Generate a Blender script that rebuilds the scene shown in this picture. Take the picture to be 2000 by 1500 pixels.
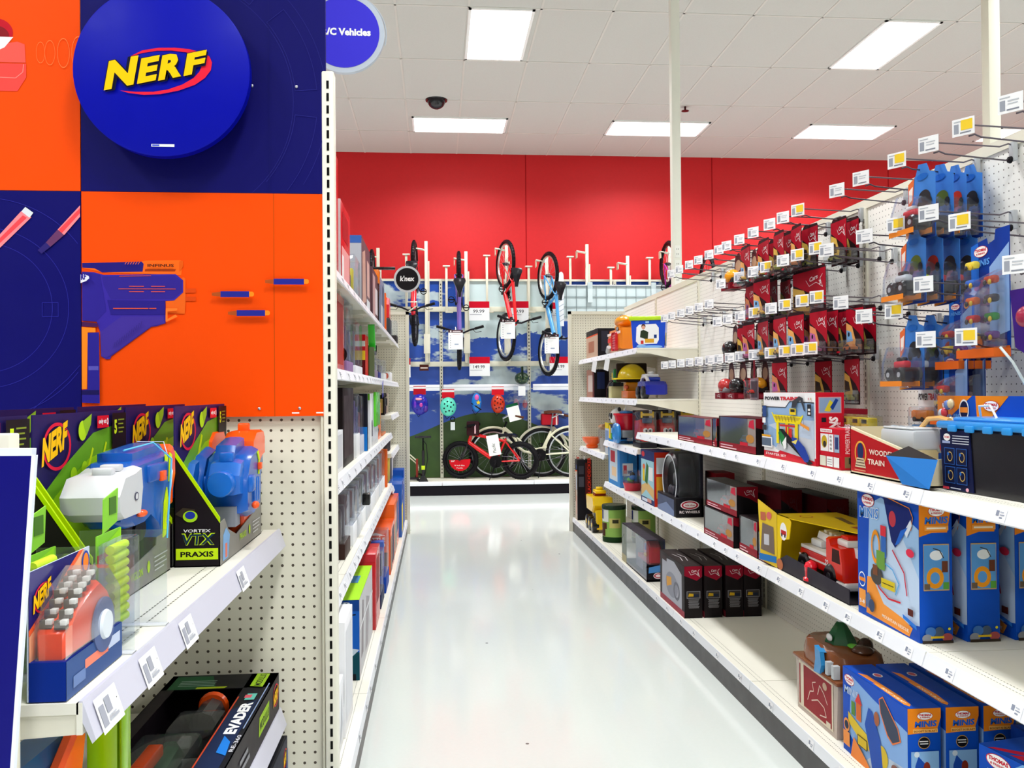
import bpy, bmesh, math, random
from mathutils import Vector, Matrix
random.seed(7)
PI = math.pi
for o in list(bpy.data.objects): bpy.data.objects.remove(o, do_unlink=True)
SC = bpy.context.scene; COL = SC.collection
# ---------------- camera, world, exposure ----------------
cd = bpy.data.cameras.new('camera'); cam = bpy.data.objects.new('camera', cd); COL.objects.link(cam)
cd.sensor_width = 36; cd.lens = 30.6; cd.clip_start = .05; cd.clip_end = 100
YAW = math.atan(147/1700); PITCH = .0080; ROLL = .008
cam.matrix_world = Matrix.Translation((0,0,1.4)) @ (Matrix.Rotation(-YAW,4,'Z') @ Matrix.Rotation(PI/2+PITCH,4,'X') @ Matrix.Rotation(-ROLL,4,'Z'))
SC.camera = cam
W = bpy.data.worlds.new('world'); SC.world = W; W.use_nodes = True
W.node_tree.nodes['Background'].inputs[0].default_value = (.95,.97,1,1)
W.node_tree.nodes['Background'].inputs[1].default_value = .0
vs = SC.view_settings; vs.view_transform = 'Standard'; vs.look = 'None'; vs.gamma = 1; vs.use_curve_mapping = False; vs.exposure = 0.10
LAMP_STRENGTH = 4.0; LAMP_WATTS = 63     # troffer diffusers and the light their tubes throw down

# ---------------- materials ----------------
MATS = {}
def lin(c):
    c = c/255.
    return c/12.92 if c <= .04045 else ((c+.055)/1.055)**2.4
def rgb(h):
    return (lin(int(h[0:2],16)), lin(int(h[2:4],16)), lin(int(h[4:6],16)), 1)
def mat(key):
    """'rrggbb' plain paint/print, suffix: g glossy plastic, m metal, c clear sheet, r rough"""
    if key in MATS: return MATS[key]
    m = bpy.data.materials.new(key); m.use_nodes = True; MATS[key] = m
    nt = m.node_tree; b = nt.nodes['Principled BSDF']
    hx, suf = key[:6], key[6:]
    b.inputs['Base Color'].default_value = rgb(hx)
    b.inputs['Roughness'].default_value = {'g':.22,'m':.3,'r':.75,'s':.35}.get(suf, .45)
    b.inputs['Specular IOR Level'].default_value = .5 if suf in ('g','m','s') else .12
    if suf == 'm': b.inputs['Metallic'].default_value = .85
    if suf == 'c':
        nt.nodes.remove(b); out = nt.nodes['Material Output']
        tr = nt.nodes.new('ShaderNodeBsdfTransparent'); tr.inputs[0].default_value = rgb(hx)
        gl = nt.nodes.new('ShaderNodeBsdfGlossy'); gl.inputs['Roughness'].default_value = .08
        gl.inputs[0].default_value = (1,1,1,1)
        df = nt.nodes.new('ShaderNodeBsdfDiffuse'); df.inputs[0].default_value = (.9,.92,.95,1)
        lw = nt.nodes.new('ShaderNodeLayerWeight'); lw.inputs[0].default_value = .35
        mr = nt.nodes.new('ShaderNodeMapRange'); mr.inputs[3].default_value = .035; mr.inputs[4].default_value = .38
        nt.links.new(lw.outputs['Fresnel'], mr.inputs[0])
        mx = nt.nodes.new('ShaderNodeMixShader'); nt.links.new(mr.outputs[0], mx.inputs[0])
        nt.links.new(tr.outputs[0], mx.inputs[1]); nt.links.new(gl.outputs[0], mx.inputs[2])
        m2 = nt.nodes.new('ShaderNodeMixShader'); m2.inputs[0].default_value = .025
        nt.links.new(mx.outputs[0], m2.inputs[1]); nt.links.new(df.outputs[0], m2.inputs[2])
        nt.links.new(m2.outputs[0], out.inputs[0])
        return m
    if suf in ('g','','s'):
        # faint procedural mottling so that no surface is one dead flat value
        tc = nt.nodes.new('ShaderNodeTexCoord'); nz = nt.nodes.new('ShaderNodeTexNoise'); nz.inputs['Scale'].default_value = 14
        nt.links.new(tc.outputs['Object'], nz.inputs['Vector'])
        mr = nt.nodes.new('ShaderNodeMapRange'); r = b.inputs['Roughness'].default_value
        mr.inputs[3].default_value = r*.8; mr.inputs[4].default_value = r*1.25
        nt.links.new(nz.outputs[0], mr.inputs[0]); nt.links.new(mr.outputs[0], b.inputs['Roughness'])
    return m
def newmat(name):
    m = bpy.data.materials.new(name); m.use_nodes = True; MATS[name] = m
    return m, m.node_tree, m.node_tree.nodes['Principled BSDF']
def mth(nt, op, a, b=None):
    n = nt.nodes.new('ShaderNodeMath'); n.operation = op
    for i, x in enumerate((a, b)):
        if x is None: continue
        if hasattr(x, 'links'): nt.links.new(x, n.inputs[i])
        else: n.inputs[i].default_value = x
    return n.outputs[0]
def mixc(nt, fac, a, b):
    n = nt.nodes.new('ShaderNodeMix'); n.data_type = 'RGBA'
    if hasattr(fac,'links'): nt.links.new(fac, n.inputs[0])
    else: n.inputs[0].default_value = fac
    for x, i in ((a,6),(b,7)):
        if hasattr(x,'links'): nt.links.new(x, n.inputs[i])
        else: n.inputs[i].default_value = x
    return n.outputs[2]
def pegboard(name, hexc, ax, pitch=.0254, rad=.135, hole='3a3029'):
    m, nt, b = newmat(name)
    tc = nt.nodes.new('ShaderNodeTexCoord'); s = nt.nodes.new('ShaderNodeSeparateXYZ'); nt.links.new(tc.outputs['Object'], s.inputs[0])
    d = []
    for k in ax:
        f = mth(nt,'FRACT', mth(nt,'DIVIDE', s.outputs[k], pitch)); f = mth(nt,'SUBTRACT', f, .5); d.append(mth(nt,'MULTIPLY', f, f))
    r = mth(nt,'SQRT', mth(nt,'ADD', d[0], d[1])); msk = mth(nt,'LESS_THAN', r, rad)
    nz = nt.nodes.new('ShaderNodeTexNoise'); nz.inputs['Scale'].default_value = 3; nt.links.new(tc.outputs['Object'], nz.inputs[0])
    c = rgb(hexc); base = mixc(nt, nz.outputs[0], c, (c[0]*.93,c[1]*.92,c[2]*.9,1))
    nt.links.new(mixc(nt, msk, base, rgb(hole)), b.inputs['Base Color']); b.inputs['Roughness'].default_value = .55
    bp = nt.nodes.new('ShaderNodeBump'); bp.inputs['Strength'].default_value = .5; bp.inputs['Distance'].default_value = .002; bp.invert = True
    nt.links.new(msk, bp.inputs['Height']); nt.links.new(bp.outputs[0], b.inputs['Normal'])
    return m
pegboard('peg_x', 'e9e5d4', (0,2), hole='4a3f33')
pegboard('peg_y', 'faf8f2', (1,2), hole='6a6258', rad=.10)
# perforated shelf deck (two dashed slot lines near the front)
def mk_floor():
    m, nt, b = newmat('floor_tile')
    tc = nt.nodes.new('ShaderNodeTexCoord')
    n1 = nt.nodes.new('ShaderNodeTexNoise'); n1.inputs['Scale'].default_value = 1.1; n1.inputs['Detail'].default_value = 3
    n2 = nt.nodes.new('ShaderNodeTexNoise'); n2.inputs['Scale'].default_value = 60; n2.inputs['Detail'].default_value = 4
    mp = nt.nodes.new('ShaderNodeMapping'); mp.inputs['Scale'].default_value = (6,.35,1)
    n3 = nt.nodes.new('ShaderNodeTexNoise'); n3.inputs['Scale'].default_value = 1.6
    vo = nt.nodes.new('ShaderNodeTexVoronoi'); vo.inputs['Scale'].default_value = 3.2
    for n in (n1,n2,vo): nt.links.new(tc.outputs['Object'], n.inputs['Vector'])
    nt.links.new(tc.outputs['Object'], mp.inputs[0]); nt.links.new(mp.outputs[0], n3.inputs['Vector'])
    c = mixc(nt, n1.outputs[0], rgb('e6ebe6'), rgb('dbe2dd'))
    c = mixc(nt, mth(nt,'MULTIPLY', n2.outputs[0], .35), c, rgb('f2f4f0'))
    c = mixc(nt, mth(nt,'MULTIPLY', n3.outputs[0], .3), c, rgb('cfdad8'))
    spk = mth(nt,'LESS_THAN', vo.outputs['Distance'], .028)
    c = mixc(nt, spk, c, rgb('6b6d6a'))
    nt.links.new(c, b.inputs['Base Color'])
    mr = nt.nodes.new('ShaderNodeMapRange'); mr.inputs[3].default_value = .06; mr.inputs[4].default_value = .16
    nt.links.new(n3.outputs[0], mr.inputs[0]); nt.links.new(mr.outputs[0], b.inputs['Roughness'])
    b.inputs['IOR'].default_value = 1.5
mk_floor()
def mk_ceiling():
    m, nt, b = newmat('ceiling_tile')
    tc = nt.nodes.new('ShaderNodeTexCoord'); nz = nt.nodes.new('ShaderNodeTexNoise'); nz.inputs['Scale'].default_value = 90; nz.inputs['Detail'].default_value = 3
    nt.links.new(tc.outputs['Object'], nz.inputs[0])
    nt.links.new(mixc(nt, nz.outputs[0], rgb('c2c1bb'), rgb('cccbc6')), b.inputs['Base Color']); b.inputs['Roughness'].default_value = .9
mk_ceiling()
def mk_red():
    m, nt, b = newmat('red_wall')
    tc = nt.nodes.new('ShaderNodeTexCoord'); nz = nt.nodes.new('ShaderNodeTexNoise'); nz.inputs['Scale'].default_value = 25; nz.inputs['Detail'].default_value = 5
    nt.links.new(tc.outputs['Object'], nz.inputs[0])
    nt.links.new(mixc(nt, nz.outputs[0], rgb('d00914'), rgb('c60710')), b.inputs['Base Color']); b.inputs['Roughness'].default_value = .6
mk_red()
m, nt, b = newmat('lamp_panel'); b.inputs['Base Color'].default_value = (1,1,1,1)
b.inputs['Emission Color'].default_value = (1,.985,.96,1); b.inputs['Emission Strength'].default_value = LAMP_STRENGTH
CREAM = 'e8e4d3'; RAIL = 'eef0f6s'; DECK = 'ece9dc'

# ---------------- mesh builder ----------------
TXT = {}
def text_mesh(s, bold=.02, shear=0):
    k = (s,bold,shear)
    if k not in TXT:
        cu = bpy.data.curves.new('txt','FONT'); cu.body = s; cu.size = 1; cu.offset = bold; cu.resolution_u = 2; cu.shear = shear; cu.fill_mode = 'FRONT'
        ob = bpy.data.objects.new('txt', cu); me = bpy.data.meshes.new_from_object(ob)
        vs_ = [v.co.copy() for v in me.vertices]; fs = [tuple(p.vertices) for p in me.polygons]
        x0 = min(v.x for v in vs_); x1 = max(v.x for v in vs_); y0 = min(v.y for v in vs_); y1 = max(v.y for v in vs_)
        TXT[k] = ([((v.x-x0)/(x1-x0), (v.y-y0)/(y1-y0)) for v in vs_], fs, (x1-x0)/(y1-y0))
        bpy.data.objects.remove(ob); bpy.data.curves.remove(cu); bpy.data.meshes.remove(me)
    return TXT[k]
class MB:
    def __init__(s): s.v=[]; s.f=[]; s.m=[]; s.sm=[]; s.keys=[]; s.T=Matrix.Identity(4)
    def k(s, key):
        if key not in s.keys: s.keys.append(key)
        return s.keys.index(key)
    def add(s, vs_, fs, key, smooth=False):
        n=len(s.v); s.v += [s.T @ Vector(p) for p in vs_]; k=s.k(key)
        for f in fs: s.f.append(tuple(n+i for i in f)); s.m.append(k); s.sm.append(smooth)
        return s
    def box(s, x0,x1,y0,y1,z0,z1,key,bev=0):
        if bev>0:
            b=bmesh.new(); bmesh.ops.create_cube(b,size=1)
            for v in b.verts: v.co=Vector(((x0+x1)/2+v.co.x*(x1-x0),(y0+y1)/2+v.co.y*(y1-y0),(z0+z1)/2+v.co.z*(z1-z0)))
            bmesh.ops.bevel(b,geom=b.edges[:],offset=bev,segments=2,profile=.5,affect='EDGES')
            b.verts.index_update(); s.add([v.co.copy() for v in b.verts],[tuple(v.index for v in f.verts) for f in b.faces],key,True); b.free(); return s
        v=[(x,y,z) for x in (x0,x1) for y in (y0,y1) for z in (z0,z1)]
        return s.add(v,[(0,1,3,2),(4,6,7,5),(0,4,5,1),(2,3,7,6),(0,2,6,4),(1,5,7,3)],key)
    def poly(s, pts, key): return s.add(pts,[tuple(range(len(pts)))],key)
    def prism(s, pts, ax, a, b, key, smooth=False):
        """2D outline pts extruded along axis ax from a to b"""
        def P(p,t):
            return {'x':(t,p[0],p[1]),'y':(p[0],t,p[1]),'z':(p[0],p[1],t)}[ax]
        n=len(pts); v=[P(p,a) for p in pts]+[P(p,b) for p in pts]
        fs=[tuple(range(n))[::-1],tuple(range(n,2*n))]+[(i,(i+1)%n,n+(i+1)%n,n+i) for i in range(n)]
        return s.add(v,fs,key,smooth)
    def tube(s, pts, r, key, seg=8, caps=True):
        pts=[Vector(p) for p in pts]; rr=r if isinstance(r,(list,tuple)) else [r]*len(pts)
        vs_=[];fs=[]; up=None
        for i,p in enumerate(pts):
            d=(pts[min(i+1,len(pts)-1)]-pts[max(i-1,0)]).normalized()
            if up is None or abs(d.dot(up))>.98: up = Vector((0,0,1)) if abs(d.z)<.9 else Vector((1,0,0))
            a=d.cross(up).normalized(); b=a.cross(d).normalized(); up=b
            for j in range(seg):
                t=2*PI*j/seg; vs_.append(p+(a*math.cos(t)+b*math.sin(t))*rr[i])
        for i in range(len(pts)-1):
            for j in range(seg): fs.append((i*seg+j,i*seg+(j+1)%seg,(i+1)*seg+(j+1)%seg,(i+1)*seg+j))
        if caps: fs.append(tuple(range(seg))[::-1]); n=(len(pts)-1)*seg; fs.append(tuple(range(n,n+seg)))
        return s.add(vs_,fs,key,True)
    def lathe(s, prof, c, key, ax='z', seg=20, sc=(1,1)):
        """prof: (r,h) list turned around an axis through c"""
        vs_=[];fs=[];c=Vector(c)
        for r,h in prof:
            for j in range(seg):
                t=2*PI*j/seg; a,b_=r*math.cos(t)*sc[0],r*math.sin(t)*sc[1]
                vs_.append(c+Vector({'z':(a,b_,h),'x':(h,a,b_),'y':(a,h,b_)}[ax]))
        for i in range(len(prof)-1):
            for j in range(seg): fs.append((i*seg+j,i*seg+(j+1)%seg,(i+1)*seg+(j+1)%seg,(i+1)*seg+j))
        ring_=(prof[0]==prof[-1])
        if prof[0][0]>1e-4 and not ring_: fs.append(tuple(range(seg))[::-1])
        if prof[-1][0]>1e-4 and not ring_: n=(len(prof)-1)*seg; fs.append(tuple(range(n,n+seg)))
        return s.add(vs_,fs,key,True)
    def ell(s, c, r, key, seg=14, rings=8, lo=-1, hi=1):
        pr=[]
        for i in range(rings+1):
            h=lo+(hi-lo)*i/rings; h=math.sin(h*PI/2); pr.append((math.sqrt(max(0,1-h*h))*1.0,h))
        vs_=[];fs=[]
        for q,h in pr:
            q=max(q,1e-3)
            for j in range(seg):
                t=2*PI*j/seg; vs_.append((c[0]+q*math.cos(t)*r[0],c[1]+q*math.sin(t)*r[1],c[2]+h*r[2]))
        for i in range(rings):
            for j in range(seg): fs.append((i*seg+j,i*seg+(j+1)%seg,(i+1)*seg+(j+1)%seg,(i+1)*seg+j))
        fs.append(tuple(range(seg))[::-1]); n=rings*seg; fs.append(tuple(range(n,n+seg)))
        return s.add(vs_,fs,key,True)
    def torus(s, c, R_, r, key, ax='x', seg=36, ss=8, sc=(1,1)):
        vs_=[];fs=[];c=Vector(c)
        for i in range(seg):
            t=2*PI*i/seg
            for j in range(ss):
                u=2*PI*j/ss; q=R_+r*math.cos(u); h=r*math.sin(u); a,b_=q*math.cos(t)*sc[0],q*math.sin(t)*sc[1]
                vs_.append(c+Vector({'z':(a,b_,h),'x':(h,a,b_),'y':(a,h,b_)}[ax]))
        for i in range(seg):
            for j in range(ss): fs.append((i*ss+j,i*ss+(j+1)%ss,((i+1)%seg)*ss+(j+1)%ss,((i+1)%seg)*ss+j))
        return s.add(vs_,fs,key,True)
    # ---- printed art on a flat face: o origin (lower left), ux/uy unit vectors; coords in metres
    def art(s, o, ux, uy, items, w=1, h=1):
        o=Vector(o);ux=Vector(ux);uy=Vector(uy);n=ux.cross(uy).normalized()
        for L,it in enumerate(items):
            off=n*(.0006+.00022*L)
            P=lambda x,y: o+ux*(x*w)+uy*(y*h)+off
            t=it[0]
            if t=='r': _,x0,y0,x1,y1,c=it; s.poly([P(x0,y0),P(x1,y0),P(x1,y1),P(x0,y1)],c)
            elif t=='p': s.poly([P(*q) for q in it[1]],it[2])
            elif t=='e':
                _,cx,cy,rx,ry,c=it; s.poly([P(cx+rx*math.cos(2*PI*i/24),cy+ry*math.sin(2*PI*i/24)) for i in range(24)],c)
            elif t=='ring':
                _,cx,cy,rx,ry,q,c=it; N=40
                vs_=[P(cx+rx*k_*math.cos(2*PI*i/N),cy+ry*k_*math.sin(2*PI*i/N)) for i in range(N) for k_ in (1,q)]
                s.add(vs_,[(2*i,2*((i+1)%N),2*((i+1)%N)+1,2*i+1) for i in range(N)],c)
            elif t=='l':
                _,pts,wd,c=it
                for (ax_,ay),(bx_,by) in zip(pts[:-1],pts[1:]):
                    A=Vector((ax_*w,ay*h));B=Vector((bx_*w,by*h));d=(B-A)
                    if d.length<1e-9: continue
                    q=Vector((-d.y,d.x)).normalized()*wd/2
                    s.poly([o+ux*p.x+uy*p.y+off for p in (A-q,B-q,B+q,A+q)],c)
            elif t=='t':   # text: x,y lower left; tw,th size (fractions); color; rotation deg; shear
                _,txt,x,y,tw,th,c=it[:7]; rot=math.radians(it[7]) if len(it)>7 else 0; sh=it[8] if len(it)>8 else 0; bold=it[9] if len(it)>9 else .02
                vs2,fs,asp=text_mesh(txt,bold,0)
                Wm,Hm=tw*w,th*h
                pts=[]
                for (a,b_) in vs2:
                    xx=a*Wm+sh*b_*Hm; yy=b_*Hm
                    pts.append(o+ux*(x*w+xx*math.cos(rot)-yy*math.sin(rot))+uy*(y*h+xx*math.sin(rot)+yy*math.cos(rot))+off)
                s.add(pts,fs,c)
        return s
    def obj(s, name, parent=None, kind=None, label=None):
        me=bpy.data.meshes.new(name); me.from_pydata([tuple(v) for v in s.v],[],s.f)
        for k_ in s.keys: me.materials.append(MATS[k_] if k_ in MATS else mat(k_))
        me.polygons.foreach_set('material_index',s.m); me.polygons.foreach_set('use_smooth',s.sm)
        me.update()
        if any(s.sm):
            try: me.set_sharp_from_angle(angle=math.radians(40))
            except Exception: pass
        o=bpy.data.objects.new(name,me); COL.objects.link(o)
        if parent: o.parent=parent
        if kind: o['kind']=kind
        if label: o['label']=label
        return o
def tag(o, label, cat, group=None):
    o['label']=label; o['category']=cat
    if group: o['group']=group
    return o
def thing(name, label, cat, loc=(0,0,0), rz=0, group=None):
    o=bpy.data.objects.new(name,None); COL.objects.link(o); o.empty_display_size=.05
    o.location=loc; o.rotation_euler=(0,0,rz)
    return tag(o,label,cat,group)
def dup(root, loc=None, rot=None, label=None, group=None):
    r=root.copy(); COL.objects.link(r)
    if loc is not None: r.location=loc
    if rot is not None: r.rotation_euler=rot if isinstance(rot,(tuple,list)) else (0,0,rot)
    if label: r['label']=label
    if group: r['group']=group
    for ch in list(root.children):
        c=ch.copy(); COL.objects.link(c); c.parent=r
        for g in list(ch.children):
            d=g.copy(); COL.objects.link(d); d.parent=c
    return r
# ======================= ROOM =======================
CZ=4.78; WY=12.37; XL,XR,YB=-9.0,11.0,-5.0
def struct(name, mb): return mb.obj(name, kind='structure')
struct('floor', MB().box(XL,XR,YB,WY+.2,-.05,0,'floor_tile'))
mb=MB().box(XL,XR,YB,WY+.2,CZ,CZ+.05,'ceiling_tile')
struct('ceiling', mb)
mb=MB()
TX,TY=.644,1.235
gx0=.305; gy0=11.33
x=gx0-TX*14
while x<XR:
    mb.box(x-.010,x+.010,YB,WY,CZ-.004,CZ+.001,'d2cfc8'); x+=TX
y=gy0-TY*13
while y<WY:
    mb.box(XL,XR,y-.010,y+.010,CZ-.004,CZ+.001,'d2cfc8'); y+=TY
struct('trim_1', mb)          # T-bar grid of the suspended ceiling
mb=MB().box(XL,XR,WY,WY+.1,0,CZ,'red_wall')
struct('wall_back', mb)
mb=MB()
for x in (1.29,4.02,-1.4,6.7): mb.box(x-.006,x+.006,WY-.004,WY,2.9,CZ,'a0060f')
struct('trim_2', mb)          # panel joints of the red wall
struct('wall_left', MB().box(XL-.1,XL,YB,WY,0,CZ,'8f8b86'))
struct('wall_right', MB().box(XR,XR+.1,YB,WY,0,CZ,'8f8b86'))
struct('wall_front', MB().box(XL,XR,YB-.1,YB,0,CZ,'8f8b86'))
# ---- troffers
def troffer(x0,x1,y0,y1,label):
    t=thing('ceiling_light',label,'ceiling light',((x0+x1)/2,(y0+y1)/2,CZ),0,'recessed troffers')
    w,d=(x1-x0)/2,(y1-y0)/2
    f=MB()
    for a in ((-w,w,-d,-d+.025),(-w,w,d-.025,d),(-w,-w+.025,-d,d),(w-.025,w,-d,d)): f.box(*a,-.014,.0,'f2f2f0')
    f.obj('frame',t)
    MB().box(-w+.025,w-.025,-d+.025,d-.025,-.010,-.006,'lamp_panel').obj('diffuser',t)
    ld=bpy.data.lights.new('tube_light','AREA'); ld.shape='RECTANGLE'; ld.size=2*w-.08; ld.size_y=2*d-.08; ld.energy=LAMP_WATTS*(.80 if y0>7 else 1.04); ld.spread=math.radians(142); ld.color=(.965,.985,1)
    lo=bpy.data.objects.new('tube_light',ld); COL.objects.link(lo); lo.location=(0,0,-.016); lo.parent=t
    return t
vis=[(-.283,.906,10.72,11.33,'four-foot ceiling troffer by the red wall, just behind the black dome camera'),
 (.305,.895,7.63,8.82,'lengthways ceiling troffer straight above the aisle, large and bright near the top centre'),
 (4.13,4.68,7.63,8.82,'lengthways ceiling troffer above the toy hooks at upper right'),
 (2.22,3.48,10.72,11.33,'ceiling troffer by the red wall crossed by the thin cream pole'),
 (4.78,5.93,10.72,11.33,'ceiling troffer by the red wall right of the thin cream pole'),
 (7.35,8.6,10.72,11.33,'rightmost ceiling troffer by the red wall, seen over the pegboard top')]
for a in vis: troffer(*a)
for yy in (3.5,-.6,-3.6):
    for xx in (-7.2,-3.4,.3,4.13,7.9): troffer(xx,xx+.59,yy,yy+1.19,'troffer out of view in the ceiling grid')
for xx in (-7.2,-3.4,7.9): troffer(xx,xx+.59,7.63,8.82,'troffer out of view in the ceiling grid, deep row')
troffer(-7.5,-6.3,10.72,11.33,'troffer out of view by the red wall'); troffer(-4,-2.8,10.72,11.33,'second troffer out of view by the red wall')
# dome camera and sprinkler
t=thing('dome_camera','black dome security camera on the ceiling in front of a troffer','camera',(.02,10.1,CZ))
MB().lathe([(.0,-.012),(.125,-.012),(.13,0)],(0,0,0),'1c191dg').obj('base_plate',t)
MB().ell((0,0,-.012),(.105,.105,.095),'17141ag',lo=-1,hi=0,rings=6).obj('dome',t)
t=thing('sprinkler_head','small dark sprinkler head on the ceiling beside the thin pole','sprinkler',(2.98,10.15,CZ))
mb=MB().tube([(0,0,0),(0,0,-.05)],.012,'4a2024m'); mb.lathe([(.045,-.055),(.045,-.05)],(0,0,0),'4a2024m',seg=12); mb.obj('nozzle',t)
# power poles
t=thing('power_pole','cream power pole with outlets rising from the hook wall to the ceiling','pole',(1.955,6.95,0))
MB().box(-.036,.036,-.036,.036,0,CZ,'efeee2',.004).obj('pole',t)
for z in (2.52,2.40,2.27):
    p=MB().box(-.024,.024,-.041,-.036,z-.05,z+.05,'f4f3ec',.002)
    for q in (-.02,.02):
        for u in (-.007,.007): p.box(u-.0015,u+.0015,-.0425,-.041,z+q-.006,z+q+.006,'3a3634')
    p.obj('outlet',t)
t=thing('power_pole','plain cream power pole at upper right behind the pegboard','pole',(3.3,4.9,0))
MB().box(-.036,.036,-.036,.036,0,CZ,'e6e3d2',.004).obj('pole',t)
MB().box(-.04,.04,-.04,.04,CZ-1.0,CZ,'cfc8ae',.004).obj('sleeve',t)
# ======================= GONDOLAS =======================
def slots(mb, x, yc, z0, z1, ax, wd=.006, hh=.020, step=.0305):
    """row of black slots on an upright; ax 'y' means face looks along -Y, '-x'/'x' face looks along X"""
    z=z0
    while z<z1:
        if ax=='y': mb.box(x-wd/2,x+wd/2,yc-.0008,yc,z,z+hh,'0c0b0a')
        else: mb.box(x,x+(.0008 if ax=='x' else -.0008),yc-wd/2,yc+wd/2,z,z+hh,'5a5346')
        z+=step
def rail_profile(xf, sgn, z):
    """price rail cross section in XZ; xf front edge X, sgn -1 = aisle is at smaller X"""
    return [(xf,z+.002),(xf+sgn*.004,z+.002),(xf+sgn*.018,z-.040),(xf+sgn*.014,z-.044),(xf,z-.012)]
def shelf(sgn, xb, xf, y0, y1, z, label, cat='shelf', near_br=True,rail=None, tags=True, grp=None, rails_only=False):
    t=thing('shelf',label,cat,(xf,y0,z),0,grp)
    def rel(mb): mb.T=Matrix.Translation((-xf,-y0,-z)); return mb
    a,b_=min(xb,xf),max(xb,xf)
    d=rel(MB()); d.box(a,b_,y0+.002,y1-.002,z-.012,z,DECK); d.box(xf-.004 if sgn<0 else xf-.002,xf+.002 if sgn<0 else xf+.004,y0+.002,y1-.002,z-.034,z,DECK)
    d.box(a+.05,b_-.05,y0+.3,y0+.36,z-.03,z-.012,CREAM); d.box(a+.05,b_-.05,y1-.36,y1-.3,z-.03,z-.012,CREAM)
    n=int((y1-y0)/.0127)
    for k,off in enumerate((.035,.055)):
        for i in range(n):
            y=y0+.01+i*.0127; xx=xf-sgn*off
            d.poly([(xx-.0012,y,z+.0004),(xx+.0012,y,z+.0004),(xx+.0012,y+.007,z+.0004),(xx-.0012,y+.007,z+.0004)],'6d6a60')
    d.obj('deck',t)
    r=rel(MB()); r.prism([(p[0],p[1]) for p in rail_profile(xf,sgn,z)],'y',y0+.003,y1-.003,rail or RAIL); r.obj('price_rail',t)
    for yy in ((y0+.004),(y1-.007)):
        q=rel(MB()); q.prism([(xb,z-.012),(xf,z-.012),(xf,z-.034),(xf-sgn*.08,z-.038),(xb,z-.12)],'y',yy,yy+.003,CREAM); q.obj('bracket',t)
    if tags:
        yy=y0+.06
        while yy<y1-.1:
            g=rel(MB()); u=Vector((sgn*.014,0,-.042)).normalized(); o=Vector((xf+sgn*.005,yy,z-.001))
            off=Vector((sgn*.0012,0,.0004)); w=.045
            A=o+off+u*.004; pts=[A,A+Vector((0,w,0)),A+Vector((0,w,0))+u*.036,A+u*.036]
            if sgn>0: pts=pts[::-1]
            g.poly(pts,'fbfbfd')
            ux=Vector((0,-1,0)) if sgn<0 else Vector((0,1,0)); oo=(A+Vector((0,w,0)) if sgn<0 else A)+u*.036
            g.art(oo,ux,-u,[('r',.006,.016,.018,.030,'8d93a5'),('r',.022,.010,.034,.014,'8d93a5'),('r',.022,.018,.04,.021,'9aa0b0'),('r',.022,.025,.036,.028,'b3b8c6')])
            g.obj('price_tag',t)
            yy+=random.choice((.17,.22,.28))
    return t
def bay(sgn, xb, xbase, y0, y1, ztop, label, pmat='peg_y', grp=None, near_up=True):
    t=thing('gondola_bay',label,'gondola bay',(0,y0,0),0,grp)
    def rel(): m_=MB(); m_.T=Matrix.Translation((0,-y0,0)); return m_
    b_=-sgn
    p=rel(); p.box(min(xb,xb+b_*.012),max(xb,xb+b_*.012),y0+.012,y1-.012,.14,ztop-.04,pmat); o=p.obj('pegboard_panel',t)
    p=rel(); p.box(min(xb-b_*.006,xb+b_*.03),max(xb-b_*.006,xb+b_*.03),y0,y1,ztop-.04,ztop,CREAM); p.obj('top_cap',t)
    p=rel(); p.box(min(xb-b_*.010,xb+b_*.02),max(xb-b_*.010,xb+b_*.02),y0-.016,y0+.016,.14,ztop-.04,CREAM); slots(p,xb-b_*.010,y0,.2,ztop-.08,'-x' if sgn<0 else 'x',.005); p.obj('upright',t)
    a,c=min(xb,xbase),max(xb,xbase)
    p=rel(); p.box(a,c,y0+.002,y1-.002,.128,.14,DECK)
    for off in (.035,.055):
        for i in range(int((y1-y0)/.0127)):
            y=y0+.01+i*.0127; xx=xbase-sgn*off
            p.poly([(xx-.0012,y,.1404),(xx+.0012,y,.1404),(xx+.0012,y+.007,.1404),(xx-.0012,y+.007,.1404)],'6d6a60')
    p.obj('base_deck',t)
    p=rel(); p.prism([(xbase,.142),(xbase+sgn*.003,.142),(xbase+sgn*.008,.100),(xbase+sgn*.005,.097),(xbase,.13)],'y',y0+.003,y1-.003,RAIL); p.obj('price_rail',t)
    yy=y0+.1
    while yy<y1-.1:
        g=rel(); u=Vector((sgn*.005,0,-.042)).normalized(); A=Vector((xbase+sgn*.0048,yy,.139))+u*.004; w=.045
        pts=[A,A+Vector((0,w,0)),A+Vector((0,w,0))+u*.034,A+u*.034]
        g.poly(pts if sgn<0 else pts[::-1],'fbfbfd')
        ux=Vector((0,-1,0)) if sgn<0 else Vector((0,1,0)); oo=(A+Vector((0,w,0)) if sgn<0 else A)+u*.034
        g.art(oo,ux,-u,[('r',.006,.014,.018,.028,'9a9fae'),('r',.022,.010,.034,.014,'9a9fae'),('r',.022,.018,.04,.021,'a8adba')])
        g.obj('price_tag',t); yy+=random.choice((.24,.31,.38))
    p=rel(); p.box(min(xbase+sgn*.001,xbase-sgn*.03),max(xbase+sgn*.001,xbase-sgn*.03),y0,y1,0,.0975,'262022s'); p.obj('kick_plate',t)
    return t
RY=[-.0,1.22,2.44,3.66,4.88,6.10,7.32,8.58]
RX=1.88; RB=1.34; RS=1.425
nm=['nearest','second','third','fourth','fifth','farthest']
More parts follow.
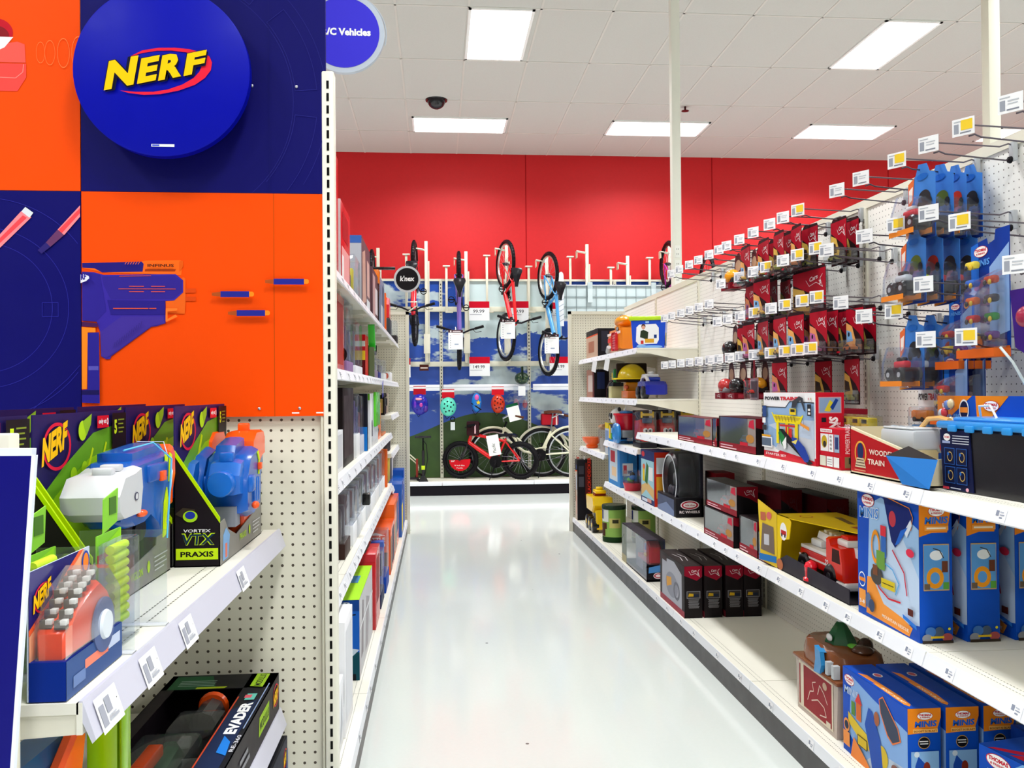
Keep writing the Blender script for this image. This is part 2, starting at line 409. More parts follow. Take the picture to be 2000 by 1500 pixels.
for i in range(1,7):
    L={1:'nearest bay of the right hand run',2:'right hand pegboard bay behind the blue train boxes',3:'right hand pegboard bay behind the red and black carded cars',
       4:'right hand pegboard bay with empty hooks left of the red cards',5:'right hand bay behind the blue tub with yellow lid',6:'far end bay of the right hand run holding the yellow hard hat shelf'}[i]
    bay(-1,RX,RB,RY[i],RY[i+1],2.225,L)
# end fin of the right run, faces the camera
t=thing('end_panel','perforated cream end panel at the far end of the right hand shelves','end panel',(RX,8.60,0))
p=MB();p.T=Matrix.Translation((-RX,-8.6,0)); p.box(1.34,1.86,8.60,8.615,.14,2.16,'peg_x'); p.obj('pegboard_panel',t)
p=MB();p.T=Matrix.Translation((-RX,-8.6,0)); p.box(1.31,1.34,8.585,8.625,0,2.19,CREAM);p.box(1.86,1.88,8.59,8.62,0,2.19,CREAM);p.box(1.31,1.88,8.585,8.625,2.16,2.19,CREAM);p.box(1.31,1.88,8.59,8.62,0,.14,CREAM); p.obj('frame',t)
# right shelves
shelf(-1,RX,RS,6.10,7.32,1.70,'top shelf carrying the blue tub, nearer half'); shelf(-1,RX,RS,7.32,8.58,1.70,'top shelf farther half, under the orange truck toys')
shelf(-1,RX,RS,6.10,7.32,1.333,'shelf holding the blue police toy truck, nearer half'); shelf(-1,RX,RS,7.32,8.58,1.333,'shelf farther half, left of the yellow hard hat')
shelf(-1,RX,RS,6.10,7.32,.975,'shelf under the red toy cars with yellow spoilers'); shelf(-1,RX,RS,7.32,8.58,.85,'far shelf with the orange tray and tall clear cup')
for i in (4,3,2,1):
    shelf(-1,RX,RS,RY[i],RY[i+1],1.098,{4:'upper shelf length under the red window boxes, starting beside the red toy cars',3:'upper shelf length under the large white train set box',2:'upper shelf length under the wooden train box and black tub',1:'upper shelf length leaving the frame at right'}[i])
for i in (5,4,3,2,1):
    shelf(-1,RX,RS,RY[i],RY[i+1],.625,{5:'lower shelf length under the blue wrapped packs',4:'lower shelf length under the black wheel case',3:'lower shelf length under the stacked dark window boxes and fire truck',2:'lower shelf length under the tall blue train boxes',1:'lower shelf length leaving the frame at right'}[i])
# ---- left run
LY=[2.47,3.69,4.91,6.10,7.32,8.62]; LX=-.92; LB=-.30; LS=-.385
for i in range(5):
    bay(1,LX,LB,LY[i],LY[i+1],2.2,['left hand bay right behind the slotted post','second left hand bay beyond the slotted post','middle left hand bay','fourth left hand bay','farthest left hand bay with small shelves'][i])
for z,n in ((1.87,'highest left hand shelf'),(1.49,'second highest left hand shelf'),(1.06,'middle left hand shelf'),(.66,'lowest raised left hand shelf')):
    for i in range(4 if z<1.4 else 5):
        zz=z if z!=.66 else .64
        shelf(1,LX,LS,LY[i],LY[i+1],zz,n+', length %s'%['nearest the slotted post','second from the slotted post','in the middle of the run','fourth from the post','at the far end'][i])
for z,n in ((1.205,'small far left shelf with dark figures'),(.885,'small far left shelf with a white price edge, middle one'),(.59,'small far left shelf just above the blue and orange boxes')):
    shelf(1,LX,LS,LY[4],LY[5],z,n)
t=thing('end_panel','perforated cream end panel at the far end of the left hand shelves','end panel',(LB,8.64,0))
p=MB();p.T=Matrix.Translation((-LB,-8.64,0)); p.box(-.9,-.30,8.64,8.655,.14,2.16,'peg_x'); p.obj('pegboard_panel',t)
p=MB();p.T=Matrix.Translation((-LB,-8.64,0)); p.box(-.30,-.27,8.625,8.665,0,2.19,CREAM);p.box(-.92,-.27,8.625,8.665,2.16,2.19,CREAM); p.obj('frame',t)
# ---- near left end unit: pegboard facing us, slotted post, blaster shelves
t=thing('end_panel','large perforated cream end panel behind the blaster shelves, facing the camera','end panel',(-.29,2.17,0))
p=MB();p.T=Matrix.Translation((.29,-2.17,0)); p.box(-1.6,-.285,2.17,2.185,.0,2.18,'peg_x'); p.obj('pegboard_panel',t)
t=thing('slotted_post','cream slotted upright post with black slots at the corner of the left shelves','post',(-.26,2.16,0))
p=MB().box(-.015,.015,-.012,.028,0,2.185,'efecdcs',.004); p.obj('upright',t)
p=MB(); slots(p,.0,-.0125,.02,2.15,'y',.006,.0195,.0303); p.obj('slot_row',t)
p=MB().box(-.0225,-.016,-.006,.02,0,2.17,'ddd9c6',.002); p.obj('edge_trim',t)
# ======================= HELPERS FOR PRODUCTS =======================
FL=PI/2; FR=-PI/2      # facing the aisle from the left run / from the right run
def F_front(w,d,h): return ((-w/2,-d/2,0),(1,0,0),(0,0,1),w,h)
def F_left(w,d,h):  return ((-w/2,d/2,0),(0,-1,0),(0,0,1),d,h)
def F_right(w,d,h): return ((w/2,-d/2,0),(0,1,0),(0,0,1),d,h)
def F_top(w,d,h):   return ((-w/2,-d/2,h),(1,0,0),(0,1,0),w,d)
def arts(m,fr,items):
    o,ux,uy,w,h=fr; m.art(o,ux,uy,items,w,h)
def carton_mesh(w,d,h,base,front=(),side=(),top=(),left=None,right=None,bev=.0015):
    m=MB().box(-w/2,w/2,-d/2,d/2,0,h,base,bev)
    if front: arts(m,F_front(w,d,h),front)
    l=side if left is None else left; r=side if right is None else right
    if l: arts(m,F_left(w,d,h),l)
    if r: arts(m,F_right(w,d,h),r)
    if top: arts(m,F_top(w,d,h),top)
    return m
def as_thing(o,label,cat,loc,rz=0,group=None,tilt=0):
    o.location=loc; o.rotation_euler=(tilt,0,rz); return tag(o,label,cat,group)
def carton(name,label,w,d,h,base,loc,rz,front=(),side=(),top=(),cat='box',group=None,tilt=0,**k):
    return as_thing(carton_mesh(w,d,h,base,front,side,top,**k).obj(name),label,cat,loc,rz,group,tilt)
def nerf(x,y,w,h,rot=14,asp=None):
    """yellow slanted word on red swoosh ring"""
    cx,cy=x+w*.55,y+h*.55
    return [('ring',cx,cy,w*.50,h*.72,.86,'e01a3c'),('t','NERF',x-w*.015,y-h*.03,w*.93,h*.82,'1a1030',rot,.42,.075),('t','NERF',x,y,w*.9,h*.78,'ffc400',rot,.42,.05)]
def lines(x,y,w,n,dy,th,c): 
    return [('r',x,y-i*dy,x+w*(1,.82,.93,.7)[i%4],y-i*dy+th,c) for i in range(n)]
CLEAR='f4f7fbc'
# ======================= GRAPHIC HEADER PANELS =======================
PY=2.152
def panel(label,x0,x1,z0,z1,base,items):
    m=MB(); m.box(0,x1-x0,0,.010,0,z1-z0,base)
    m.art((0,0,0),(1,0,0),(0,0,1),items,x1-x0,z1-z0)
    o=m.obj('graphic_panel'); o.location=(x0,PY,z0); return tag(o,label,'sign panel')
NAVY='0e0c60'; ORG='f84c00'; NV2='25257e'
def arcring(cx,cy,r,a0,a1,n=18,asp=1.0): return [(cx+r*math.cos(math.radians(a0+(a1-a0)*i/n)),cy+asp*r*math.sin(math.radians(a0+(a1-a0)*i/n))) for i in range(n+1)]
def clip01(pts): return [p for p in pts if 0<p[0]<1 and 0<p[1]<1]
# upper navy panel with faint ring pattern
it=[]
cA=(.345,.36)   # disc centre in panel fractions (w .576, h .62)
AW,AH=.576,.62
def segs(cx,cy,r0,r1,a0,a1):
    asp=AW/AH
    o=arcring(cx,cy,r1,a0,a1,14,asp); i=arcring(cx,cy,r0,a1,a0,14,asp)
    return o+i+[o[0]]
for r in (.52,.66):
    pts=arcring(cA[0],cA[1],r,0,360,90,AW/AH)
    run=[]
    for p in pts:
        if 0<p[0]<1 and 0<p[1]<1: run.append(p)
        else:
            if len(run)>1: it.append(('l',run,.0012,NV2))
            run=[]
    if len(run)>1: it.append(('l',run,.0012,NV2))
for a in (5,50,95,140,185,230,275,320):
    pts=clip01(segs(cA[0],cA[1],.53,.62,a,a+34))
    if len(pts)>2: it.append(('l',pts,.0012,NV2))
pa=panel('navy header panel with faint ring pattern behind the round blue sign',-.841,-.265,1.885,2.505,NAVY,it+[('r',.764,0,.766,1,'131260')])
# orange panel with blaster picture; Q maps picture coordinates of that panel
BW,BH=.576,.542
def Q(x,y): return ((x/3-158)/471., (812-(400+y/3))/436.)
def QP(l): return [Q(*p) for p in l]
VI='3a2aa0'; VD='241a78'; OL='ff7a2a'; OD='d9480a'
it=[('r',.779,0,.782,1,'c04a06')]
it+=[('p',QP([(478,340),(478,370),(600,395),(1040,410),(1050,330),(1035,322),(840,325),(800,335)]),'ff6a18'),
 ('p',QP([(478,342),(720,335),(815,332),(826,345),(820,390),(590,395),(548,372),(478,368)]),VD),
 ('p',QP([(835,375),(1010,375),(1005,388),(832,388)]),'a83a10'),
 ('p',QP([(1030,330),(1052,325),(1052,360),(1030,390)]),'e8590f'),
 ('p',QP([(1050,420),(1065,430),(1065,560),(1060,635),(955,630),(950,560)]),'f0641a'),
 ('p',QP([(1066,487),(1125,487),(1125,512),(1066,512)]),'e0480f'),('p',QP([(1066,535),(1125,535),(1125,560),(1066,560)]),'e0480f'),
 ('p',QP([(478,392),(545,395),(600,410),(960,405),(1010,405),(1052,440),(1052,510),(1000,557),(950,560),(950,690),(900,706),(870,710),(640,880),(636,895),(612,897),(585,880),(580,740),(560,680),(478,675)]),VI),
 ('p',QP([(590,420),(1000,412),(1046,445),(1046,505),(996,548),(640,552),(600,470)]),'32258f'),
 ('p',QP([(478,392),(580,408),(600,520),(615,620),(560,676),(478,674)]),'2f2390'),
 ('p',QP([(620,555),(950,560),(948,640),(640,640)]),'2a1f86'),
 ('p',QP([(580,740),(700,650),(940,650),(948,690),(870,706),(640,875),(612,890),(585,878)]),'43319a')]
for y in (415,): it.append(('l',QP([(690,418),(870,414)]),.0012,'e85a20'))
it+=[('l',QP([(685,491),(1010,491)]),.0016,'e85a30'),('l',QP([(745,476),(830,476)]),.0014,'e85a30'),('l',QP([(745,507),(830,507)]),.0014,'e85a30'),
 ('l',QP([(870,476),(950,476)]),.0014,'e85a30'),('l',QP([(870,507),(950,507)]),.0014,'e85a30'),('l',QP([(655,604),(855,604)]),.002,'e85a30'),('l',QP([(860,604),(900,604)]),.002,'e85a30'),
 ('p',QP([(478,680),(568,690),(568,712),(478,708)]),'4a1c50'),
 ('p',QP([(478,712),(556,716),(556,742),(512,742),(506,1068),(478,1068)]),'ff8a1e'),
 ('p',QP([(512,745),(576,742),(578,1150),(478,1146),(478,1072),(510,1070)]),'2b2390'),
 ('p',QP([(516,936),(572,936),(572,960),(516,960)]),'5a56b8'),('p',QP([(478,1074),(576,1074),(576,1100),(478,1100)]),'1c1658'),
 ('p',QP([(955,604),(1020,604),(1020,616),(965,622),(965,665),(1010,640),(1022,652),(960,682),(953,680)]),'ff7a2a'),
 ('t','INFINUS',*Q(852,364),.107,.013,'5a2410',0,0,.04)]
for i in range(6): it.append(('l',QP([(725+i*15,350),(735+i*15,334)]),.0014,'e86a30'))
for i in range(12): it.append(('l',QP([(660+i*14,830-i*11),(668+i*14,800-i*11)]),.0018,'382a86'))
it+=[('p',QP([(478,411),(500,409),(524,420),(527,432),(510,448),(478,460)]),'e8e8f4'),('t','RF',*Q(480,444),.022,.026,'2f2390',12,.2,.05)]
for (x0,y0,x1) in ((1272,523,1465),(1365,633,1557),(1580,449,1785)):
    it+=[('p',QP([(x0-50,y0-8),(x0,y0-15),(x0,y0+15),(x0-50,y0+8)]),'b05020'),('p',QP([(x0,y0-17),(x1-28,y0-17),(x1-28,y0+17),(x0,y0+17)]),'262a92'),
         ('p',QP([(x1-28,y0-15),(x1-8,y0-15),(x1,y0-8),(x1,y0+6),(x1-8,y0+13),(x1-28,y0+13)]),'ff8c1e')]
it+=[('r',.855,.012,.885,.018,'f4f0ec'),('r',.955,.012,.985,.018,'f4f0ec')]
panel('orange header panel picturing a purple blaster and three flying darts',-.841,-.265,1.343,1.884,ORG,it)
# left orange and navy panels
CW,CHh=.56,.62
def QC(x,y): return (1-(158-x/3.)/457., (373-(y/3.))/500.)
it=[('e',*QC(10,215),.07,.055,'c31428'),('e',*QC(10,235),.055,.04,'8a1a22')]
it+=[('p',[QC(*p) for p in ((-60,300),(130,265),(170,280),(175,385),(-60,385))],'ff5a50'),('p',[QC(*p) for p in ((-60,392),(178,392),(178,470),(130,550),(-60,550))],'ff4a44'),
 ('p',[QC(*p) for p in ((-60,238),(108,240),(60,300),(0,330),(-60,330))],'f6f4f2'),('l',[QC(*p) for p in ((-60,470),(120,475),(160,440),(165,395))],.0016,'ff8f86')]
for i,x in enumerate((258,310,385,470)):
    rr=(.018,.021,.025,.029)[i]; it.append(('ring',QC(x,325)[0],QC(x,325)[1],rr,rr*2.3,.94,'ff8040'))
panel('orange header panel at the left edge with part of a red blaster picture',-1.41,-.843,1.885,2.505,ORG,it)
def QD(x,y): return (1-(158-x/3.)/457., (812-(400+y/3.))/436.)
it=[]
for r,asp in ((.5,1),(.62,1),(.85,1)):
    c=QD(-60,600); run=[]
    for p in arcring(c[0],c[1],r*.55,-90,90,60,1.03):
        if 0<p[0]<1 and 0<p[1]<1: run.append(p)
        else:
            if len(run)>1: it.append(('l',run,.0012,'2a2a9c'))
            run=[]
    if len(run)>1: it.append(('l',run,.0012,'2a2a9c'))
it+=[('l',[QD(*p) for p in ((262,570),(350,570),(350,650),(262,650),(262,570))],.0012,'2a2a9c'),('l',[QD(*p) for p in ((470,930),(400,1010),(200,1190))],.0012,'2a2a9c'),
 ('p',[QD(*p) for p in ((-30,250),(150,45),(205,80),(0,290),(-30,300))],'ff8a92'),('p',[QD(*p) for p in ((0,235),(158,70),(180,84),(0,262))],'ff4a52'),
 ('p',[QD(*p) for p in ((172,22),(216,55),(195,84),(150,48))],'dfe4ea'),
 ('p',[QD(*p) for p in ((350,150),(474,10),(474,75),(385,182))],'ff8a92'),('p',[QD(*p) for p in ((355,152),(474,25),(474,55),(372,172))],'ff4a52'),
 ('p',[QD(*p) for p in ((285,225),(350,150),(385,182),(310,250))],'6a3a66'),('p',[QD(*p) for p in ((240,270),(285,225),(310,250),(262,290))],'2e2470')]
panel('navy header panel at the left edge with pink and white darts flying',-1.41,-.843,1.343,1.884,'0b0964',it)
# screws holding the panels
for (x,z,l) in ((-.441,2.145,'screw on the navy panel just right of the round blue sign'),(-.335,2.145,'screw on the navy panel farther right of the round sign'),(-.428,1.362,'screw near the bottom of the orange panel, left of the seam'),(-.332,1.362,'screw near the bottom of the orange panel, right of the seam')):
    tag(MB().lathe([(.0035,0),(.0035,-.0015),(.001,-.003)],(0,0,0),'b8b8c0m','y',10).obj('screw'),l,'screw').location=(x,PY-.001,z)
# round blue sign
t=thing('round_sign','large round blue sign with slanted yellow brand word in a red swoosh','sign',(-.632,2.095,2.152))
R_=.200
MB().lathe([(R_-.004,.012),(R_,.010),(R_,-.012),(R_-.003,-.014)],(0,0,0),'0009a4','y',72).obj('disc',t)
m=MB(); u0=.062/2
def LG(px,py): return ((px-1000/1)*1.,(py)*1.)
def dz(x,y): return ((x/3-322)/162.*R_/.4+.5, (145-y/3)/162.*R_/.4+.5)
sw=[dz(*p) for p in ((780,368),(860,325),(950,308),(1040,305),(1120,312),(1190,330),(1230,350),(1245,385),(1238,430),(1205,475),(1150,515),(1060,550),(960,572),(870,578),(790,570),(740,556),(820,562),(920,560),(1000,545),(1080,515),(1140,478),(1175,440),(1190,400),(1180,370),(1150,345),(1100,330),(1020,322),(940,325),(860,340))]
N_=len(sw)
half=14
bands=[]
for i in range(half):
    a,b=i,i+1; c,d=N_-1-i,N_-2-i
    if a<b<=d<c: bands.append(('p',[sw[a],sw[b],sw[d],sw[c]],'e8203c'))
def word(dx,dy,c,bold): 
    L=[]
    for ch,x,y,w_,h_ in (('N',655,560,165,155),('E',835,520,105,135),('R',950,500,130,135),('F',1090,470,110,120)):
        X,Y=dz(x+dx,y+dy); L.append(('t',ch,X,Y,w_/3/324.,h_/3/324.,c,13,.42,bold))
    return L
m.art((-.2,-.0145,-.2),(1,0,0),(0,0,1),bands,.4,.4); m.obj('swoosh_print',t)
m=MB(); m.art((-.2,-.0180,-.2),(1,0,0),(0,0,1),word(6,8,'0c0c2a',.09)+word(-5,-3,'0c0c2a',.09)+word(0,0,'ffc800',.05),.4,.4); m.obj('word_print',t)
m=MB(); m.art((-.2,-.0145,-.2),(1,0,0),(0,0,1),[('r',.44,.055,.57,.070,'e8ecf4'),('r',.445,.058,.485,.067,'4a5ad0')],.4,.4); m.obj('sticker',t)
MB().box(-.03,.03,.012,.052,-.03,.03,'26262a').obj('standoff',t)
# R/C sign
t=thing('round_sign','round violet sign reading R/C Vehicles with a pale ring','sign',(-.25,2.45,2.400))
x0,_,z0=-.335,0,0
MB().lathe([(.112,.008),(.112,-.008)],(0,0,0),'c3ccd9','y',56).obj('ring',t)
m=MB(); m.lathe([(.098,-.0082),(.098,-.0090)],(0,0,0),'4038d8','y',56); m.art((-.1,-.0093,-.1),(1,0,0),(0,0,1),[('t','R/C Vehicles',.195,.455,.675,.105,'ffffff',0,0,.045)],.2,.2); m.obj('face',t)
MB().tube([(-.06,.012,-.03),(-.2,.014,-.03)],.006,'c8ccd2m').obj('bracket',t)
MB().tube([(.116*math.cos(a),.004,.116*math.sin(a)) for a in [i*.12-.25 for i in range(14)]],.002,'b8bec6').obj('wire',t)
# ======================= BLASTER SHELVES (near left) =======================
def near_shelf(z,label,y1=2.148):
    return shelf(1,-.95,-.384,.967,y1,z,label,tags=False,rail='cfcedds')
s1=near_shelf(1.070,'near left shelf carrying the boxed toy blasters'); s2=near_shelf(.640,'near left lower shelf under the long black blaster box')
def stickers(s,z,ys):
    for y in ys:
        g=MB(); g.T=Matrix.Translation((-.003,.0,0))
        A=Vector((.0112,y,-.004)); u=Vector((.014,0,-.042)).normalized(); w=.062
        g.poly([A+u*.040,A+Vector((0,w,0))+u*.040,A+Vector((0,w,0)),A],'fcfcfe')
        g.art(A+u*.04,(0,1,0),-u,[('r',.08,.15,.30,.75,'a4a6b2'),('r',.36,.42,.6,.86,'a4a6b2'),('r',.36,.2,.8,.28,'b0b2bc'),('r',.36,.32,.7,.36,'c0c2ca'),('e',.85,.62,.02,.02,'555555')],w,.04)
        g.obj('price_tag',s)
stickers(s1,1.07,(.02,.165,.335,.70)); 
t=thing('corner_post','narrow cream post at the near end of the blaster shelves','post',(-.45,.945,0)); MB().box(-.02,.013,-.012,.012,0,1.36,CREAM,.002).obj('upright',t)
m=MB(); m.prism([(-.75,0.3),(-.470,.3),(-.398,1.34),(-.75,1.343)],'y',.895,.901,'0c0a70'); m.prism([(-.470,.3),(-.466,.3),(-.3945,1.3405),(-.398,1.34)],'y',.895,.901,'e8ecf8'); m.prism([(-.75,1.343),(-.398,1.34),(-.3975,1.347),(-.75,1.351)],'y',.895,.905,'dfe6f8')
tag(m.obj('side_board'),'plain deep blue board with white edge at the extreme left foreground','board')
t=thing('back_board','cream back board low behind the blaster boxes','panel',(-.96,.967,0)); MB().box(-.005,.005,0,1.18,0,1.32,'peg_y').obj('back_panel',t)
# blaster carton: tall back card, slanted sides, low front lip. local: front -Y, width X
LIME='b8e000'; DK='1c161b'
def vtx_box(label,w,d,h,loc,name,gun,third=False,simple=False):
    t=thing('blaster_box',label,'toy box',loc,FL,None)
    m=MB(); m.box(-w/2,w/2,d/2-.002,d/2,0,h,'241c5a'); m.box(-w/2,w/2,-d/2,d/2,0,.002,DK)
    fr=((-w/2,d/2-.002,0),(1,0,0),(0,0,1),w,h)
    its=[('p',[(0,0),(1,0),(1,.93),(.6,.88),(.28,.72),(0,.55)],'6fae28'),('p',[(0,.1),(1,.1),(1,.80),(.55,.74),(.2,.58),(0,.42)],'9ed81c')]
    rnd=random.Random(sum(map(ord,label)))
    for i in range(9):
        a=rnd.uniform(.36,.9); b=rnd.uniform(.5,.70); its.append(('p',[(a,b),(a+.03,b+.005),(a+.09,b+.13),(a+.075,b+.14)],'d8f21a'))
    for i in range(4): a=rnd.uniform(.3,.9); b=rnd.uniform(.45,.75); its.append(('e',a,b,.035,.045,'b6ea22'))
    its+=[('e',.46,.90,.045,.055,'c2ee1e'),('p',[(.46,.95),(.56,.99),(.55,.93),(.5,.87)],'9ac828')]
    its+=nerf(.05,.74,.27,.17,16)
    its+=[('r',.62,.905,.76,.975,'e3122c'),('t','only at',.635,.922,.09,.035,'ffffff',0,0,.03),('ring',.742,.94,.010,.020,.55,'ffffff')]
    its+=[('r',.80,.75,.985,.985,'17151a'),('t','5',.825,.86,.035,.085,'d6ee20',0,0,.05)]+lines(.875,.94,.08,4,.025,.008,'8a9a30')
    m.art(fr[0],fr[1],fr[2],its,fr[3],fr[4]); m.obj('back_card',t)
    for sx in (-1,1):
        m=MB(); x0,x1=(-w/2,-w/2+.002) if sx<0 else (w/2-.002,w/2)
        pts=[(-d/2,0),(d/2,0),(d/2,h*.70),(d/2-.004,h*.70),(-d/2,h*.27)]
        m.prism(pts,'x',x0,x1,DK)
        xx=x0-.0007 if sx<0 else x1+.0007
        e0=Vector((x0-.0006 if sx<0 else x0,d/2,h*.70)); 
        m.prism([(d/2,h*.70),(d/2,h*.735),(-d/2,h*.305),(-d/2,h*.27)],'x',x0-.0008,x1+.0008,LIME)
        if sx<0:
            F=((x0,d/2,0),(0,-1,0),(0,0,1),d,h)
            m.art(F[0],F[1],F[2],[('r',.04,.045,.96,.115,'c8ea18'),('t',name,.14,.062,.72,.034,'101010',0,0,.03),
              ('t','VTX',.14,.135,.74,.075,'c8ea18',0,.1,.06),('t','VTX',.15,.138,.72,.066,'16324a',0,.1,.02),('t','VORTEX',.20,.215,.6,.020,'e8e8ea',0,.1,.02),
              ('p',[(.03,.33),(.30,.29),(.50,.29),(.46,.36),(.2,.37)],'3a3226'),('e',.36,.315,.16,.036,'aade20'),('e',.36,.322,.11,.024,'2238a0')],F[3],F[4])
        m.obj('side_panel',t)
    m=MB(); m.prism([(-w/2,0),(w/2,0),(w/2,h*.30),(w*.30,h*.33),(w*.28,h*.20),(-w*.15,h*.13),(-w*.33,h*.2),(-w*.40,h*.28),(-w/2,h*.27)],'y',-d/2,-d/2+.0015,'8a8780')
    m.art((-w/2,-d/2,0),(1,0,0),(0,0,1),[('p',[(.05,.02),(.16,.02),(.2,.16),(.12,.22),(.06,.18)],'7aa8d8'),('r',.1,.03,.14,.12,'e07a60'),('t',name,.42,.07,.16,.045,'b6dc20'),('e',.66,.10,.02,.035,'b6dc20')]+lines(.74,.13,.2,4,.025,.008,'c8c8c8'),w,h)
    m.obj('front_lip',t)
    if gun: gun(t,w,d,h)
    return t
BL='0d58b4g'; BD='1a5cac'; GO='ff5a14g'; GR='d2d4d8g'
def chamfer(pts,c0,c1,m,key,ch=.006):
    """extruded outline along y with chamfered faces"""
    n=len(pts); cx=sum(p[0] for p in pts)/n; cz=sum(p[1] for p in pts)/n
    ins=[(cx+(p[0]-cx)*(1-.10),cz+(p[1]-cz)*(1-.10)) for p in pts]
    s=1 if c1>c0 else -1
    L=[[(p[0],c0,p[1]) for p in ins],[(p[0],c0+s*ch,p[1]) for p in pts],[(p[0],c1-s*ch,p[1]) for p in pts],[(p[0],c1,p[1]) for p in ins]]
    v=[q for l in L for q in l]; fs=[tuple(range(n))[::-1],tuple(range(3*n,4*n))]
    for k in range(3): fs+=[(k*n+i,k*n+(i+1)%n,(k+1)*n+(i+1)%n,(k+1)*n+i) for i in range(n)]
    return m.add(v,fs,key)
def gun_a(t,w,d,h):     # blue body, pale grey muzzle block
    s=w/.30
    def S(p): return p
    def GM():
        q=MB(); q.T=Matrix(((1.23,0,0,0),(0,1,0,0),(0,0,.86,.052),(0,0,0,1))); return q
    m=GM(); chamfer(S([(-.075,.09),(-.08,.13),(-.055,.195),(.10,.205),(.115,.195),(.118,.135),(.10,.10),(.095,.045),(.065,.03),(.045,.06),(.01,.085),(-.02,.075),(-.06,.075)]),.015,-.062,m,BL,.012); 
    chamfer(S([(-.04,.16),(-.04,.212),(.085,.222),(.10,.21),(.10,.16)]),.005,-.05,m,BL,.012)
    m.box(-.005,.075,-.068,-.055,.15,.185,BL,.004)
    m.obj('blaster_body',t)
    m=GM(); chamfer(S([(-.135,.115),(-.138,.145),(-.115,.178),(-.075,.182),(-.05,.190),(-.045,.15),(-.055,.10),(-.12,.10)]),.012,-.074,m,GR,.014); m.box(-.105,-.09,-.05,-.02,.178,.192,GR,.003); m.box(-.08,-.062,-.05,-.02,.182,.195,GR,.003)
    m.art((-.12,-.0745,.11),(1,0,0),(0,0,1),[('e',.55,.45,.09,.13,'4a4660'),('e',.55,.45,.06,.09,'d2d4d8')],.08,.06); m.obj('muzzle_block',t)
    m=GM(); chamfer(S([(.108,.09),(.112,.205),(.125,.215),(.135,.20),(.136,.15),(.122,.115),(.12,.085)]),.012,-.058,m,GO,.006); m.obj('rear_plate',t)
    m=GM(); m.ell((-.035,-.066,.098),(.013,.008,.007),GO); m.box(.035,.055,-.073,-.066,.148,.168,GO,.002); m.obj('trigger_button',t)
    m=GM(); m.prism([(-.02,.02),(.0,.02),(.012,.075),(-.045,.075)],'y',-.02,-.045,'3a3844'); m.lathe([(.022,-.05),(.022,-.02)],(.0,0,.06),'1a1a20','y',20); m.obj('grip_recess',t)
    m=GM()
    m.poly([(.068,-.0635,.205),(.085,-.0635,.19),(.078,-.0635,.165),(.07,-.0635,.165)][::-1],'d2ee10'); m.prism([(.060,.03),(.073,.035),(.083,.105),(.078,.13),(.066,.10)],'y',-.0625,-.0645,'d2ee10'); m.prism([(.088,.14),(.096,.14),(.102,.195),(.092,.20)],'y',-.0625,-.0645,'d2ee10'); m.obj('decal',t)
    m=GM(); m.tube([(-.04,-.04,.217),(.04,-.055,.225),(.062,-.078,.19),(.055,-.072,.03)],.0016,'62c4f0'); m.tube([(.06,-.02,.226),(.10,-.05,.222),(.098,-.066,.16),(.06,-.07,.06)],.0010,'dfe8f4'); m.obj('tie',t)
def gun_b(t,w,d,h):     # blue body, orange stock and magazine
    m=MB(); m.lathe([(.024,-.145),(.026,-.14),(.026,-.095)],(0,-.03,.150),'1668c8g','x',20)
    chamfer([(-.115,.125),(-.12,.165),(-.10,.19),(-.07,.195),(-.065,.12)],-.002,-.062,m,'1668c8g',.012); m.box(-.098,-.08,-.045,-.018,.19,.21,'1668c8g',.003)
    m.obj('muzzle',t)
    m=MB(); chamfer([(-.085,.085),(-.09,.15),(-.05,.20),(.03,.215),(.045,.19),(.06,.175),(.065,.12),(.05,.085),(-.02,.07)],.015,-.07,m,BL,.014); chamfer([(-.09,.17),(-.05,.222),(.035,.235),(.04,.20)],.0,-.04,m,BL,.01)
    for x in (-.02,.0,.02): m.box(x-.006,x+.006,-.074,-.068,.10,.15,'1668c8g',.002)
    m.box(-.07,-.03,-.078,-.06,.125,.16,'1668c8g',.006); m.obj('blaster_body',t)
    m=MB(); chamfer([(.045,.18),(.05,.225),(.085,.245),(.17,.245),(.185,.23),(.185,.19),(.15,.185),(.12,.17),(.06,.165)],.01,-.055,m,GO,.01); m.box(.10,.118,-.035,-.01,.24,.262,GO,.004); m.obj('stock',t)
    m=MB(); chamfer([(.02,.02),(.02,.11),(.075,.17),(.105,.185),(.105,.10),(.11,.09),(.10,.02)],.005,-.04,m,'f04a14g',.006); m.box(.015,.112,-.045,-.0,.078,.09,'f04a14g',.002); m.obj('magazine',t)
    m=MB(); m.prism([(.115,.13),(.13,.19),(.175,.205),(.18,.17),(.15,.13)],'y',-.01,-.05,'2560a8g'); m.obj('grip',t)
    m=MB(); m.ell((-.052,-.080,.098),(.012,.008,.008),GO); m.box(.018,.035,-.078,-.07,.165,.18,GO,.002); m.obj('trigger_button',t)
    m=MB(); m.prism([(.012,.20),(.02,.205),(.034,.185),(.03,.155),(.022,.155),(.026,.185)],'y',-.0705,-.0725,'d2ee10'); m.obj('decal',t)
    m=MB(); m.box(-.10,-.06,-.05,.0,.06,.10,'8a8c96'); m.obj('dart_clip',t)
vtx_box('toy blaster box, blue gun with pale grey muzzle, card numbered 5, nearest the camera',.37,.085,.30,(-.543,1.500,1.0705),'VIGILON',gun_a)
vtx_box('toy blaster box tucked behind the PRAXIS box, only its dark side edge showing',.385,.085,.305,(-.545,1.895,1.0705),'PRAXIS',gun_b)
vtx_box('toy blaster box by the pegboard, blue gun with orange stock, side panel reading PRAXIS',.39,.085,.305,(-.456,1.897,1.0705),'PRAXIS',gun_b)
vtx_box('toy blaster box at the left edge, cut off by the blue board',.37,.085,.30,(-.543,1.115,1.0705),'VIGILON',None)
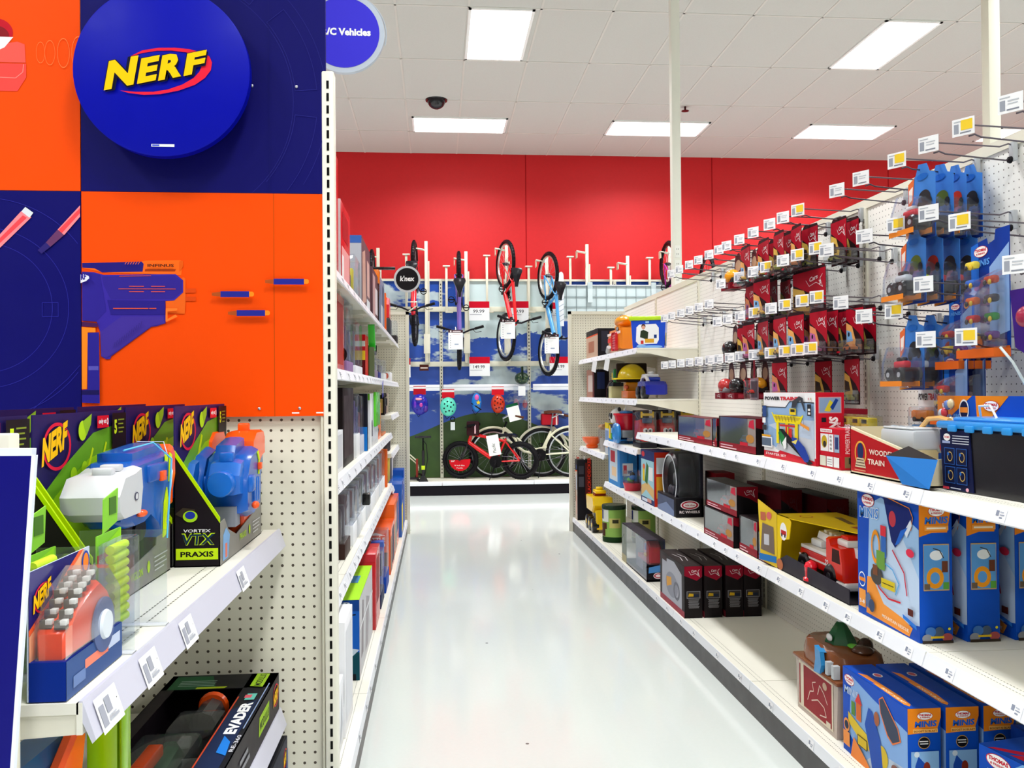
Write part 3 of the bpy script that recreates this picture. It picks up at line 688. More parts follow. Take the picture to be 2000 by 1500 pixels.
for i,(yy,w_,l) in enumerate(((1.12,.37,'rear row blaster box at the left edge, only its purple top strip showing'),(1.50,.37,'rear row blaster box, its purple top strip showing over the grey muzzled gun box'),(1.895,.385,'rear row blaster box in the corner by the pegboard'))):
    vtx_box(l,w_,.085,.306,(-.633,yy,1.0705),'VIGILON',None)
# ---- small packs in front
def drum_pack(label,loc):
    t=thing('dart_drum_pack',label,'toy pack',loc,FL)
    w,d,h=.165,.040,.138
    m=MB(); m.box(-w/2,w/2,d/2-.0015,d/2,0,h,'c8d4e6'); m.art((-w/2,d/2-.0015,0),(1,0,0),(0,0,1),[('p',[(0,.55),(.25,.68),(.55,.84),(.8,1),(0,1)],'241f70'),('p',[(0,.55),(.25,.68),(.8,1),(.88,1),(.3,.66),(0,.50)],'ff6a3a'),('p',[(0,.2),(.3,.1),(.95,.6),(.88,1),(.3,.66),(0,.5)],'f8b48a')]+nerf(.05,.66,.30,.17,18)+[('e',.90,.88,.07,.10,'2a4ab0'),('e',.90,.88,.05,.08,'ff8a30')],w,h); m.obj('back_card',t)
    m=MB(); m.box(-w/2,w/2,-d/2,d/2-.002,0,.042,'0a2c8c'); m.art((-w/2,-d/2,0),(1,0,0),(0,0,1),[('r',.0,.0,1,1,'3d5a94'),('r',.30,.45,.72,.7,'ff8a70'),('r',.72,.5,.95,.8,'c8d4ee'),('r',.1,.2,.3,.5,'6f8ac0')],w,.042); m.obj('tray',t)
    m=MB(); chamfer([(-.075,.042),(-.075,.070),(-.05,.088),(-.01,.102),(.02,.108),(.045,.092),(.070,.062),(.07,.042)],.016,-.018,m,'ff5428g',.005)
    m.lathe([(.032,-.019),(.032,-.022),(.012,-.023)],(.022,0,.055),'5a6a9a','y',28); m.lathe([(.018,-.022),(.016,-.026)],(.022,0,.055),'dfe6ee','y',24)
    m.obj('drum',t)
    m=MB()
    for k in range(7):
        for j in range(2):
            x=-.070+k*.012+j*.004; z=.074+k*.0085-(k>3)*(k-3)*.004; m.box(x-.004,x+.004,-.017+j*.017,-.004+j*.017,z,z+.010,'5e564eg',.001); m.box(x-.0042,x+.0042,-.0172+j*.017,-.010+j*.017,z+.0045,z+.0105,'e8e4daag'[:6]+'g',.001)
    m.obj('dart_row',t)
    m=MB(); chamfer([(-w/2+.002,.043),(-w/2+.002,.078),(-.05,.112),(.0,.130),(.04,.122),(w/2-.004,.09),(w/2-.004,.043)],d/2-.003,-d/2-.003,m,CLEAR,.004); m.obj('clear_blister',t)
    return t
drum_pack('orange dart drum pack in clear plastic, dark blue base, front left of shelf',(-.418,1.055,1.0715))
def refill(label,loc,w=.085,h=.145,darts=True):
    t=thing('dart_refill_pack',label,'toy pack',loc,FL)
    m=MB(); m.box(-w/2,w/2,.012,.0135,0,h,'86cc3a'); m.art((-w/2,.012,0),(1,0,0),(0,0,1),[('p',[(0,.85),(1,1),(1,.6),(0,.4)],'9adf20'),('r',.0,.72,.6,.83,'e3122c'),('t','only at',.06,.745,.42,.05,'ffffff'),('r',.72,0,1,.35,'4a4a4e')],w,h); m.obj('back_card',t)
    m=MB()
    if darts:
        for k in range(9): m.tube([(-.036,-.002,.03+k*.012),(.018,-.002,.03+k*.012)],.0062,'d0f03a',10)
        m.obj('darts',t)
    m=MB(); m.box(-w/2,w/2,-.014,.011,0,h*.93,CLEAR,.003); m.obj('clear_blister',t)
    m=MB(); m.prism([(-.02,h),(.03,h+.01),(.034,h+.055),(-.018,h+.045)],'y',.012,.0135,'8cd040'); m.box(-.0,.025,.0112,.0118,h+.022,h+.045,'4d7a2e'); m.obj('hang_tab',t)
    return t
refill('lime green dart refill pack behind the clear divider, darts in a stack',(-.425,1.205,1.0715)); refill('dart refill pack with a green hang tab at the left, behind the orange drum pack',(-.475,1.10,1.0715),.12,.135); refill('dart refill pack at the far left beside the blue board, mostly hidden',(-.50,1.005,1.0715),.07,.13)
for yy,l in ((1.29,'clear divider standing across the shelf before the PRAXIS box'),(1.155,'clear divider standing just behind the orange drum pack')):
    t=thing('shelf_divider',l,'divider',(-.45,yy,1.0705)); MB().box(-.058,.062,-.0008,.0008,.0,.135,CLEAR).obj('divider_plate',t); MB().box(-.058,.064,-.013,.001,0,.0018,'e8eaf0g').obj('foot',t)
# ---- lower shelf
t=thing('blaster_box','long flat black blaster box lying open windowed, lettered EVADER','toy box',(-.505,1.735,.6405),FL)
w,d,h=.80,.245,.088
m=MB(); m.box(-w/2,w/2,-d/2,-d/2+.002,0,h,'2c262b'); m.box(-w/2,w/2,d/2-.002,d/2,0,h,DK); m.box(-w/2,-w/2+.002,-d/2,d/2,0,h,DK); m.box(w/2-.002,w/2,-d/2,d/2,0,h,DK); m.box(-w/2,w/2,-d/2,d/2,0,.002,DK)
m.box(-w/2,w/2,-d/2,-d/2+.062,h-.002,h,'16161e'); m.box(w/2-.10,w/2,-d/2,d/2,h-.002,h,'1a1a1e'); m.box(-w/2,w/2,d/2-.03,d/2,h-.002,h,DK)
m.art((-w/2,-d/2,h),(1,0,0),(0,1,0),[('p',[(0,.2),(.05,.95),(.7,.95),(.78,.2)],'14244a'),('l',[(.0,.98),(.8,.98)],.003,'e0502a'),('t','EVADER',.53,.30,.22,.40,'ffffff',0,.1,.05),('r',.77,.35,.82,.7,'6ac8b8'),('r',.785,.5,.81,.75,'e05a6a'),('p',[(.40,.2),(.48,.3),(.52,.6),(.42,.55)],'1a7ad8'),('t','RE-360',.42,.04,.1,.14,'d0d0d8'),('r',.56,.10,.9,.14,'9ab0d8'),
   ('p',[(.87,.3),(.985,.3),(.99,.8),(.88,.8)],'9ac41e'),('t','MODULUS',.88,.40,.10,.26,'15151a',0,.1)],w,.06)
m.art((-w/2,-d/2,0),(1,0,0),(0,0,1),[('p',[(.70,.3),(.84,.3),(.845,.75),(.71,.75)],'9ac41e'),('t','MODULUS',.715,.4,.12,.22,'15151a',0,.1)]+nerf(.90,.35,.08,.4,6)+[('r',.45,.3,.58,.4,'8a8a90'),('r',.47,.5,.56,.6,'8a8a90'),('r',.15,.1,.3,.6,'b4b8be')],w,h)
m.art((w/2-.10,-d/2+.06,h),(1,0,0),(0,1,0),[('p',[(.0,.35),(.9,.5),(.9,.95),(0,.95)],'1d5a34'),('p',[(0,.25),(.12,.22),(.12,.6),(0,.6)],'b6cc20')]+[('r',.2+.1*i,.4,.24+.1*i,.85,'9ab8a8') for i in range(4)],.10,.18)
m.obj('carton',t)
m=MB(); chamfer([(-.30,-.06),(-.30,.02),(.1,.05),(.18,-.02),(.05,-.06)],.02,.06,m,'1d5a34g',.01); m.tube([(.18,0,.05),(.30,0,.05)],.028,'4a4648g'); m.lathe([(.030,0),(.034,.01),(.030,.02)],(.27,0.,.055),'ff5a14g','x'); m.box(-.15,.02,.03,.06,.055,.078,GO,.004)
m.box(-.36,-.26,-.02,.05,.03,.07,'b8541cg',.01); m.box(-.20,-.08,-.06,.0,.03,.065,'c9501eg',.012)
m.obj('blaster_body',t)
m=MB()
for (x0,x1,y0,y1,z1) in ((-.35,-.12,-.05,.09,.082),(-.10,.08,-.03,.09,.078),(.08,.2,-.05,.05,.08)): m.box(x0,x1,y0,y1,.02,z1,CLEAR,.012)
m.obj('clear_blister',t)
t=thing('blaster_box','black box with yellow brand word on the deck below the long EVADER box','toy box',(-.46,1.92,.30),FL)
m=carton_mesh(.38,.20,.288,'1a1a22',front=[('r',0,0,1,1,'1c2038')]+nerf(.86,.80,.12,.10,10)+[('r',.80,.1,.83,.7,'8fb8e8'),('r',.86,.1,.88,.6,'8fb8e8'),('p',[(.9,0),(1,0),(1,.9),(.95,.9)],'4a5a8a')],top=[('r',.02,.02,.98,.98,'15151c'),('t','NERF',.86,.62,.10,.22,'ffc400',0,.2,.05)]); m.obj('carton',t)
t=thing('base_cabinet','cream base deck under the near left blaster shelves','base',(-.67,1.55,0)); MB().box(-.28,.30,-.58,.59,.2,.30,DECK).obj('base_deck',t); MB().box(-.27,.285,-.57,.58,0,.2,'262022').obj('kick_plate',t)
# blue-orange blaster and lime box at bottom left of the photo
t=thing('toy_blaster','blue and orange toy blaster at the lower left corner under the shelf','toy blaster',(-.492,1.085,.6425),FL)
m=MB(); chamfer([(-.13,.0),(-.14,.28),(-.06,.335),(.08,.33),(.085,.16),(.03,.0)],.03,-.03,m,'135c9cg',.01); m.obj('blaster_body',t)
m=MB(); chamfer([(-.05,.20),(-.03,.30),(.045,.345),(.07,.335),(.05,.26),(.03,.17),(.0,.15)],-.028,-.045,m,GO,.004); m.art((-.03,-.0455,.22),(.62,0,.78),(-.78,0,.62),[('t','PYRAGON',0,.0,1,1,'2a1a14',0,0,.03)],.08,.014); m.obj('orange_cover',t)
m=MB(); m.lathe([(.05,-.030),(.05,-.04),(.035,-.045)],(-.06,0,.20),'8cc414g','y',20); m.obj('drum',t)
m=MB(); m.tube([(-.12,-.01,.05),(-.14,-.01,.33)],.02,'a8261eg'); m.obj('barrel',t)
t=thing('toy_box','lime green slab sided toy piece hanging under the shelf beside the blue blaster','toy',(-.440,1.205,.6925),FL)
m=MB(); m.box(-.026,.026,-.022,.018,.19,.345,'a8dc00g',.004); m.box(-.022,.030,-.018,.02,.15,.2,'a8dc00g',.004); m.box(-.03,-.005,-.031,-.025,.2,.34,'8cc000g',.002); m.obj('block',t)
MB().box(-.028,.026,-.024,.02,-.05,.15,'2a272c').obj('foot_box',t)
# ======================= BACK WALL BIKE DISPLAY =======================
m_, nt, b = newmat('mural_print')
tc = nt.nodes.new('ShaderNodeTexCoord'); s_ = nt.nodes.new('ShaderNodeSeparateXYZ'); nt.links.new(tc.outputs['Object'], s_.inputs[0])
mp = nt.nodes.new('ShaderNodeMapping'); mp.inputs['Scale'].default_value=(1.5,1,3.4); mp.inputs['Location'].default_value=(3.3,0,.6); nt.links.new(tc.outputs['Object'], mp.inputs[0])
n1 = nt.nodes.new('ShaderNodeTexNoise'); n1.inputs['Scale'].default_value=1.25; n1.inputs['Detail'].default_value=6; n1.inputs['Roughness'].default_value=.55; nt.links.new(mp.outputs[0], n1.inputs['Vector'])
mr = nt.nodes.new('ShaderNodeMapRange'); mr.inputs[1].default_value=.25; mr.inputs[2].default_value=3.0; nt.links.new(s_.outputs[2], mr.inputs[0])
sky = mixc(nt, mr.outputs[0], rgb('3f5cb4'), rgb('0347ac'))
cl = nt.nodes.new('ShaderNodeMapRange'); cl.inputs[1].default_value=.535; cl.inputs[2].default_value=.585; nt.links.new(n1.outputs[0], cl.inputs[0])
n2 = nt.nodes.new('ShaderNodeTexNoise'); n2.inputs['Scale'].default_value=6; nt.links.new(tc.outputs['Object'], n2.inputs['Vector'])
cloud = mixc(nt, n2.outputs[0], rgb('8fa6b8'), rgb('dfeceb'))
c = mixc(nt, cl.outputs[0], sky, cloud)
# big pale cloud of the middle panel (upper right)
gx = mth(nt,'GREATER_THAN', s_.outputs[0], .42); gz = mth(nt,'GREATER_THAN', mth(nt,'ADD', s_.outputs[2], mth(nt,'MULTIPLY', n1.outputs[0], .5)), 2.42)
c = mixc(nt, mth(nt,'MULTIPLY', mth(nt,'MULTIPLY', gx, gz), mth(nt,'LESS_THAN', s_.outputs[0], 1.78)), c, rgb('cfe2e4'))
# hills
hill = mth(nt,'ADD', mth(nt,'MULTIPLY', mth(nt,'SINE', mth(nt,'MULTIPLY', mth(nt,'ADD', s_.outputs[0], .05), 2.1)), .20), .90)
hm = mth(nt,'LESS_THAN', s_.outputs[2], hill)
grass = mixc(nt, n2.outputs[0], rgb('1e3a12'), rgb('3d5c22'))
c = mixc(nt, hm, c, grass)
nt.links.new(c, b.inputs['Base Color']); b.inputs['Roughness'].default_value=.45
MX=[-3.66,-2.42,-1.18,.065,1.305,2.545,3.785,5.0]
BZ=2.985
for i in range(len(MX)-1):
    x0,x1=MX[i],MX[i+1]
    nmx=['far left out of sight','second, hidden by left shelves','behind the round black sign','behind the purple bike','behind the blue bike','behind the grey wire grid','right, over the pegboard'][i]
    t=thing('display_bay','bike display bay with sky and hill mural, '+nmx,'display bay',(x0,12.3,0))
    def rel(): q=MB(); q.T=Matrix.Translation((-x0,-12.3,0)); return q
    rel().box(x0,x1,12.30,12.32,.19,BZ-.03,'mural_print').obj('mural_panel',t)
    bpy.data.objects[t.children[-1].name].location=(0,0,0)
    rel().box(x0,x1,12.27,12.33,BZ-.03,BZ,CREAM).obj('top_cap',t)
    for z in (2.555,1.785): rel().box(x0,x1,12.235,12.30,z-.035,z+.035,'dcdac6',.004).obj('cross_beam',t)
    q=rel(); q.box(x0-.022,x0+.022,12.255,12.30,.19,BZ-.03,'cfcdbb'); z=.25
    while z<BZ-.05: q.box(x0-.006,x0+.006,12.2542,12.255,z,z+.024,'14120f'); z+=.048
    q.obj('slotted_upright',t)
    q=rel(); q.box(x0,x1,11.76,12.30,.165,.185,DECK)
    for yy in (11.86,11.96,12.06,12.16): q.box(x0,x1,yy,yy+.012,.185,.189,'c9c6b4')
    q.obj('platform_deck',t)
    rel().box(x0+.002,x1-.002,11.735,11.76,.135,.19,RAIL,.004).obj('front_strip',t)
    rel().box(x0,x1,11.755,11.79,0,.137,'17131a').obj('kick_plate',t)
for o in bpy.data.objects:
    pass
# mural uses world-like coordinates: shift through the mapping of each panel's own origin is avoided by baking vertices in place
for o in [o for o in bpy.data.objects if o.name.startswith('mural_panel')]:
    p=o.parent; off=p.location.copy()
    for v in o.data.vertices: v.co += off
    o.location = -off
for i,(x0,x1,l) in enumerate(((-1.155,.04,'white ledge over the dark blue helmet'),(.09,1.28,'white ledge over the mint helmet'),(1.33,2.5,'white ledge right of the green helmet'))):
    t=thing('ledge',l,'ledge',(x0,12.05,1.46)); MB().box(0,x1-x0,-.03,.20,-.035,-.02,DECK).obj('deck',t); MB().box(0,x1-x0,-.045,-.03,-.05,.035,RAIL,.003).obj('front_strip',t)
    MB().box(0,x1-x0,-.047,-.0455,-.006,.0,'b8bcc8').obj('strip_groove',t)
# ---- bikes
def wheel(t,cx,cz,r,tire='141216',rim='b8bcc4m',rt=.026,disc=None):
    m=MB(); m.torus((cx,0,cz),r-rt,rt,tire,'y',44,8)
    if rt>.022:
        for i in range(44):
            a=2*PI*i/44; x,z=cx+(r-.001)*math.cos(a),cz+(r-.001)*math.sin(a)
            m.box(x-.004,x+.004,-.014,.014,z-.004,z+.004,tire)
    w=m.obj('wheel',t)
    m=MB(); rr=r-2*rt; m.lathe([(rr-.018,-.010),(rr,-.013),(rr,.013),(rr-.018,.010),(rr-.018,-.010)],(cx,0,cz),rim,'y',44); m.obj('rim',w)
    m=MB()
    for i in range(18):
        a=2*PI*i/18; s=.018*(1 if i%2 else -1); m.tube([(cx+.012*math.cos(a+.5),s,cz+.012*math.sin(a+.5)),(cx+rr*math.cos(a),0,cz+rr*math.sin(a))],.0012,'c8ccd2m',4,False)
    m.lathe([(.014,-.05),(.014,-.03),(.022,-.028),(.022,.028),(.014,.03),(.014,.05)],(cx,0,cz),'3a3a40m','y',12); m.obj('spokes',w)
    return w
def bike(label,r,wb,col,style='mtb',loc=(0,0,0),rot=None,dark=False,tire=.026,rim='b8bcc4m',fork=None,seatc='15131ag',seat_h=None,group=None,pose=None,hwid=None):
    t=thing('bicycle',label,'bicycle',(0,0,0),0,group)
    C_=col; z0=r; bb=(wb*.40,0,r-.03 if style!='mini' else r-.02)
    sh=seat_h or (r+.42); st=(wb*.40-.14-(.02 if style=='cruiser' else 0),0,r+.30); hb=(wb-.16,0,r+.36); hl=(wb-.125,0,r+.24)
    wheel(t,0,r,r,rim=rim,rt=tire); wheel(t,wb,r,r,rim=rim,rt=tire)
    m=MB(); ss=(r+.0)
    if style=='cruiser':
        m.tube([hb,(wb*.62,0,r+.14),(wb*.45,0,r+.05),(st[0]+.06,0,r+.08)],.015,C_,10); m.tube([hl,(wb*.60,0,r+.02),bb],.019,C_,10)
    else:
        m.tube([hb,(st[0],0,st[2]-.04)],.022,C_,10); m.tube([hl,bb],.030,C_,10)
    m.tube([bb,st],.016,C_,10); m.tube([hb,hl],.022,C_,12)
    for s in (-1,1):
        m.tube([(bb[0],s*.02,bb[2]),(0,s*.055,r)],.010,C_,8); m.tube([(st[0],s*.015,st[2]-.05),(0,s*.055,r)],.009,C_,8)
    m.obj('frame',t)
    m=MB(); fc=fork or C_
    m.tube([(hl[0]+.003,0,hl[2]-.005),(hl[0]+.012,0,hl[2]-.04)],.02,fc,10)
    for s in (-1,1): m.tube([(hl[0]+.012,s*.02,hl[2]-.035),(hl[0]+.02,s*.052,hl[2]-.06),(wb,s*.052,r)],.0115,fc,8)
    m.obj('fork',t)
    top=(hb[0]-.03,0,hb[2]+.08)
    m=MB(); m.tube([hb,top],.014,'1a181dm',8); hw=hwid or .30
    if style=='cruiser': q_=(hwid or .27)/.27; pts=[(top[0]-.22,-.30*q_,top[2]+.06),(top[0]-.05,-.27*q_,top[2]+.10),(top[0]+.05,-.10,top[2]+.05),(top[0]+.04,0,top[2]),(top[0]+.05,.10,top[2]+.05),(top[0]-.05,.27*q_,top[2]+.10),(top[0]-.22,.30*q_,top[2]+.06)]
    else: pts=[(top[0]-.05,-hw,top[2]+.05),(top[0],-.12,top[2]+.04),(top[0]+.03,-.05,top[2]),(top[0]+.03,.05,top[2]),(top[0],.12,top[2]+.04),(top[0]-.05,hw,top[2]+.05)]
    m.tube(pts,.012,'1a181dm' if style!='cruiser' else 'c8ccd2m',8); h_=m.obj('handlebar',t)
    for s in (0,-1):
        g=MB(); a=Vector(pts[s]); c_=Vector(pts[1 if s==0 else -2]); d_=(a-c_).normalized(); g.tube([a-d_*.11,a+d_*.01],.018,'121014' if style!='cruiser' else '5a3420',10); g.tube([a-d_*.14+Vector((.0,0,0)),a-d_*.10+Vector((.05,0,-.02)),a-d_*.02+Vector((.06,0,-.03))],.004,'2a2a2em',6); g.obj('grip',h_)
    m=MB(); m.tube([st,(st[0]-.03,0,sh-.03)],.013,'8a8c92m',8); sx=st[0]-.035
    prof=[(sx-.12,.075,sh-.015),(sx-.08,.085,sh),(sx,.05,sh-.002),(sx+.07,.024,sh-.004),(sx+.13,.018,sh-.012)]
    vs_=[]
    for (x,w_,z) in prof: vs_+=[(x,-w_,z-.03),(x,-w_*.9,z),(x,-w_*.3,z+.012),(x,w_*.3,z+.012),(x,w_*.9,z),(x,w_,z-.03)]
    fs=[tuple(range(6))[::-1],tuple(range(24,30))]+[(i*6+j,i*6+(j+1)%6,(i+1)*6+(j+1)%6,(i+1)*6+j) for i in range(4) for j in range(6)]
    m.add(vs_,fs,seatc,True); m.obj('seat',t)
    m=MB(); m.lathe([(.085,.035),(.088,.038),(.085,.041)],bb,'1c1a1em','y',28); m.tube([(bb[0],.045,bb[2]),(bb[0]+.04,.06,bb[2]-.15)],.009,'2a282dm',6); m.tube([(bb[0],-.045,bb[2]),(bb[0]-.04,-.06,bb[2]+.15)],.009,'2a282dm',6); m.tube([(bb[0],-.05,bb[2]),(bb[0],.05,bb[2])],.02,'2a282dm',10)
    m.tube([(0,.045,r+.035),(bb[0],.045,bb[2]+.085)],.004,'4a484cm',4); m.tube([(0,.045,r-.035),(bb[0],.045,bb[2]-.085)],.004,'4a484cm',4); m.obj('crank',t)
    for (x,y,z) in ((bb[0]+.04,.105,bb[2]-.15),(bb[0]-.04,-.105,bb[2]+.15)):
        m=MB(); m.torus((x,y,z),.04,.006,'1a181c','z',12,6,(1,1)); m.box(x-.008,x+.008,y-.042,y+.042,z-.008,z+.008,'1a181c'); m.obj('pedal',t)
    if style=='cruiser':
        for cx in (0,wb):
            m=MB(); pts=[(cx+(r+.018)*math.cos(math.radians(a)),0,r+(r+.018)*math.sin(math.radians(a))) for a in (range(20,175,10) if cx==wb else range(5,170,10))]; m.tube(pts,.018,C_,6); m.obj('fender',t)
    if style!='hang':
        pass
    if rot is not None: t.matrix_world = Matrix.Translation(loc) @ rot
    return t
# hanging pose: bike forward axis points down, saddle side towards the aisle
def hang(x,ztop,r,yaw,Yb=12.2):
    # local x->-Z, local z(up)->-Y, local y -> X (sign)
    B=Matrix(((0,-1,0,0),(0,0,-1,0),(-1,0,0,0),(0,0,0,1)))
    B=Matrix(((0,1,0,0),(0,0,-1,0),(-1,0,0,0),(0,0,0,1)))
    return (x,Yb,ztop-r), Matrix.Rotation(math.radians(yaw),4,'Z') @ B
HG=[(-.86,3.33,.30,.95,'2a2a30g',0,'black bicycle hanging at the far left, only wheel top over the shelves'),
    (-.27,3.46,.29,.86,'d81626g',-4,'red bicycle hanging behind the round black sign'),
    (.31,3.31,.32,.98,'7a62b8g',0,'purple bicycle hanging edge-on with a white card'),
    (.855,3.47,.33,1.0,'e01018g',17,'red bicycle hanging third along, its wheels seen at an angle'),
    (1.44,3.31,.33,1.05,'4d9ad6g',17,'light blue bicycle hanging beside the end panel'),
    (3.20,3.47,.32,.95,'a8308cg',4,'magenta bicycle hanging behind the thin cream pole'),
    (3.78,3.29,.32,.95,'3a3a44g',0,'black bicycle hanging farthest right behind the hooks')]
for (x,zt,r,wb,c_,yaw,l) in HG:
    loc,rot=hang(x,zt,r,yaw); bike(l,r,wb,c_,'mtb',loc,rot,rim='d0d2cam' if yaw>10 else '2a282cm',group=None,fork='1a181dg' if yaw<10 else None)
# racks
for (x,zt,l) in ((-.80,3.40,'beside the black bike at far left'),(-.135,3.50,'beside the red bike behind the black sign'),(.42,3.36,'beside the purple bike'),(.99,3.50,'behind the red bike seen at an angle'),(1.56,3.34,'behind the light blue bike'),(2.135,3.47,'empty, taller of the two above the wire grid'),(2.72,3.31,'empty, shorter of the two above the wire grid'),(3.33,3.47,'beside the magenta bike')):
    t=thing('bike_rack','cream upright bike rack '+l,'rack',(x,12.2,0))
    MB().box(-.022,.022,-.02,.02,1.80,zt,'e4e0cc',.003).obj('post',t)
    MB().box(.025,.045,-.02,.02,1.80,zt-.28,'d8d4c0',.002).obj('side_rail',t)
    m=MB(); m.tube([(-.02,-.03,zt-.13),(-.16,-.06,zt-.11),(-.17,-.17,zt-.12),(-.03,-.15,zt-.14)],.010,'e4e0cc',6); m.box(-.17,-.16,-.16,-.05,zt-.21,zt-.11,'cfc9b0'); m.obj('hook',t)
    MB().box(-.04,.05,-.05,-.02,1.93,2.2,'e6e2cf',.004).obj('lower_plate',t)
for (x,zt,l) in ((-.41,3.30,'just above the round black sign'),(.145,3.14,'left of the purple bike'),(.71,3.29,'left of the angled red bike'),(1.30,3.14,'left of the light blue bike'),(1.89,3.28,'right of the white rounded totem'),(2.47,3.13,'between the two empty racks'),(3.03,3.27,'left of the thin cream pole')):
    t=thing('hook_post','thin cream post with flat cap '+l,'post',(x,12.16,0))
    MB().box(-.016,.016,-.012,.012,2.52,zt,'dedac6',.002).obj('post',t); MB().box(-.05,.05,-.03,.03,zt,zt+.016,'efeadb',.003).obj('cap',t); MB().box(-.016,.09,-.015,.05,2.50,2.525,'d8d4c0').obj('foot',t)
# price signs
def price_sign(x,z,w,h,txt,label):
    m=MB().box(0,w,0,.004,0,h,'f1f3f4'); m.art((0,0,0),(1,0,0),(0,0,1),[('r',0,.66,1,1,'c80d28'),('t',txt,.20,.40,.55,.17,'3a3c44',0,0,.01),('r',.04,.30,.62,.325,'9a9ea8'),('e',.05,.55,.012,.012,'9a9ea8')],w,h)
    o=m.obj('price_sign'); o.location=(x,12.12,z); return tag(o,label,'price sign')
price_sign(.455,2.385,.285,.268,'99.99','red and white price sign 99.99 left of the angled red bike')
price_sign(1.02,2.38,.27,.275,'99.99','red and white price sign 99.99 right of the angled red bike')
price_sign(.455,1.61,.285,.268,'149.99','red and white price sign reading 149.99')
price_sign(1.61,2.375,.27,.262,'399','red topped price sign cut off by the rounded totem')
price_sign(1.58,1.61,.28,.265,'199.99','red topped price sign starting 19, beside the end panel')
price_sign(-.60,1.60,.24,.265,'129.99','red topped price sign at the left edge of the bike display')
m=MB().box(0,.125,0,.003,0,.085,'4a241c'); m.art((0,0,0),(1,0,0),(0,0,1),[('r',.1,.35,.9,.55,'d8c8c0')],.125,.085); o=m.obj('sign_card'); o.location=(-.235,12.1,1.69); tag(o,'small brown card under the beam below the left red bike','card')
for (x,z,zh,l) in ((.155,1.948,2.235,'white info card with dark header hanging from the purple bike'),(.842,2.087,2.37,'white info card with dark header hanging from the angled red bike'),(1.42,1.89,2.16,'white info card with dark header hanging from the light blue bike')):
    t=thing('info_card',l,'card',(x,11.385,z)); w_,h_=.190,.255
    m=MB().box(0,w_,0,.002,0,h_,'f4f5f6'); m.art((0,0,0),(1,0,0),(0,0,1),[('r',0,.86,1,1,'4a262c'),('r',.30,.90,.85,.95,'d8ccd0'),('r',.12,.885,.22,.975,'e8e0e4'),('r',.3,.77,.8,.785,'c88890')]+[('e',.15,.7-.12*i,.03,.022,'8a8e98') for i in range(6)]+[('r',.42,.24,.7,.29,'9aa8c0')],w_,h_); m.obj('card',t)
    MB().tube([(w_/2,.003,h_-.02),(w_/2,.03,zh-z),(w_/2,.09,zh-z+.01)],.004,'e8e8ea').obj('tie',t)
# standing bikes (front to the left)
Rz=Matrix.Rotation
b1=bike('red kids bicycle standing on the white platform, white label on its frame',.262,.86,'e00c14g','mini',(1.135,11.87,.187),Rz(math.radians(180-19),4,'Z'),rim='2a282cm',tire=.030,fork='1a1418g',seat_h=.62,hwid=.14)
m=MB(); m.lathe([(.150,0),(.150,.004)],(0,0,0),'d81626','y',40); o=MB()
o.add([(0,0,0)]+[(.155*math.cos(math.radians(a)),0,.155*math.sin(math.radians(a))) for a in range(175,366,8)],[(0,i,i+1) for i in range(1,24)],'d81626')
o.art((.155,.001,-.155),(-1,0,0),(0,0,1),[('t','20"',.08,.40,.2,.07,'ffffff'),('t','16 inch Bike',.25,.22,.48,.06,'ffdede'),('t','Pacific',.35,.11,.3,.05,'ffdede')],.31,.31)
w=o.obj('wheel_card',b1); w.location=(.86,.034,.262)
m=MB(); m.box(-.085,.085,-.002,.002,-.14,.14,'f6f6f4'); m.art((.085,.0022,-.14),(-1,0,0),(0,0,1),[('t','Pacific',.62,.12,.62*1.2,.16,'222222',90,.2,.0)],.17,.28); o=m.obj('paper_tag',b1); o.location=(.36,.07,.47); o.rotation_euler=(0,math.radians(10),0)
m=MB(); m.box(-.09,.09,.05,.10,.60,.80,'35161c',.02); m.box(-.05,-.03,.1,.104,.63,.75,'e8b8c0'); m.obj('handlebar_bag',b1).location=(.66,-.02,0)
MB().tube([(.33,.04,.22),(.40,.16,.003)],.006,'1a181cm').obj('kickstand',b1)
b2=bike('cream step-through bicycle with brown saddle on the platform',.345,1.08,'e9e6c8g','cruiser',(1.86,12.1,.187),Rz(math.radians(180-3),4,'Z'),tire=.020,rim='c8ccd2m',seatc='5a2f1cg',seat_h=.93,hwid=.17)
MB().tube([(.40,.04,.30),(.46,.14,.003)],.006,'1a181cm').obj('kickstand',b2)
m=MB(); m.box(-.085,.085,-.002,.002,-.13,.11,'f4f6f2'); m.box(-.085,.085,-.0024,.0024,.07,.11,'155a38'); o=m.obj('paper_tag',b2); o.location=(.80,.19,.93); o.rotation_euler=(0,math.radians(14),0)
b3=bike('cream bicycle parked behind, black front wheel showing between the frames',.345,1.08,'dcd8c0g','cruiser',(2.55,12.2,.187),Rz(math.radians(180),4,'Z'),tire=.022,rim='8a8c92m',seatc='3a2018g',seat_h=.95,hwid=.08)
m=MB(); m.box(-.10,.14,-.07,.07,-.09,.07,'b01828',.02); m.box(-.08,-.06,-.075,.075,-.09,.07,'f0d8d8'); o=m.obj('rear_bag',b3); o.location=(.95,.02,.82)
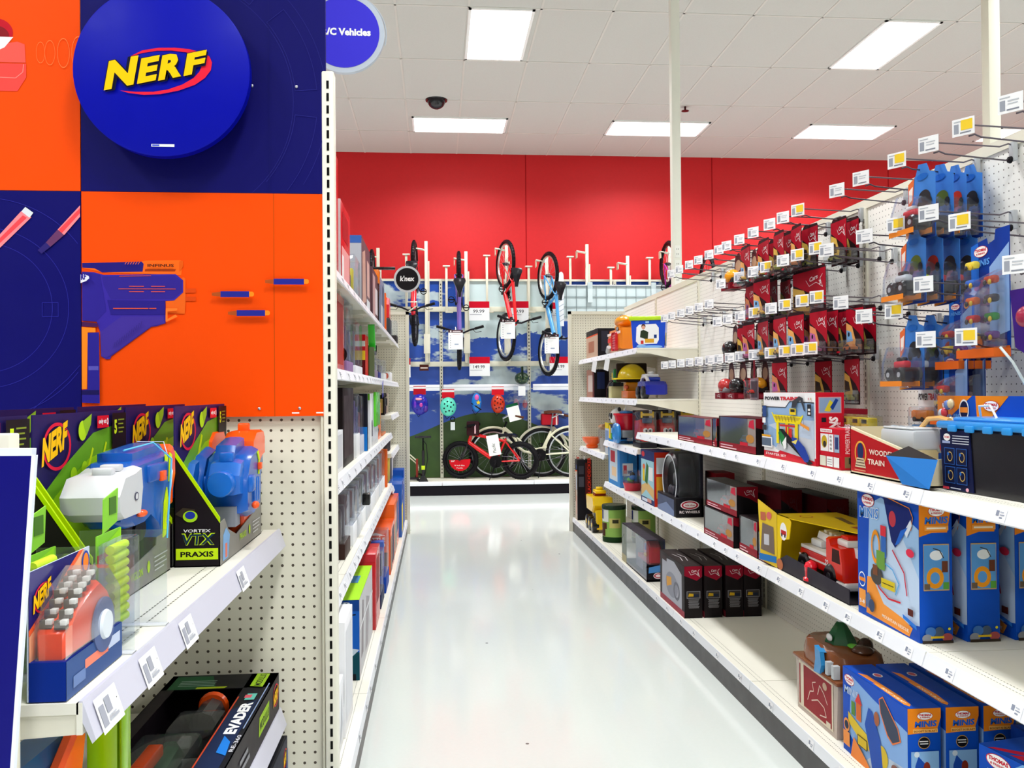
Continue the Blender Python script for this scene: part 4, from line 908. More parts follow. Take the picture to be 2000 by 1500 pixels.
# pump, scooter tubes
t=thing('floor_pump','black floor pump standing on the platform','pump',(-.19,11.82,.187))
m=MB(); m.box(-.11,.11,-.014,.014,.585,.615,'17151ag',.010); m.tube([(0,0,.4),(0,0,.6)],.010,'17151am'); m.obj('handle',t)
MB().tube([(0,0,.05),(0,0,.42)],.019,'1c1a1fg',12).obj('barrel',t)
m=MB(); m.prism([(-.065,0),(.065,0),(.05,.03),(.02,.085),(-.02,.085),(-.05,.03)],'y',-.045,.045,'17151ag'); m.obj('foot',t)
MB().box(-.024,.024,-.024,.024,.16,.215,'c8e01cg',.004).obj('gauge_collar',t)
MB().tube([(.02,0,.08),(.06,-.02,.3),(.045,-.01,.5),(.0,-.02,.56)],.006,'1c1a1f').obj('hose',t)
t=thing('scooter','cream kick scooter tubes leaning in from the left of the pump','scooter',(-.42,11.9,.187))
m=MB(); m.tube([(-.25,0,.62),(.14,0,.28),(.165,0,.17)],.009,'dad6bcg'); m.tube([(-.25,.04,.58),(.13,.04,.24),(.165,.03,.14)],.008,'dad6bcg'); m.obj('tube_frame',t); m=MB(); m.box(-.30,.17,-.04,.06,.02,.05,'2a282c',.006); m.obj('deck',t)
m=MB(); m.torus((.17,.01,.055),.04,.014,'1a1418','y',20,6); m.obj('wheel',t); m=MB(); m.box(.13,.16,-.02,.04,.05,.3,'8a3028',.006); m.obj('post',t)
# helmets
def helmet(label,x,z,col,holes,yaw=0,style=0,card=None,tiltx=0,r=(.105,.085,.125)):
    t=thing('helmet',label,'helmet',(x,12.0,z),math.radians(yaw)); t.rotation_euler=(math.radians(tiltx),0,math.radians(yaw))
    m=MB(); 
    N=22; vs_=[];
    m.ell((0,0,0),(r[0],r[1],r[2]),col,20,12); m.obj('shell',t)
    m=MB()
    if holes:
        for (a,b_) in ((-.45,.3),(-.1,.55),(.35,.45),(-.5,-.15),(-.1,.1),(.3,-.02),(-.3,-.5),(.1,-.4),(.5,-.45),(.62,.2)):
            y=-math.sqrt(max(.01,1-a*a-b_*b_)); m.ell((a*r[0],y*r[1]*1.01,b_*r[2]),(.012,.006,.012),holes,8,4)
        m.obj('vent_holes',t)
    m=MB(); m.tube([(-.06,.02,-.10),(-.02,.0,-.17),(.05,.03,-.10)],.005,'141216'); m.obj('strap',t)
    if card:
        m=MB(); m.box(-.085,.085,.0,.002,r[2]-.01,r[2]+.11,card); m.box(-.085,.085,-.0006,.0,r[2]+.07,r[2]+.10,'e8e0e0'); m.obj('header_card',t)
    return t
h=helmet('dark blue and purple kids helmet hanging under the ledge at left',-.235,1.225,'1c1aa0g','3a108a',0,0,'b01424',r=(.115,.09,.145))
m=MB(); m.ell((-.01,-.085,.075),(.045,.015,.018),'f29ab0g'); m.ell((.02,-.08,-.005),(.025,.02,.03),'c03a9cg'); m.ell((.08,-.03,-.06),(.035,.05,.05),'4a1c90g'); m.ell((-.06,-.07,.0),(.02,.02,.05),'6a2ab8g'); m.obj('trim_patch',h)
helmet('round mint green helmet with black dot holes',.155,1.19,'5fdcc0g','14282a',0,0,'d01626',r=(.112,.10,.132))
h=helmet('bright blue kids helmet seen side-on with a small yellow star',.545,1.245,'1a78d0g',None,0,0,None,r=(.07,.085,.13))
m=MB(); m.prism([(.02+.035*math.cos(PI/2+i*PI/5)*(1 if i%2==0 else .45),.0+.035*math.sin(PI/2+i*PI/5)*(1 if i%2==0 else .45)) for i in range(10)],'y',-.10,-.085,'f0cc20g'); m.obj('star',h); m=MB(); m.ell((.0,-.07,.07),(.03,.03,.04),'e05ab0g'); m.obj('pink_patch',h); m=MB(); m.tube([(-.07,-.03,-.01),(0,-.085,-.06),(.06,-.05,-.10)],.009,'141216'); m.obj('rim_trim',h)
helmet('orange red helmet with dark holes and red header card',.84,1.225,'c2300eg','4a0f06',0,0,'d01626',r=(.098,.09,.13))
h=helmet('dark green camouflage helmet sitting on the ledge',1.175,1.575,'1c3a24g','5a6a4a',0,0,None,r=(.10,.10,.085))
m=MB(); m.box(-.012,.012,-.11,.02,-.02,.16,'15291b',.004); m.obj('ridge',h)
m=MB(); m.box(-.12,.12,-.09,.02,-.34,-.10,CLEAR,.01); m.box(-.06,.04,-.092,-.09,-.24,-.11,'eceef0'); m.obj('clear_pack',h)
for (x,z,c_,l) in ((1.10,1.23,'d86a94g','pink pads in a clear pack below the green helmet'),(1.22,1.22,'b03a58g','dark pink pads in a clear pack left of the upright')):
    t=thing('pad_set',l,'pads',(x,12.06,z)); m=MB(); m.ell((0,0,0),(.035,.03,.06),c_); m.obj('pad',t); MB().box(-.05,.05,-.035,.035,-.09,.10,CLEAR,.006).obj('clear_pack',t)
t=thing('lock_pack','small black cable lock with white tag under the mint helmet','lock',(.215,11.98,.93)); m=MB(); m.torus((0,0,.09),.03,.007,'17151a','y',16,6); m.obj('cable',t); m=MB(); m.box(-.03,.03,-.002,.002,-.06,.05,'d8dee2'); m.obj('tag_card',t)
# wire grid, totem, plates
t=thing('grid_panel','pale grey wire grid panel above the right end panel','grid panel',(1.66,11.95,2.50)); m=MB().box(0,1.75,.01,.014,-.1,.36,'c4d2d4'); m.obj('backing',t)
m=MB()
for i in range(13): m.box(i*.14,i*.14+.006,0,.008,-.1,.36,'8d9a9e')
for j in range(4): m.box(0,1.75,-.002,.006,j*.14-.08,j*.14-.074,'8d9a9e')
m.obj('wires',t); MB().box(0,1.75,-.004,.012,.355,.368,'e8eaea').obj('top_edge',t)
for x,l in ((2.13,'grey bracket plate on the wire grid below the taller empty rack'),(3.03,'grey bracket plate on the wire grid near the pole')):
    t=thing('bracket_plate',l,'plate',(x,11.93,2.62)); MB().box(-.035,.035,0,.012,0,.28,'a9b6b8',.003).obj('plate',t); MB().box(-.034,.034,-.002,.0,0,.19,'c8d4d6').obj('face',t)
t=thing('totem_sign','narrow white totem with rounded top at the right end of the bike display','sign',(1.72,11.9,2.29))
m=MB(); m.prism([(-.035,0),(.035,0),(.035,.69)]+[(.035*math.cos(a),.69+.06*math.sin(a)) for a in [PI*i/8 for i in range(1,8)]]+[(-.035,.69)],'y',-.006,.006,'eef0f2'); m.obj('board',t)
m=MB()
for i in range(5): m.poly([(-.034,-.0068,.05+.07*i),(.034,-.0068,.09+.07*i),(.034,-.0068,.10+.07*i),(-.034,-.0068,.06+.07*i)],'a8b4c4')
m.obj('stripe_print',t)
# round black sign over the left run
t=thing('round_sign','round black sign with white lettering and pale ring over the aisle end','sign',(-.277,8.45,2.487))
MB().lathe([(.128,.006),(.128,-.006)],(0,0,0),'cdd2d6','y',44).obj('ring',t)
m=MB(); m.lathe([(.108,-.0062),(.108,-.007)],(0,0,0),'1c191d','y',44); m.art((-.1,-.0073,-.1),(1,0,0),(0,0,1),[('t',"k'nex",.16,.40,.68,.26,'ffffff',0,.08,.03)],.2,.2); m.obj('face',t)
MB().tube([(.0,.0,-.12),(.0,.0,-.22),(.09,.0,-.22),(.09,.15,-.24),(.0,.19,-.30)],.007,'dcdac8',6).obj('bracket',t)
# ======================= RIGHT HAND SHELF GOODS =======================
def Rloc(yn,yf,xf,d,z): return (xf+d/2,(yn+yf)/2,z+.0008)
def Rbox(name,label,yn,yf,xf,d,z,h,base,front=(),side=(),top=(),cat='box',group=None,tilt=0,**k):
    return carton(name,label,yf-yn,d,h,base,Rloc(yn,yf,xf,d,z),FR,front,side,top,cat,group,tilt,**k)
def car(m,x,y,z,L,col,win='20242a',wh='15141a',ax='x'):
    """small toy car, length L along local x"""
    s=L/.07; P=lambda pts:[(x+a*s,z+b_*s) for a,b_ in pts]
    m.prism(P([(-.035,.006),(.035,.006),(.036,.016),(.020,.019),(.008,.028),(-.014,.028),(-.024,.019),(-.035,.017)]),'y',y-.014*s,y+.014*s,col+'g')
    m.prism(P([(.017,.019),(.007,.0262),(-.012,.0262),(-.020,.019)]),'y',y-.0143*s,y+.0143*s,win)
    for a in (-.021,.021): m.lathe([(.0075*s,-.0155*s),(.0075*s,.0155*s)],(x+a*s,y,z+.0075*s),wh,'y',12)
def badge(x,y,w,h,c='e8e0e2'):
    return [('l',[(x,y+h*.75),(x+w*.2,y+h*.25),(x+w*.62,y+h*.45),(x+w,y),(x+w*.85,y+h*.7),(x+w,y+h)],.0022,c),('t','Cars',x+w*.22,y+h*.55,w*.5,h*.35,c,8,.2,.02),('t','3',x+w*.78,y+h*.22,w*.12,h*.35,c,0,0,.02)]
def cloud(x,y,w,h): return [('e',x+w/2,y+h/2,w*.56,h*.60,'c41830'),('e',x+w/2,y+h/2,w*.52,h*.55,'ffffff'),('t','THOMAS',x+w*.06,y+h*.48,w*.88,h*.34,'d01830',0,0,.05),('t','& FRIENDS',x+w*.14,y+h*.18,w*.7,h*.2,'d01830',0,0,.03)]
TB='0d4fc0'; TO='f28a1e'
# ---- tall blue train set boxes
def tall_box(label,xf,grp):
    w,d,h=.385,.105,.428
    front=[('r',0,0,1,1,TB),('p',[(.17,.16),(.22,.9),(.42,.97),(.7,.9),(1,.80),(1,.12),(.6,.06)],'9fc4ec'),('p',[(.2,.2),(.5,.75),(.75,.72),(1,.45),(1,.12),(.6,.08)],'c2d6f0'),
      ('p',[(.15,.03),(.85,.01),(.9,.08),(.75,.12),(.45,.16),(.26,.33),(.17,.32)],'f79a3c'),('t','MOUNTAIN RESCUE',.42,.055,.42,.025,'fff0dc',-3),
      ('r',.02,.06,.14,.2,'f7a044'),('e',.08,.28,.06,.06,'ffffff'),('e',.08,.28,.052,.05,TB),('r',.03,.265,.135,.295,'f08a2e'),('t','3-8',.035,.09,.09,.03,'ffffff')]
    front+=cloud(.10,.88,.20,.085)+[('t','MINIS',.05,.775,.34,.09,'f4f8ff',3,.1,.06),('t','MINIS',.055,.78,.33,.08,'3f86dc',3,.1,.02)]
    front+=[('p',[(.47,.99),(.88,.93),(.93,.88),(.66,.62),(.60,.66)],'081f6a'),('l',[(.47,.99),(.88,.94),(.93,.88),(.90,.78)],.003,'f08a2e'),('e',.62,.83,.055,.06,'c03848'),('p',[(.80,.76),(.90,.86),(.92,.82),(.84,.72)],'dfe8f4'),('p',[(.66,.64),(.75,.76),(.86,.80),(.72,.66)],'1d66d0')]
    front+=[('ring',.34,.58,.075,.13,.72,'f0961e'),('l',[(.30,.35),(.40,.27),(.55,.22),(.74,.23)],.006,'d02838'),('l',[(.40,.50),(.62,.45),(.72,.36),(.66,.27)],.005,'58a8e0'),('l',[(.62,.60),(.80,.46),(.84,.30)],.006,'c82840'),
      ('r',.44,.52,.52,.70,'3468b8'),('r',.43,.68,.52,.76,'e03040'),('r',.36,.42,.50,.56,'6a9a40'),('e',.36,.36,.10,.07,'4a4440'),('r',.44,.29,.66,.36,'d8c020'),('l',[(.46,.325),(.64,.325)],.003,'4a3a10'),('r',.30,.36,.38,.44,'7a4a30'),('e',.90,.62,.06,.03,'e03050'),('p',[(.78,.16),(.98,.12),(.99,.09),(.79,.13)],'2a78d8'),('r',.86,.17,.94,.22,'5a2018'),('e',.22,.14,.05,.06,'5a6e96'),('e',.28,.11,.05,.05,'3a4a6a')]
    side=[('p',[(0,1),(1,1),(.85,.78),(.38,.78),(0,.75)],TO)]+[('p',[(0,.75),(.2,.78),(.2,.80),(0,.80)],TO)]+[it for it in cloud(.30,.90,.46,.065)]+[('t','MINIS',.16,.84,.7,.05,'2a70d0',2,.15,.04),('r',.16,.795,.88,.83,'f7a348'),('r',.22,.806,.80,.818,'fff0dc')]
    side+=[('r',.11,.37,.89,.70,'caa46a'),('r',.125,.378,.875,.692,'5a9ada'),('ring',.46,.46,.26,.075,.55,'f09a20'),('e',.5,.62,.2,.035,'eef2f8'),('l',[(.4,.67),(.6,.655),(.72,.6)],.003,'444444'),('r',.13,.38,.30,.42,'6a5a4a'),('r',.7,.38,.87,.43,'5aa040'),('r',.66,.50,.84,.58,'6a3a28')]
    side+=[('e',.56,.075,.15,.04,'47586e'),('e',.30,.08,.16,.035,'3f70b4'),('e',.2,.035,.16,.03,'8a8e96'),('e',.80,.04,.16,.03,'a85050'),('r',.3,.035,.7,.05,'d8b820'),('e',.86,.10,.04,.01,'d8d020'),('r',.05,0,.98,.02,'3a3028')]
    m=carton_mesh(w,d,h,TB,front,left=side,right=side)
    o=m.obj('train_set_box'); return as_thing(o,label,'toy box',Rloc(2.525,2.91,xf,d,.625),FR,grp)
tall_box('tall blue train set box at the front, its whole picture side showing',1.452,None)
tall_box('tall blue train set box second back, only a strip of picture and its edge showing',1.603,None)
tall_box('tall blue train set box farthest back, cut by the right frame edge',1.758,None)
# ---- fire truck box
t=thing('fire_truck_box','open yellow window box holding a red and white toy fire truck','toy box',Rloc(2.95,3.70,1.46,.27,.625),FR)
w,d,h=.66,.27,.235
m=MB()
m.box(-w/2,-w/2+.003,-d/2,d/2,0,h,'f4cf14'); m.box(-w/2,w/2,d/2-.003,d/2,0,h,'0a2a6a'); m.box(-w/2,w/2,-d/2,d/2,0,.003,'1c1a22')
m.prism([(-w/2,-d/2),(-w/2,d/2),(w/2,d/2),(w/2,-.01),(-w/2+.16,-d/2)],'z',h-.003,h,'f6cf12')
m.prism([(-w/2,0),(-w/2+.02,.0),(-w/2+.05,h*.55),(-w/2+.13,h*.62),(-w/2+.15,h*.93),(-w/2+.13,h),(-w/2,h)],'y',-d/2,-d/2+.003,'f4cf14')
m.prism([(-w/2,0.0),(w/2,0.0),(w/2,.055),(-w/2+.1,.075),(-w/2+.04,.05)],'y',-d/2,-d/2+.003,'2b2733')
m.art((-w/2,-d/2,0),(1,0,0),(0,0,1),[('e',.11,.72,.055,.16,'ffffff'),('r',.07,.66,.155,.74,'c82020'),('e',.085,.65,.012,.035,'222222'),('e',.135,.65,.012,.035,'222222'),('e',.05,.10,.05,.10,'c07048')],w,h)
m.art((-w/2,-d/2,h),(1,0,0),(0,1,0),[('e',.16,.32,.05,.10,'c83018'),('e',.16,.32,.042,.08,'f6cf12'),('p',[(.22,.7),(.5,.6),(.52,.68),(.24,.8)],'8a6a30'),('r',.6,.5,.8,.6,'b8602a')],w,d)
m.obj('carton',t)
m=MB(); m.add([(-w/2,-d/2,0),(-w/2-.10,-d/2-.035,.02),(-w/2-.115,-d/2-.04,h+.05),(-w/2,-d/2,h)],[(0,1,2,3)],'e9c63a'); m.add([(-w/2,-d/2+.002,0),(-w/2,-d/2+.002,h),(-w/2-.115,-d/2-.038,h+.05),(-w/2-.10,-d/2-.033,.02)],[(0,1,2,3)],'f0d24a')
ux=Vector((-.10,-.035,0)).normalized()
m.art((-w/2-.004,-d/2-.0035,.01),(-.944,-.33,0),(0,0,1),[('r',.05,0,.9,.12,'2a70b8')],.1,h) if False else None
m.art((-w/2-.106,-d/2-.0385,.02),(.944,.33,0),(0,0,1),[('r',0,.0,1,.12,'2f78c0'),('p',[(.1,.2),(.9,.15),(.85,.65),(.2,.7)],'7a6a60'),('r',.1,.75,.4,.9,'c06a50'),('e',.6,.85,.15,.07,'d86a6a'),('r',.3,.3,.6,.5,'c8c8d0')],.11,h)
m.obj('open_flap',t)
truck=MB()
truck.box(-.20,.10,-.09,.07,.055,.115,'d81c18g',.008); truck.box(-.20,.10,-.092,-.089,.085,.092,'f4f0ec'); truck.box(-.20,.10,-.085,.065,.115,.13,'f0eeeeg',.004)
truck.obj('truck_bed',t)
m=MB(); chamfer([(.06,.045),(.06,.20),(.09,.20),(.10,.175),(.19,.175),(.205,.12),(.21,.045)],.07,-.098,m,'f0260cg',.014)
m.prism([(.115,.115),(.12,.165),(.175,.165),(.185,.115)],'y',-.0985,-.0975,'3a1410'); m.box(.10,.185,-.07,.05,.175,.20,'f4f2ee',.006); m.box(.11,.17,-.06,.04,.20,.215,'e8200cg',.005)
m.art((.055,-.0988,.09),(1,0,0),(0,0,1),[('t','22',.1,.1,.85,.8,'f4f4f6')],.035,.025)
m.obj('cab',t)
m=MB(); m.box(.10,.225,-.10,.08,.02,.05,'f0eeecg',.012); m.obj('bumper',t)
for x in (-.14,.10):
    m=MB(); m.lathe([(.044,-.105),(.050,-.098),(.050,-.065),(.04,-.06)],(x,0,.052),'15131ag','y',28); m.lathe([(.016,-.107),(.02,-.1)],(x,0,.052),'2c2a30','y',16); m.obj('wheel',t)
m=MB(); m.prism([(-.13,.165),(-.11,.195),(.22,.175),(.22,.14),(.10,.15)],'y',-.045,.02,'f2f2f4g'); 
for i in range(6): m.box(-.08+i*.045,-.055+i*.045,-.04,.015,.18-.002*i,.205-.003*i,'e8eaeeg',.004)
m.art((.02,-.0455,.155),(1,0,-.04),(0,0,1),[('t','Tonka',0,0,1,1,'b8101c',0,.1,.04)],.07,.02); m.obj('ladder',t)
m=MB(); m.box(-.16,-.06,-.06,.04,.13,.16,'e4e8eag',.008); m.box(-.10,-.07,-.03,.02,.16,.20,'e8ecee'+'g',.01); m.obj('pump_block',t)
m=MB(); m.lathe([(.030,0),(.03,.01),(.022,.015),(.024,.05),(.026,.055),(.02,.07),(.004,.08)],(-.035,-.115,.01),'e0142cg','z',16); m.lathe([(.012,-.035),(.012,.035)],(-.035,-.115,.045),'e0142cg','x',12); m.obj('hydrant',t)
# ---- wheel case, mountain story box etc. on lower shelf
t=thing('wheel_case','black wheel shaped toy case in clear pack with red oval badge','toy case',Rloc(5.16,5.60,1.435,.17,.625),FR)
m=MB(); m.box(-.22,.22,-.085,.085,0,.115,'17151a',.002); m.box(-.22,.22,.07,.085,0,.39,'1e1c28',.002); m.art((-.22,-.085,0),(1,0,0),(0,0,1),[('r',0,0,.9,.9,'47506e'),('p',[(0,.2),(.5,.6),(.9,.3),(.9,0),(0,0)],'7484aa')],.44,.115)
m.art((.22,-.085,0),(0,1,0),(0,0,1),[('e',.5,.65,.34,.24,'e8d8dc'),('e',.5,.65,.30,.20,'b01830'),('e',.5,.65,.24,.14,'f0e8ea'),('t','little tikes',.32,.60,.36,.1,'b01830'),('t','RC WHEELS',.12,.22,.74,.14,'e8dce0',0,0,.04)],.17,.115); m.obj('carton',t)
m=MB(); m.lathe([(.10,-.03),(.135,-.058),(.165,-.062),(.182,-.05),(.185,-.03),(.185,.05),(.15,.065)],(0,0,.205),'17151dg','y',48)
m.obj('tire',t)
m=MB(); m.lathe([(.166,-.066),(.160,-.068),(.154,-.066),(.160,-.060),(.166,-.066)],(0,0,.205),'e4e6ee','y',48); m.obj('white_ring',t)
m=MB(); m.lathe([(.0,-.02),(.12,-.045),(.12,-.02)],(0,0,.205),'08080a','y',30)
for i in range(3): m.ell((-.05+.04*i,-.04,.14),(.018,.02,.035),'3a3a46g')
m.obj('hub',t)
MB().box(.195,.2,-.06,.07,.115,.385,CLEAR).obj('clear_side',t)
Rbox('toy_box','tall upright box with painted blue and sand picture beside the black wheel case',5.66,6.04,1.43,.13,.625,.36,'1c2c68',front=[('r',0,0,1,1,'1c2c68'),('r',.03,.1,.97,.82,'9ccbd8'),('p',[(.03,.1),(.4,.25),(.97,.12),(.97,.3),(.5,.4),(.03,.3)],'d8b070'),('p',[(.3,.4),(.5,.35),(.6,.7),(.45,.78)],'2f6a30'),('r',.15,.4,.3,.65,'e0c020'),('r',.6,.45,.9,.7,'e8e8e8'),('e',.25,.68,.1,.05,'e06a40'),('e',.2,.92,.12,.05,'c8303c'),('r',.1,.02,.5,.08,'d8e0f0'),('r',.5,.03,.8,.1,'d89a90')],side=[('r',0,0,1,1,'c8301c'),('r',.1,.15,.8,.55,'e0a030'),('r',.1,.6,.8,.9,'d8dce0'),('r',.2,.02,.8,.2,'e8b020')])
t=thing('toy_figure','green and yellow toy standing in shade between picture box and wheel case','toy',(1.64,5.82,.626),FR); m=MB(); m.ell((0,0,.22),(.05,.04,.09),'1c6a2cg'); m.obj('body',t); m=MB(); m.ell((.01,-.01,.33),(.04,.035,.04),'d8c020g'); m.obj('head',t); MB().box(-.05,.05,-.04,.04,0,.14,'164a20').obj('stand',t)
t=thing('toy_bin','dark red tall box in the shade behind the wheel case','box',(1.72,5.2,.626),FR); MB().box(-.10,.10,-.06,.06,0,.27,'6a0c14',.003).obj('carton',t); m=MB(); m.art((-.1,-.0605,0),(1,0,0),(0,0,1),[('r',.2,.4,.8,.8,'8a2a20')],.2,.27); m.obj('print',t)
for k,(yn,l) in enumerate(((6.80,'blue wrapped tissue-like pack at the front left of the lower shelf'),(6.80,'blue wrapped pack standing behind the first blue pack'))):
    Rbox('wrapped_pack',l,6.80+.0*k,7.25,1.44+.155*k,.14,.625,.37,'1a78c4g',front=[('r',0,0,1,1,'2c84cc'),('r',.1,.1,.8,.8,'c8d8e4'),('r',.2,.5,.6,.75,'b83040'),('r',.3,.2,.7,.4,'e8c8a0')],side=[('r',.15,.25,.75,.52,'d4dce4'),('r',.2,.3,.4,.48,'c84858'),('r',.45,.3,.7,.36,'5a6a9a'),('l',[(.45,.55),(.5,1)],.01,'0f5a9c')])
t=thing('toy_basket','small red and green toy set in clear tub before the blue packs','toy',(1.50,6.62,.626),FR); m=MB(); m.lathe([(.06,0),(.075,.06),(.073,.06)],(0,0,0),'c8203cg','z',20); m.obj('tub',t); m=MB(); m.ell((-.02,-.01,.08),(.05,.03,.02),'50c040g'); m.ell((.02,0,.10),(.03,.03,.02),'2a7ad0g'); m.ell((.0,0,.12),(.02,.02,.02),'1c1a22g'); m.obj('toy_parts',t); MB().lathe([(.076,.06),(.072,.15),(.0,.155)],(0,0,0),CLEAR,'z',20).obj('lid_cover',t)
def cars_window(label,yn,yf,xf,d,z,h,side_red=True,top='2a2224',frontc='cfc6c4',toy='b82020',name='window_box'):
    t=thing(name,label,'toy box',Rloc(yn,yf,xf,d,z),FR); w=yf-yn
    m=MB(); m.box(-w/2,w/2,d/2-.002,d/2,0,h,'1c1618'); m.box(-w/2,w/2,-d/2,d/2,0,.003,'1c1618'); m.box(-w/2,w/2,-d/2,d/2,h-.003,h,top); m.box(-w/2,-w/2+.003,-d/2,d/2,0,h,'1c1618'); m.box(w/2-.003,w/2,-d/2,d/2,0,h,'120f12')
    m.box(-w/2,w/2,-d/2,-d/2+.002,0,h*.22,'8f1024'); m.box(w*.30,w/2,-d/2,-d/2+.002,h*.22,h,'9a8c88'); m.box(-w*.5,-w*.46,-d/2,-d/2+.002,h*.2,h,'1c1618')
    m.art((-w/2,-d/2,0),(1,0,0),(0,0,1),[('r',.05,.04,.5,.075,'e8c0c8'),('r',.05,.12,.4,.15,'e8c0c8'),('p',[(.82,.75),(.97,.7),(.95,.97),(.85,.92)],'c82040'),('e',.86,.42,.1,.12,'b8803a'),('r',.6,.2,.8,.3,'c81c30')],w,h)
    if side_red: m.art((w/2,-d/2,0),(0,1,0),(0,0,1),[('p',[(0,1),(1,1),(1,.45),(.6,.62),(0,.75)],'7c0a1c')]+badge(.35,.66,.5,.26,'c8b0b6'),d,h)
    m.obj('carton',t)
    m=MB(); m.box(-w*.42,w*.28,d/2-.006,d/2-.003,h*.2,h*.95,frontc); m.obj('inner_card',t)
    m=MB(); car(m,-.02*w,0,.02,min(w*.5,.14),toy); m.obj('toy_car',t)
    MB().box(-w*.46,w*.30,-d/2-.0005,-d/2+.0005,h*.22,h*.98,CLEAR).obj('clear_window',t)
    return t
cars_window('dark window box with toy scene, upper of the stack of two on the lower shelf',4.10,4.58,1.44,.105,.778,.148); cars_window('dark window box with toy scene, lower of the stack of two on the lower shelf',4.13,4.60,1.432,.10,.625,.150)
cars_window('dark red window box with small red toy just right of the stacked pair',3.86,4.10,1.45,.17,.625,.17,frontc='4a2420',toy='d82418'); cars_window('low clear fronted dark box beside the yellow fire truck box',3.71,3.85,1.45,.12,.625,.13,frontc='3a2a2c',toy='8a2020')
for k,(yn,yf,xf,z,h,l) in enumerate(((3.95,4.40,1.60,.625,.30,'deep black and dark red box in shade behind the stacked pair'),(3.75,4.2,1.73,.625,.28,'deep black box at the back of the lower shelf by the fire truck'))):
    Rbox('shadow_box',l,yn,yf,xf,.10,z,h,'171216',front=[('p',[(0,1),(1,1),(1,.7),(0,.5)],'4a0c14'),('e',.4,.5,.2,.2,'2a1c10')],side=[('p',[(0,1),(1,1),(1,.6),(0,.85)],'5a0a16')]+badge(.3,.65,.5,.25,'5a3038'))
# ---- base deck goods
for k in range(4):
    xf=1.350+[0,.112,.232,.336][k]
    l=['black and red boxed car, front one of four on the base deck','black and red boxed car, second of four on the base deck','black and red boxed car, third of four on the base deck','black and red boxed car, rearmost of four on the base deck'][k]
    Rbox('toy_box',l,4.70,5.22,xf,.100,.14,.285,'1a1416',front=[('r',.0,0,1,1,'241a1c'),('p',[(.08,.05),(.9,.05),(.9,.8),(.6,.95),(.1,.9)],'a9aab4'),('e',.5,.45,.25,.25,'8a8c98'),('p',[(.3,.35),(.5,.45),(.48,.6),(.28,.55)],'d89a3a'),('r',0,0,1,.12,'9a3040'),('r',.05,.85,.3,.95,'3a2a2c'),('ring',.7,.4,.12,.18,.7,'6a6a74')],
         side=[('p',[(0,1),(1,1),(1,.80),(.7,.72),(0,.82)],'90102a')]+badge(.25,.80,.6,.14,'e0d0d4')+[('r',.12,.38,.88,.52,'8a8a92'),('r',.15,.39,.85,.51,'3a3634'),('p',[(.2,.42),(.5,.42),(.5,.47),(.25,.48)],'c8a020'),('r',.5,.41,.8,.46,'1c2438')]+[('r',.2+.03*(i%2),.35-.022*i,.82-.03*(i%3),.363-.022*i,'7a787c') for i in range(8)],top=[('r',0,0,1,1,'2c2224'),('l',[(.3,.3),(.5,.5),(.7,.35)],.004,'c8c0c2'),('l',[(.3,.6),(.5,.8),(.7,.65)],.004,'c8c0c2')])
t=thing('window_box','tall clear fronted box with a red ride-on toy car inside on the base deck','toy box',Rloc(5.62,6.38,1.372,.105,.14),FR); w,d,h=.76,.125,.275
m=MB(); m.box(-w/2,w/2,d/2-.002,d/2,0,h,'2b3a6a'); m.box(-w/2,w/2,-d/2,d/2,0,.01,'1c1822'); m.box(-w/2,w/2,-d/2,d/2,h-.004,h,'3a3440'); m.box(-w/2,-w/2+.15,-d/2,-d/2+.003,0,h,'8a9288'); m.prism([(-d/2,0),(d/2,0),(d/2,h*.40),(-d/2,h*.32)],'x',w/2-.003,w/2,'17141a')
m.art((-w/2,-d/2,0),(1,0,0),(0,0,1),[('l',[(.03,.6),(.1,.75),(.15,.5)],.006,'2a3a34'),('r',.0,.0,.2,.2,'b8b08a')],w,h)
m.art((w/2,-d/2,0),(0,1,0),(0,0,1),[('e',.62,.14,.26,.075,'e8d8dc'),('e',.62,.14,.22,.055,'b01830'),('e',.62,.14,.15,.035,'f0e0e4'),('p',[(.1,.2),(.9,.24),(.85,.40),(.12,.34)],'4f8ac8')],d,h); m.obj('carton',t)
m=MB(); chamfer([(.02,.10),(.02,.13),(.14,.15),(.20,.135),(.22,.24),(.30,.255),(.36,.22),(.37,.12),(.33,.10)],.045,-.04,m,'d81424g',.012); m.obj('toy_car_body',t)
m=MB(); m.box(.20,.30,-.03,.03,.16,.23,'17151ag',.01); m.box(.24,.28,-.045,-.03,.19,.235,'1a4ac0g',.005); m.ell((.27,-.04,.16),(.02,.015,.015),'e8b820g'); m.obj('seat_detail',t)
MB().box(-w/2+.15,w/2-.002,-d/2-.0005,-d/2+.0005,.01,h-.004,CLEAR).obj('clear_window',t)
MB().box(w/2-.001,w/2,-d/2,d/2,h*.4,h-.004,CLEAR).obj('side_window',t)
m=MB(); m.poly([(-.1,-.02,.02),(.1,-.02,.02),(.12,-.02,.22),(-.12,-.02,.24)],'b8b4bc'); m.obj('bubble_sheet',t)
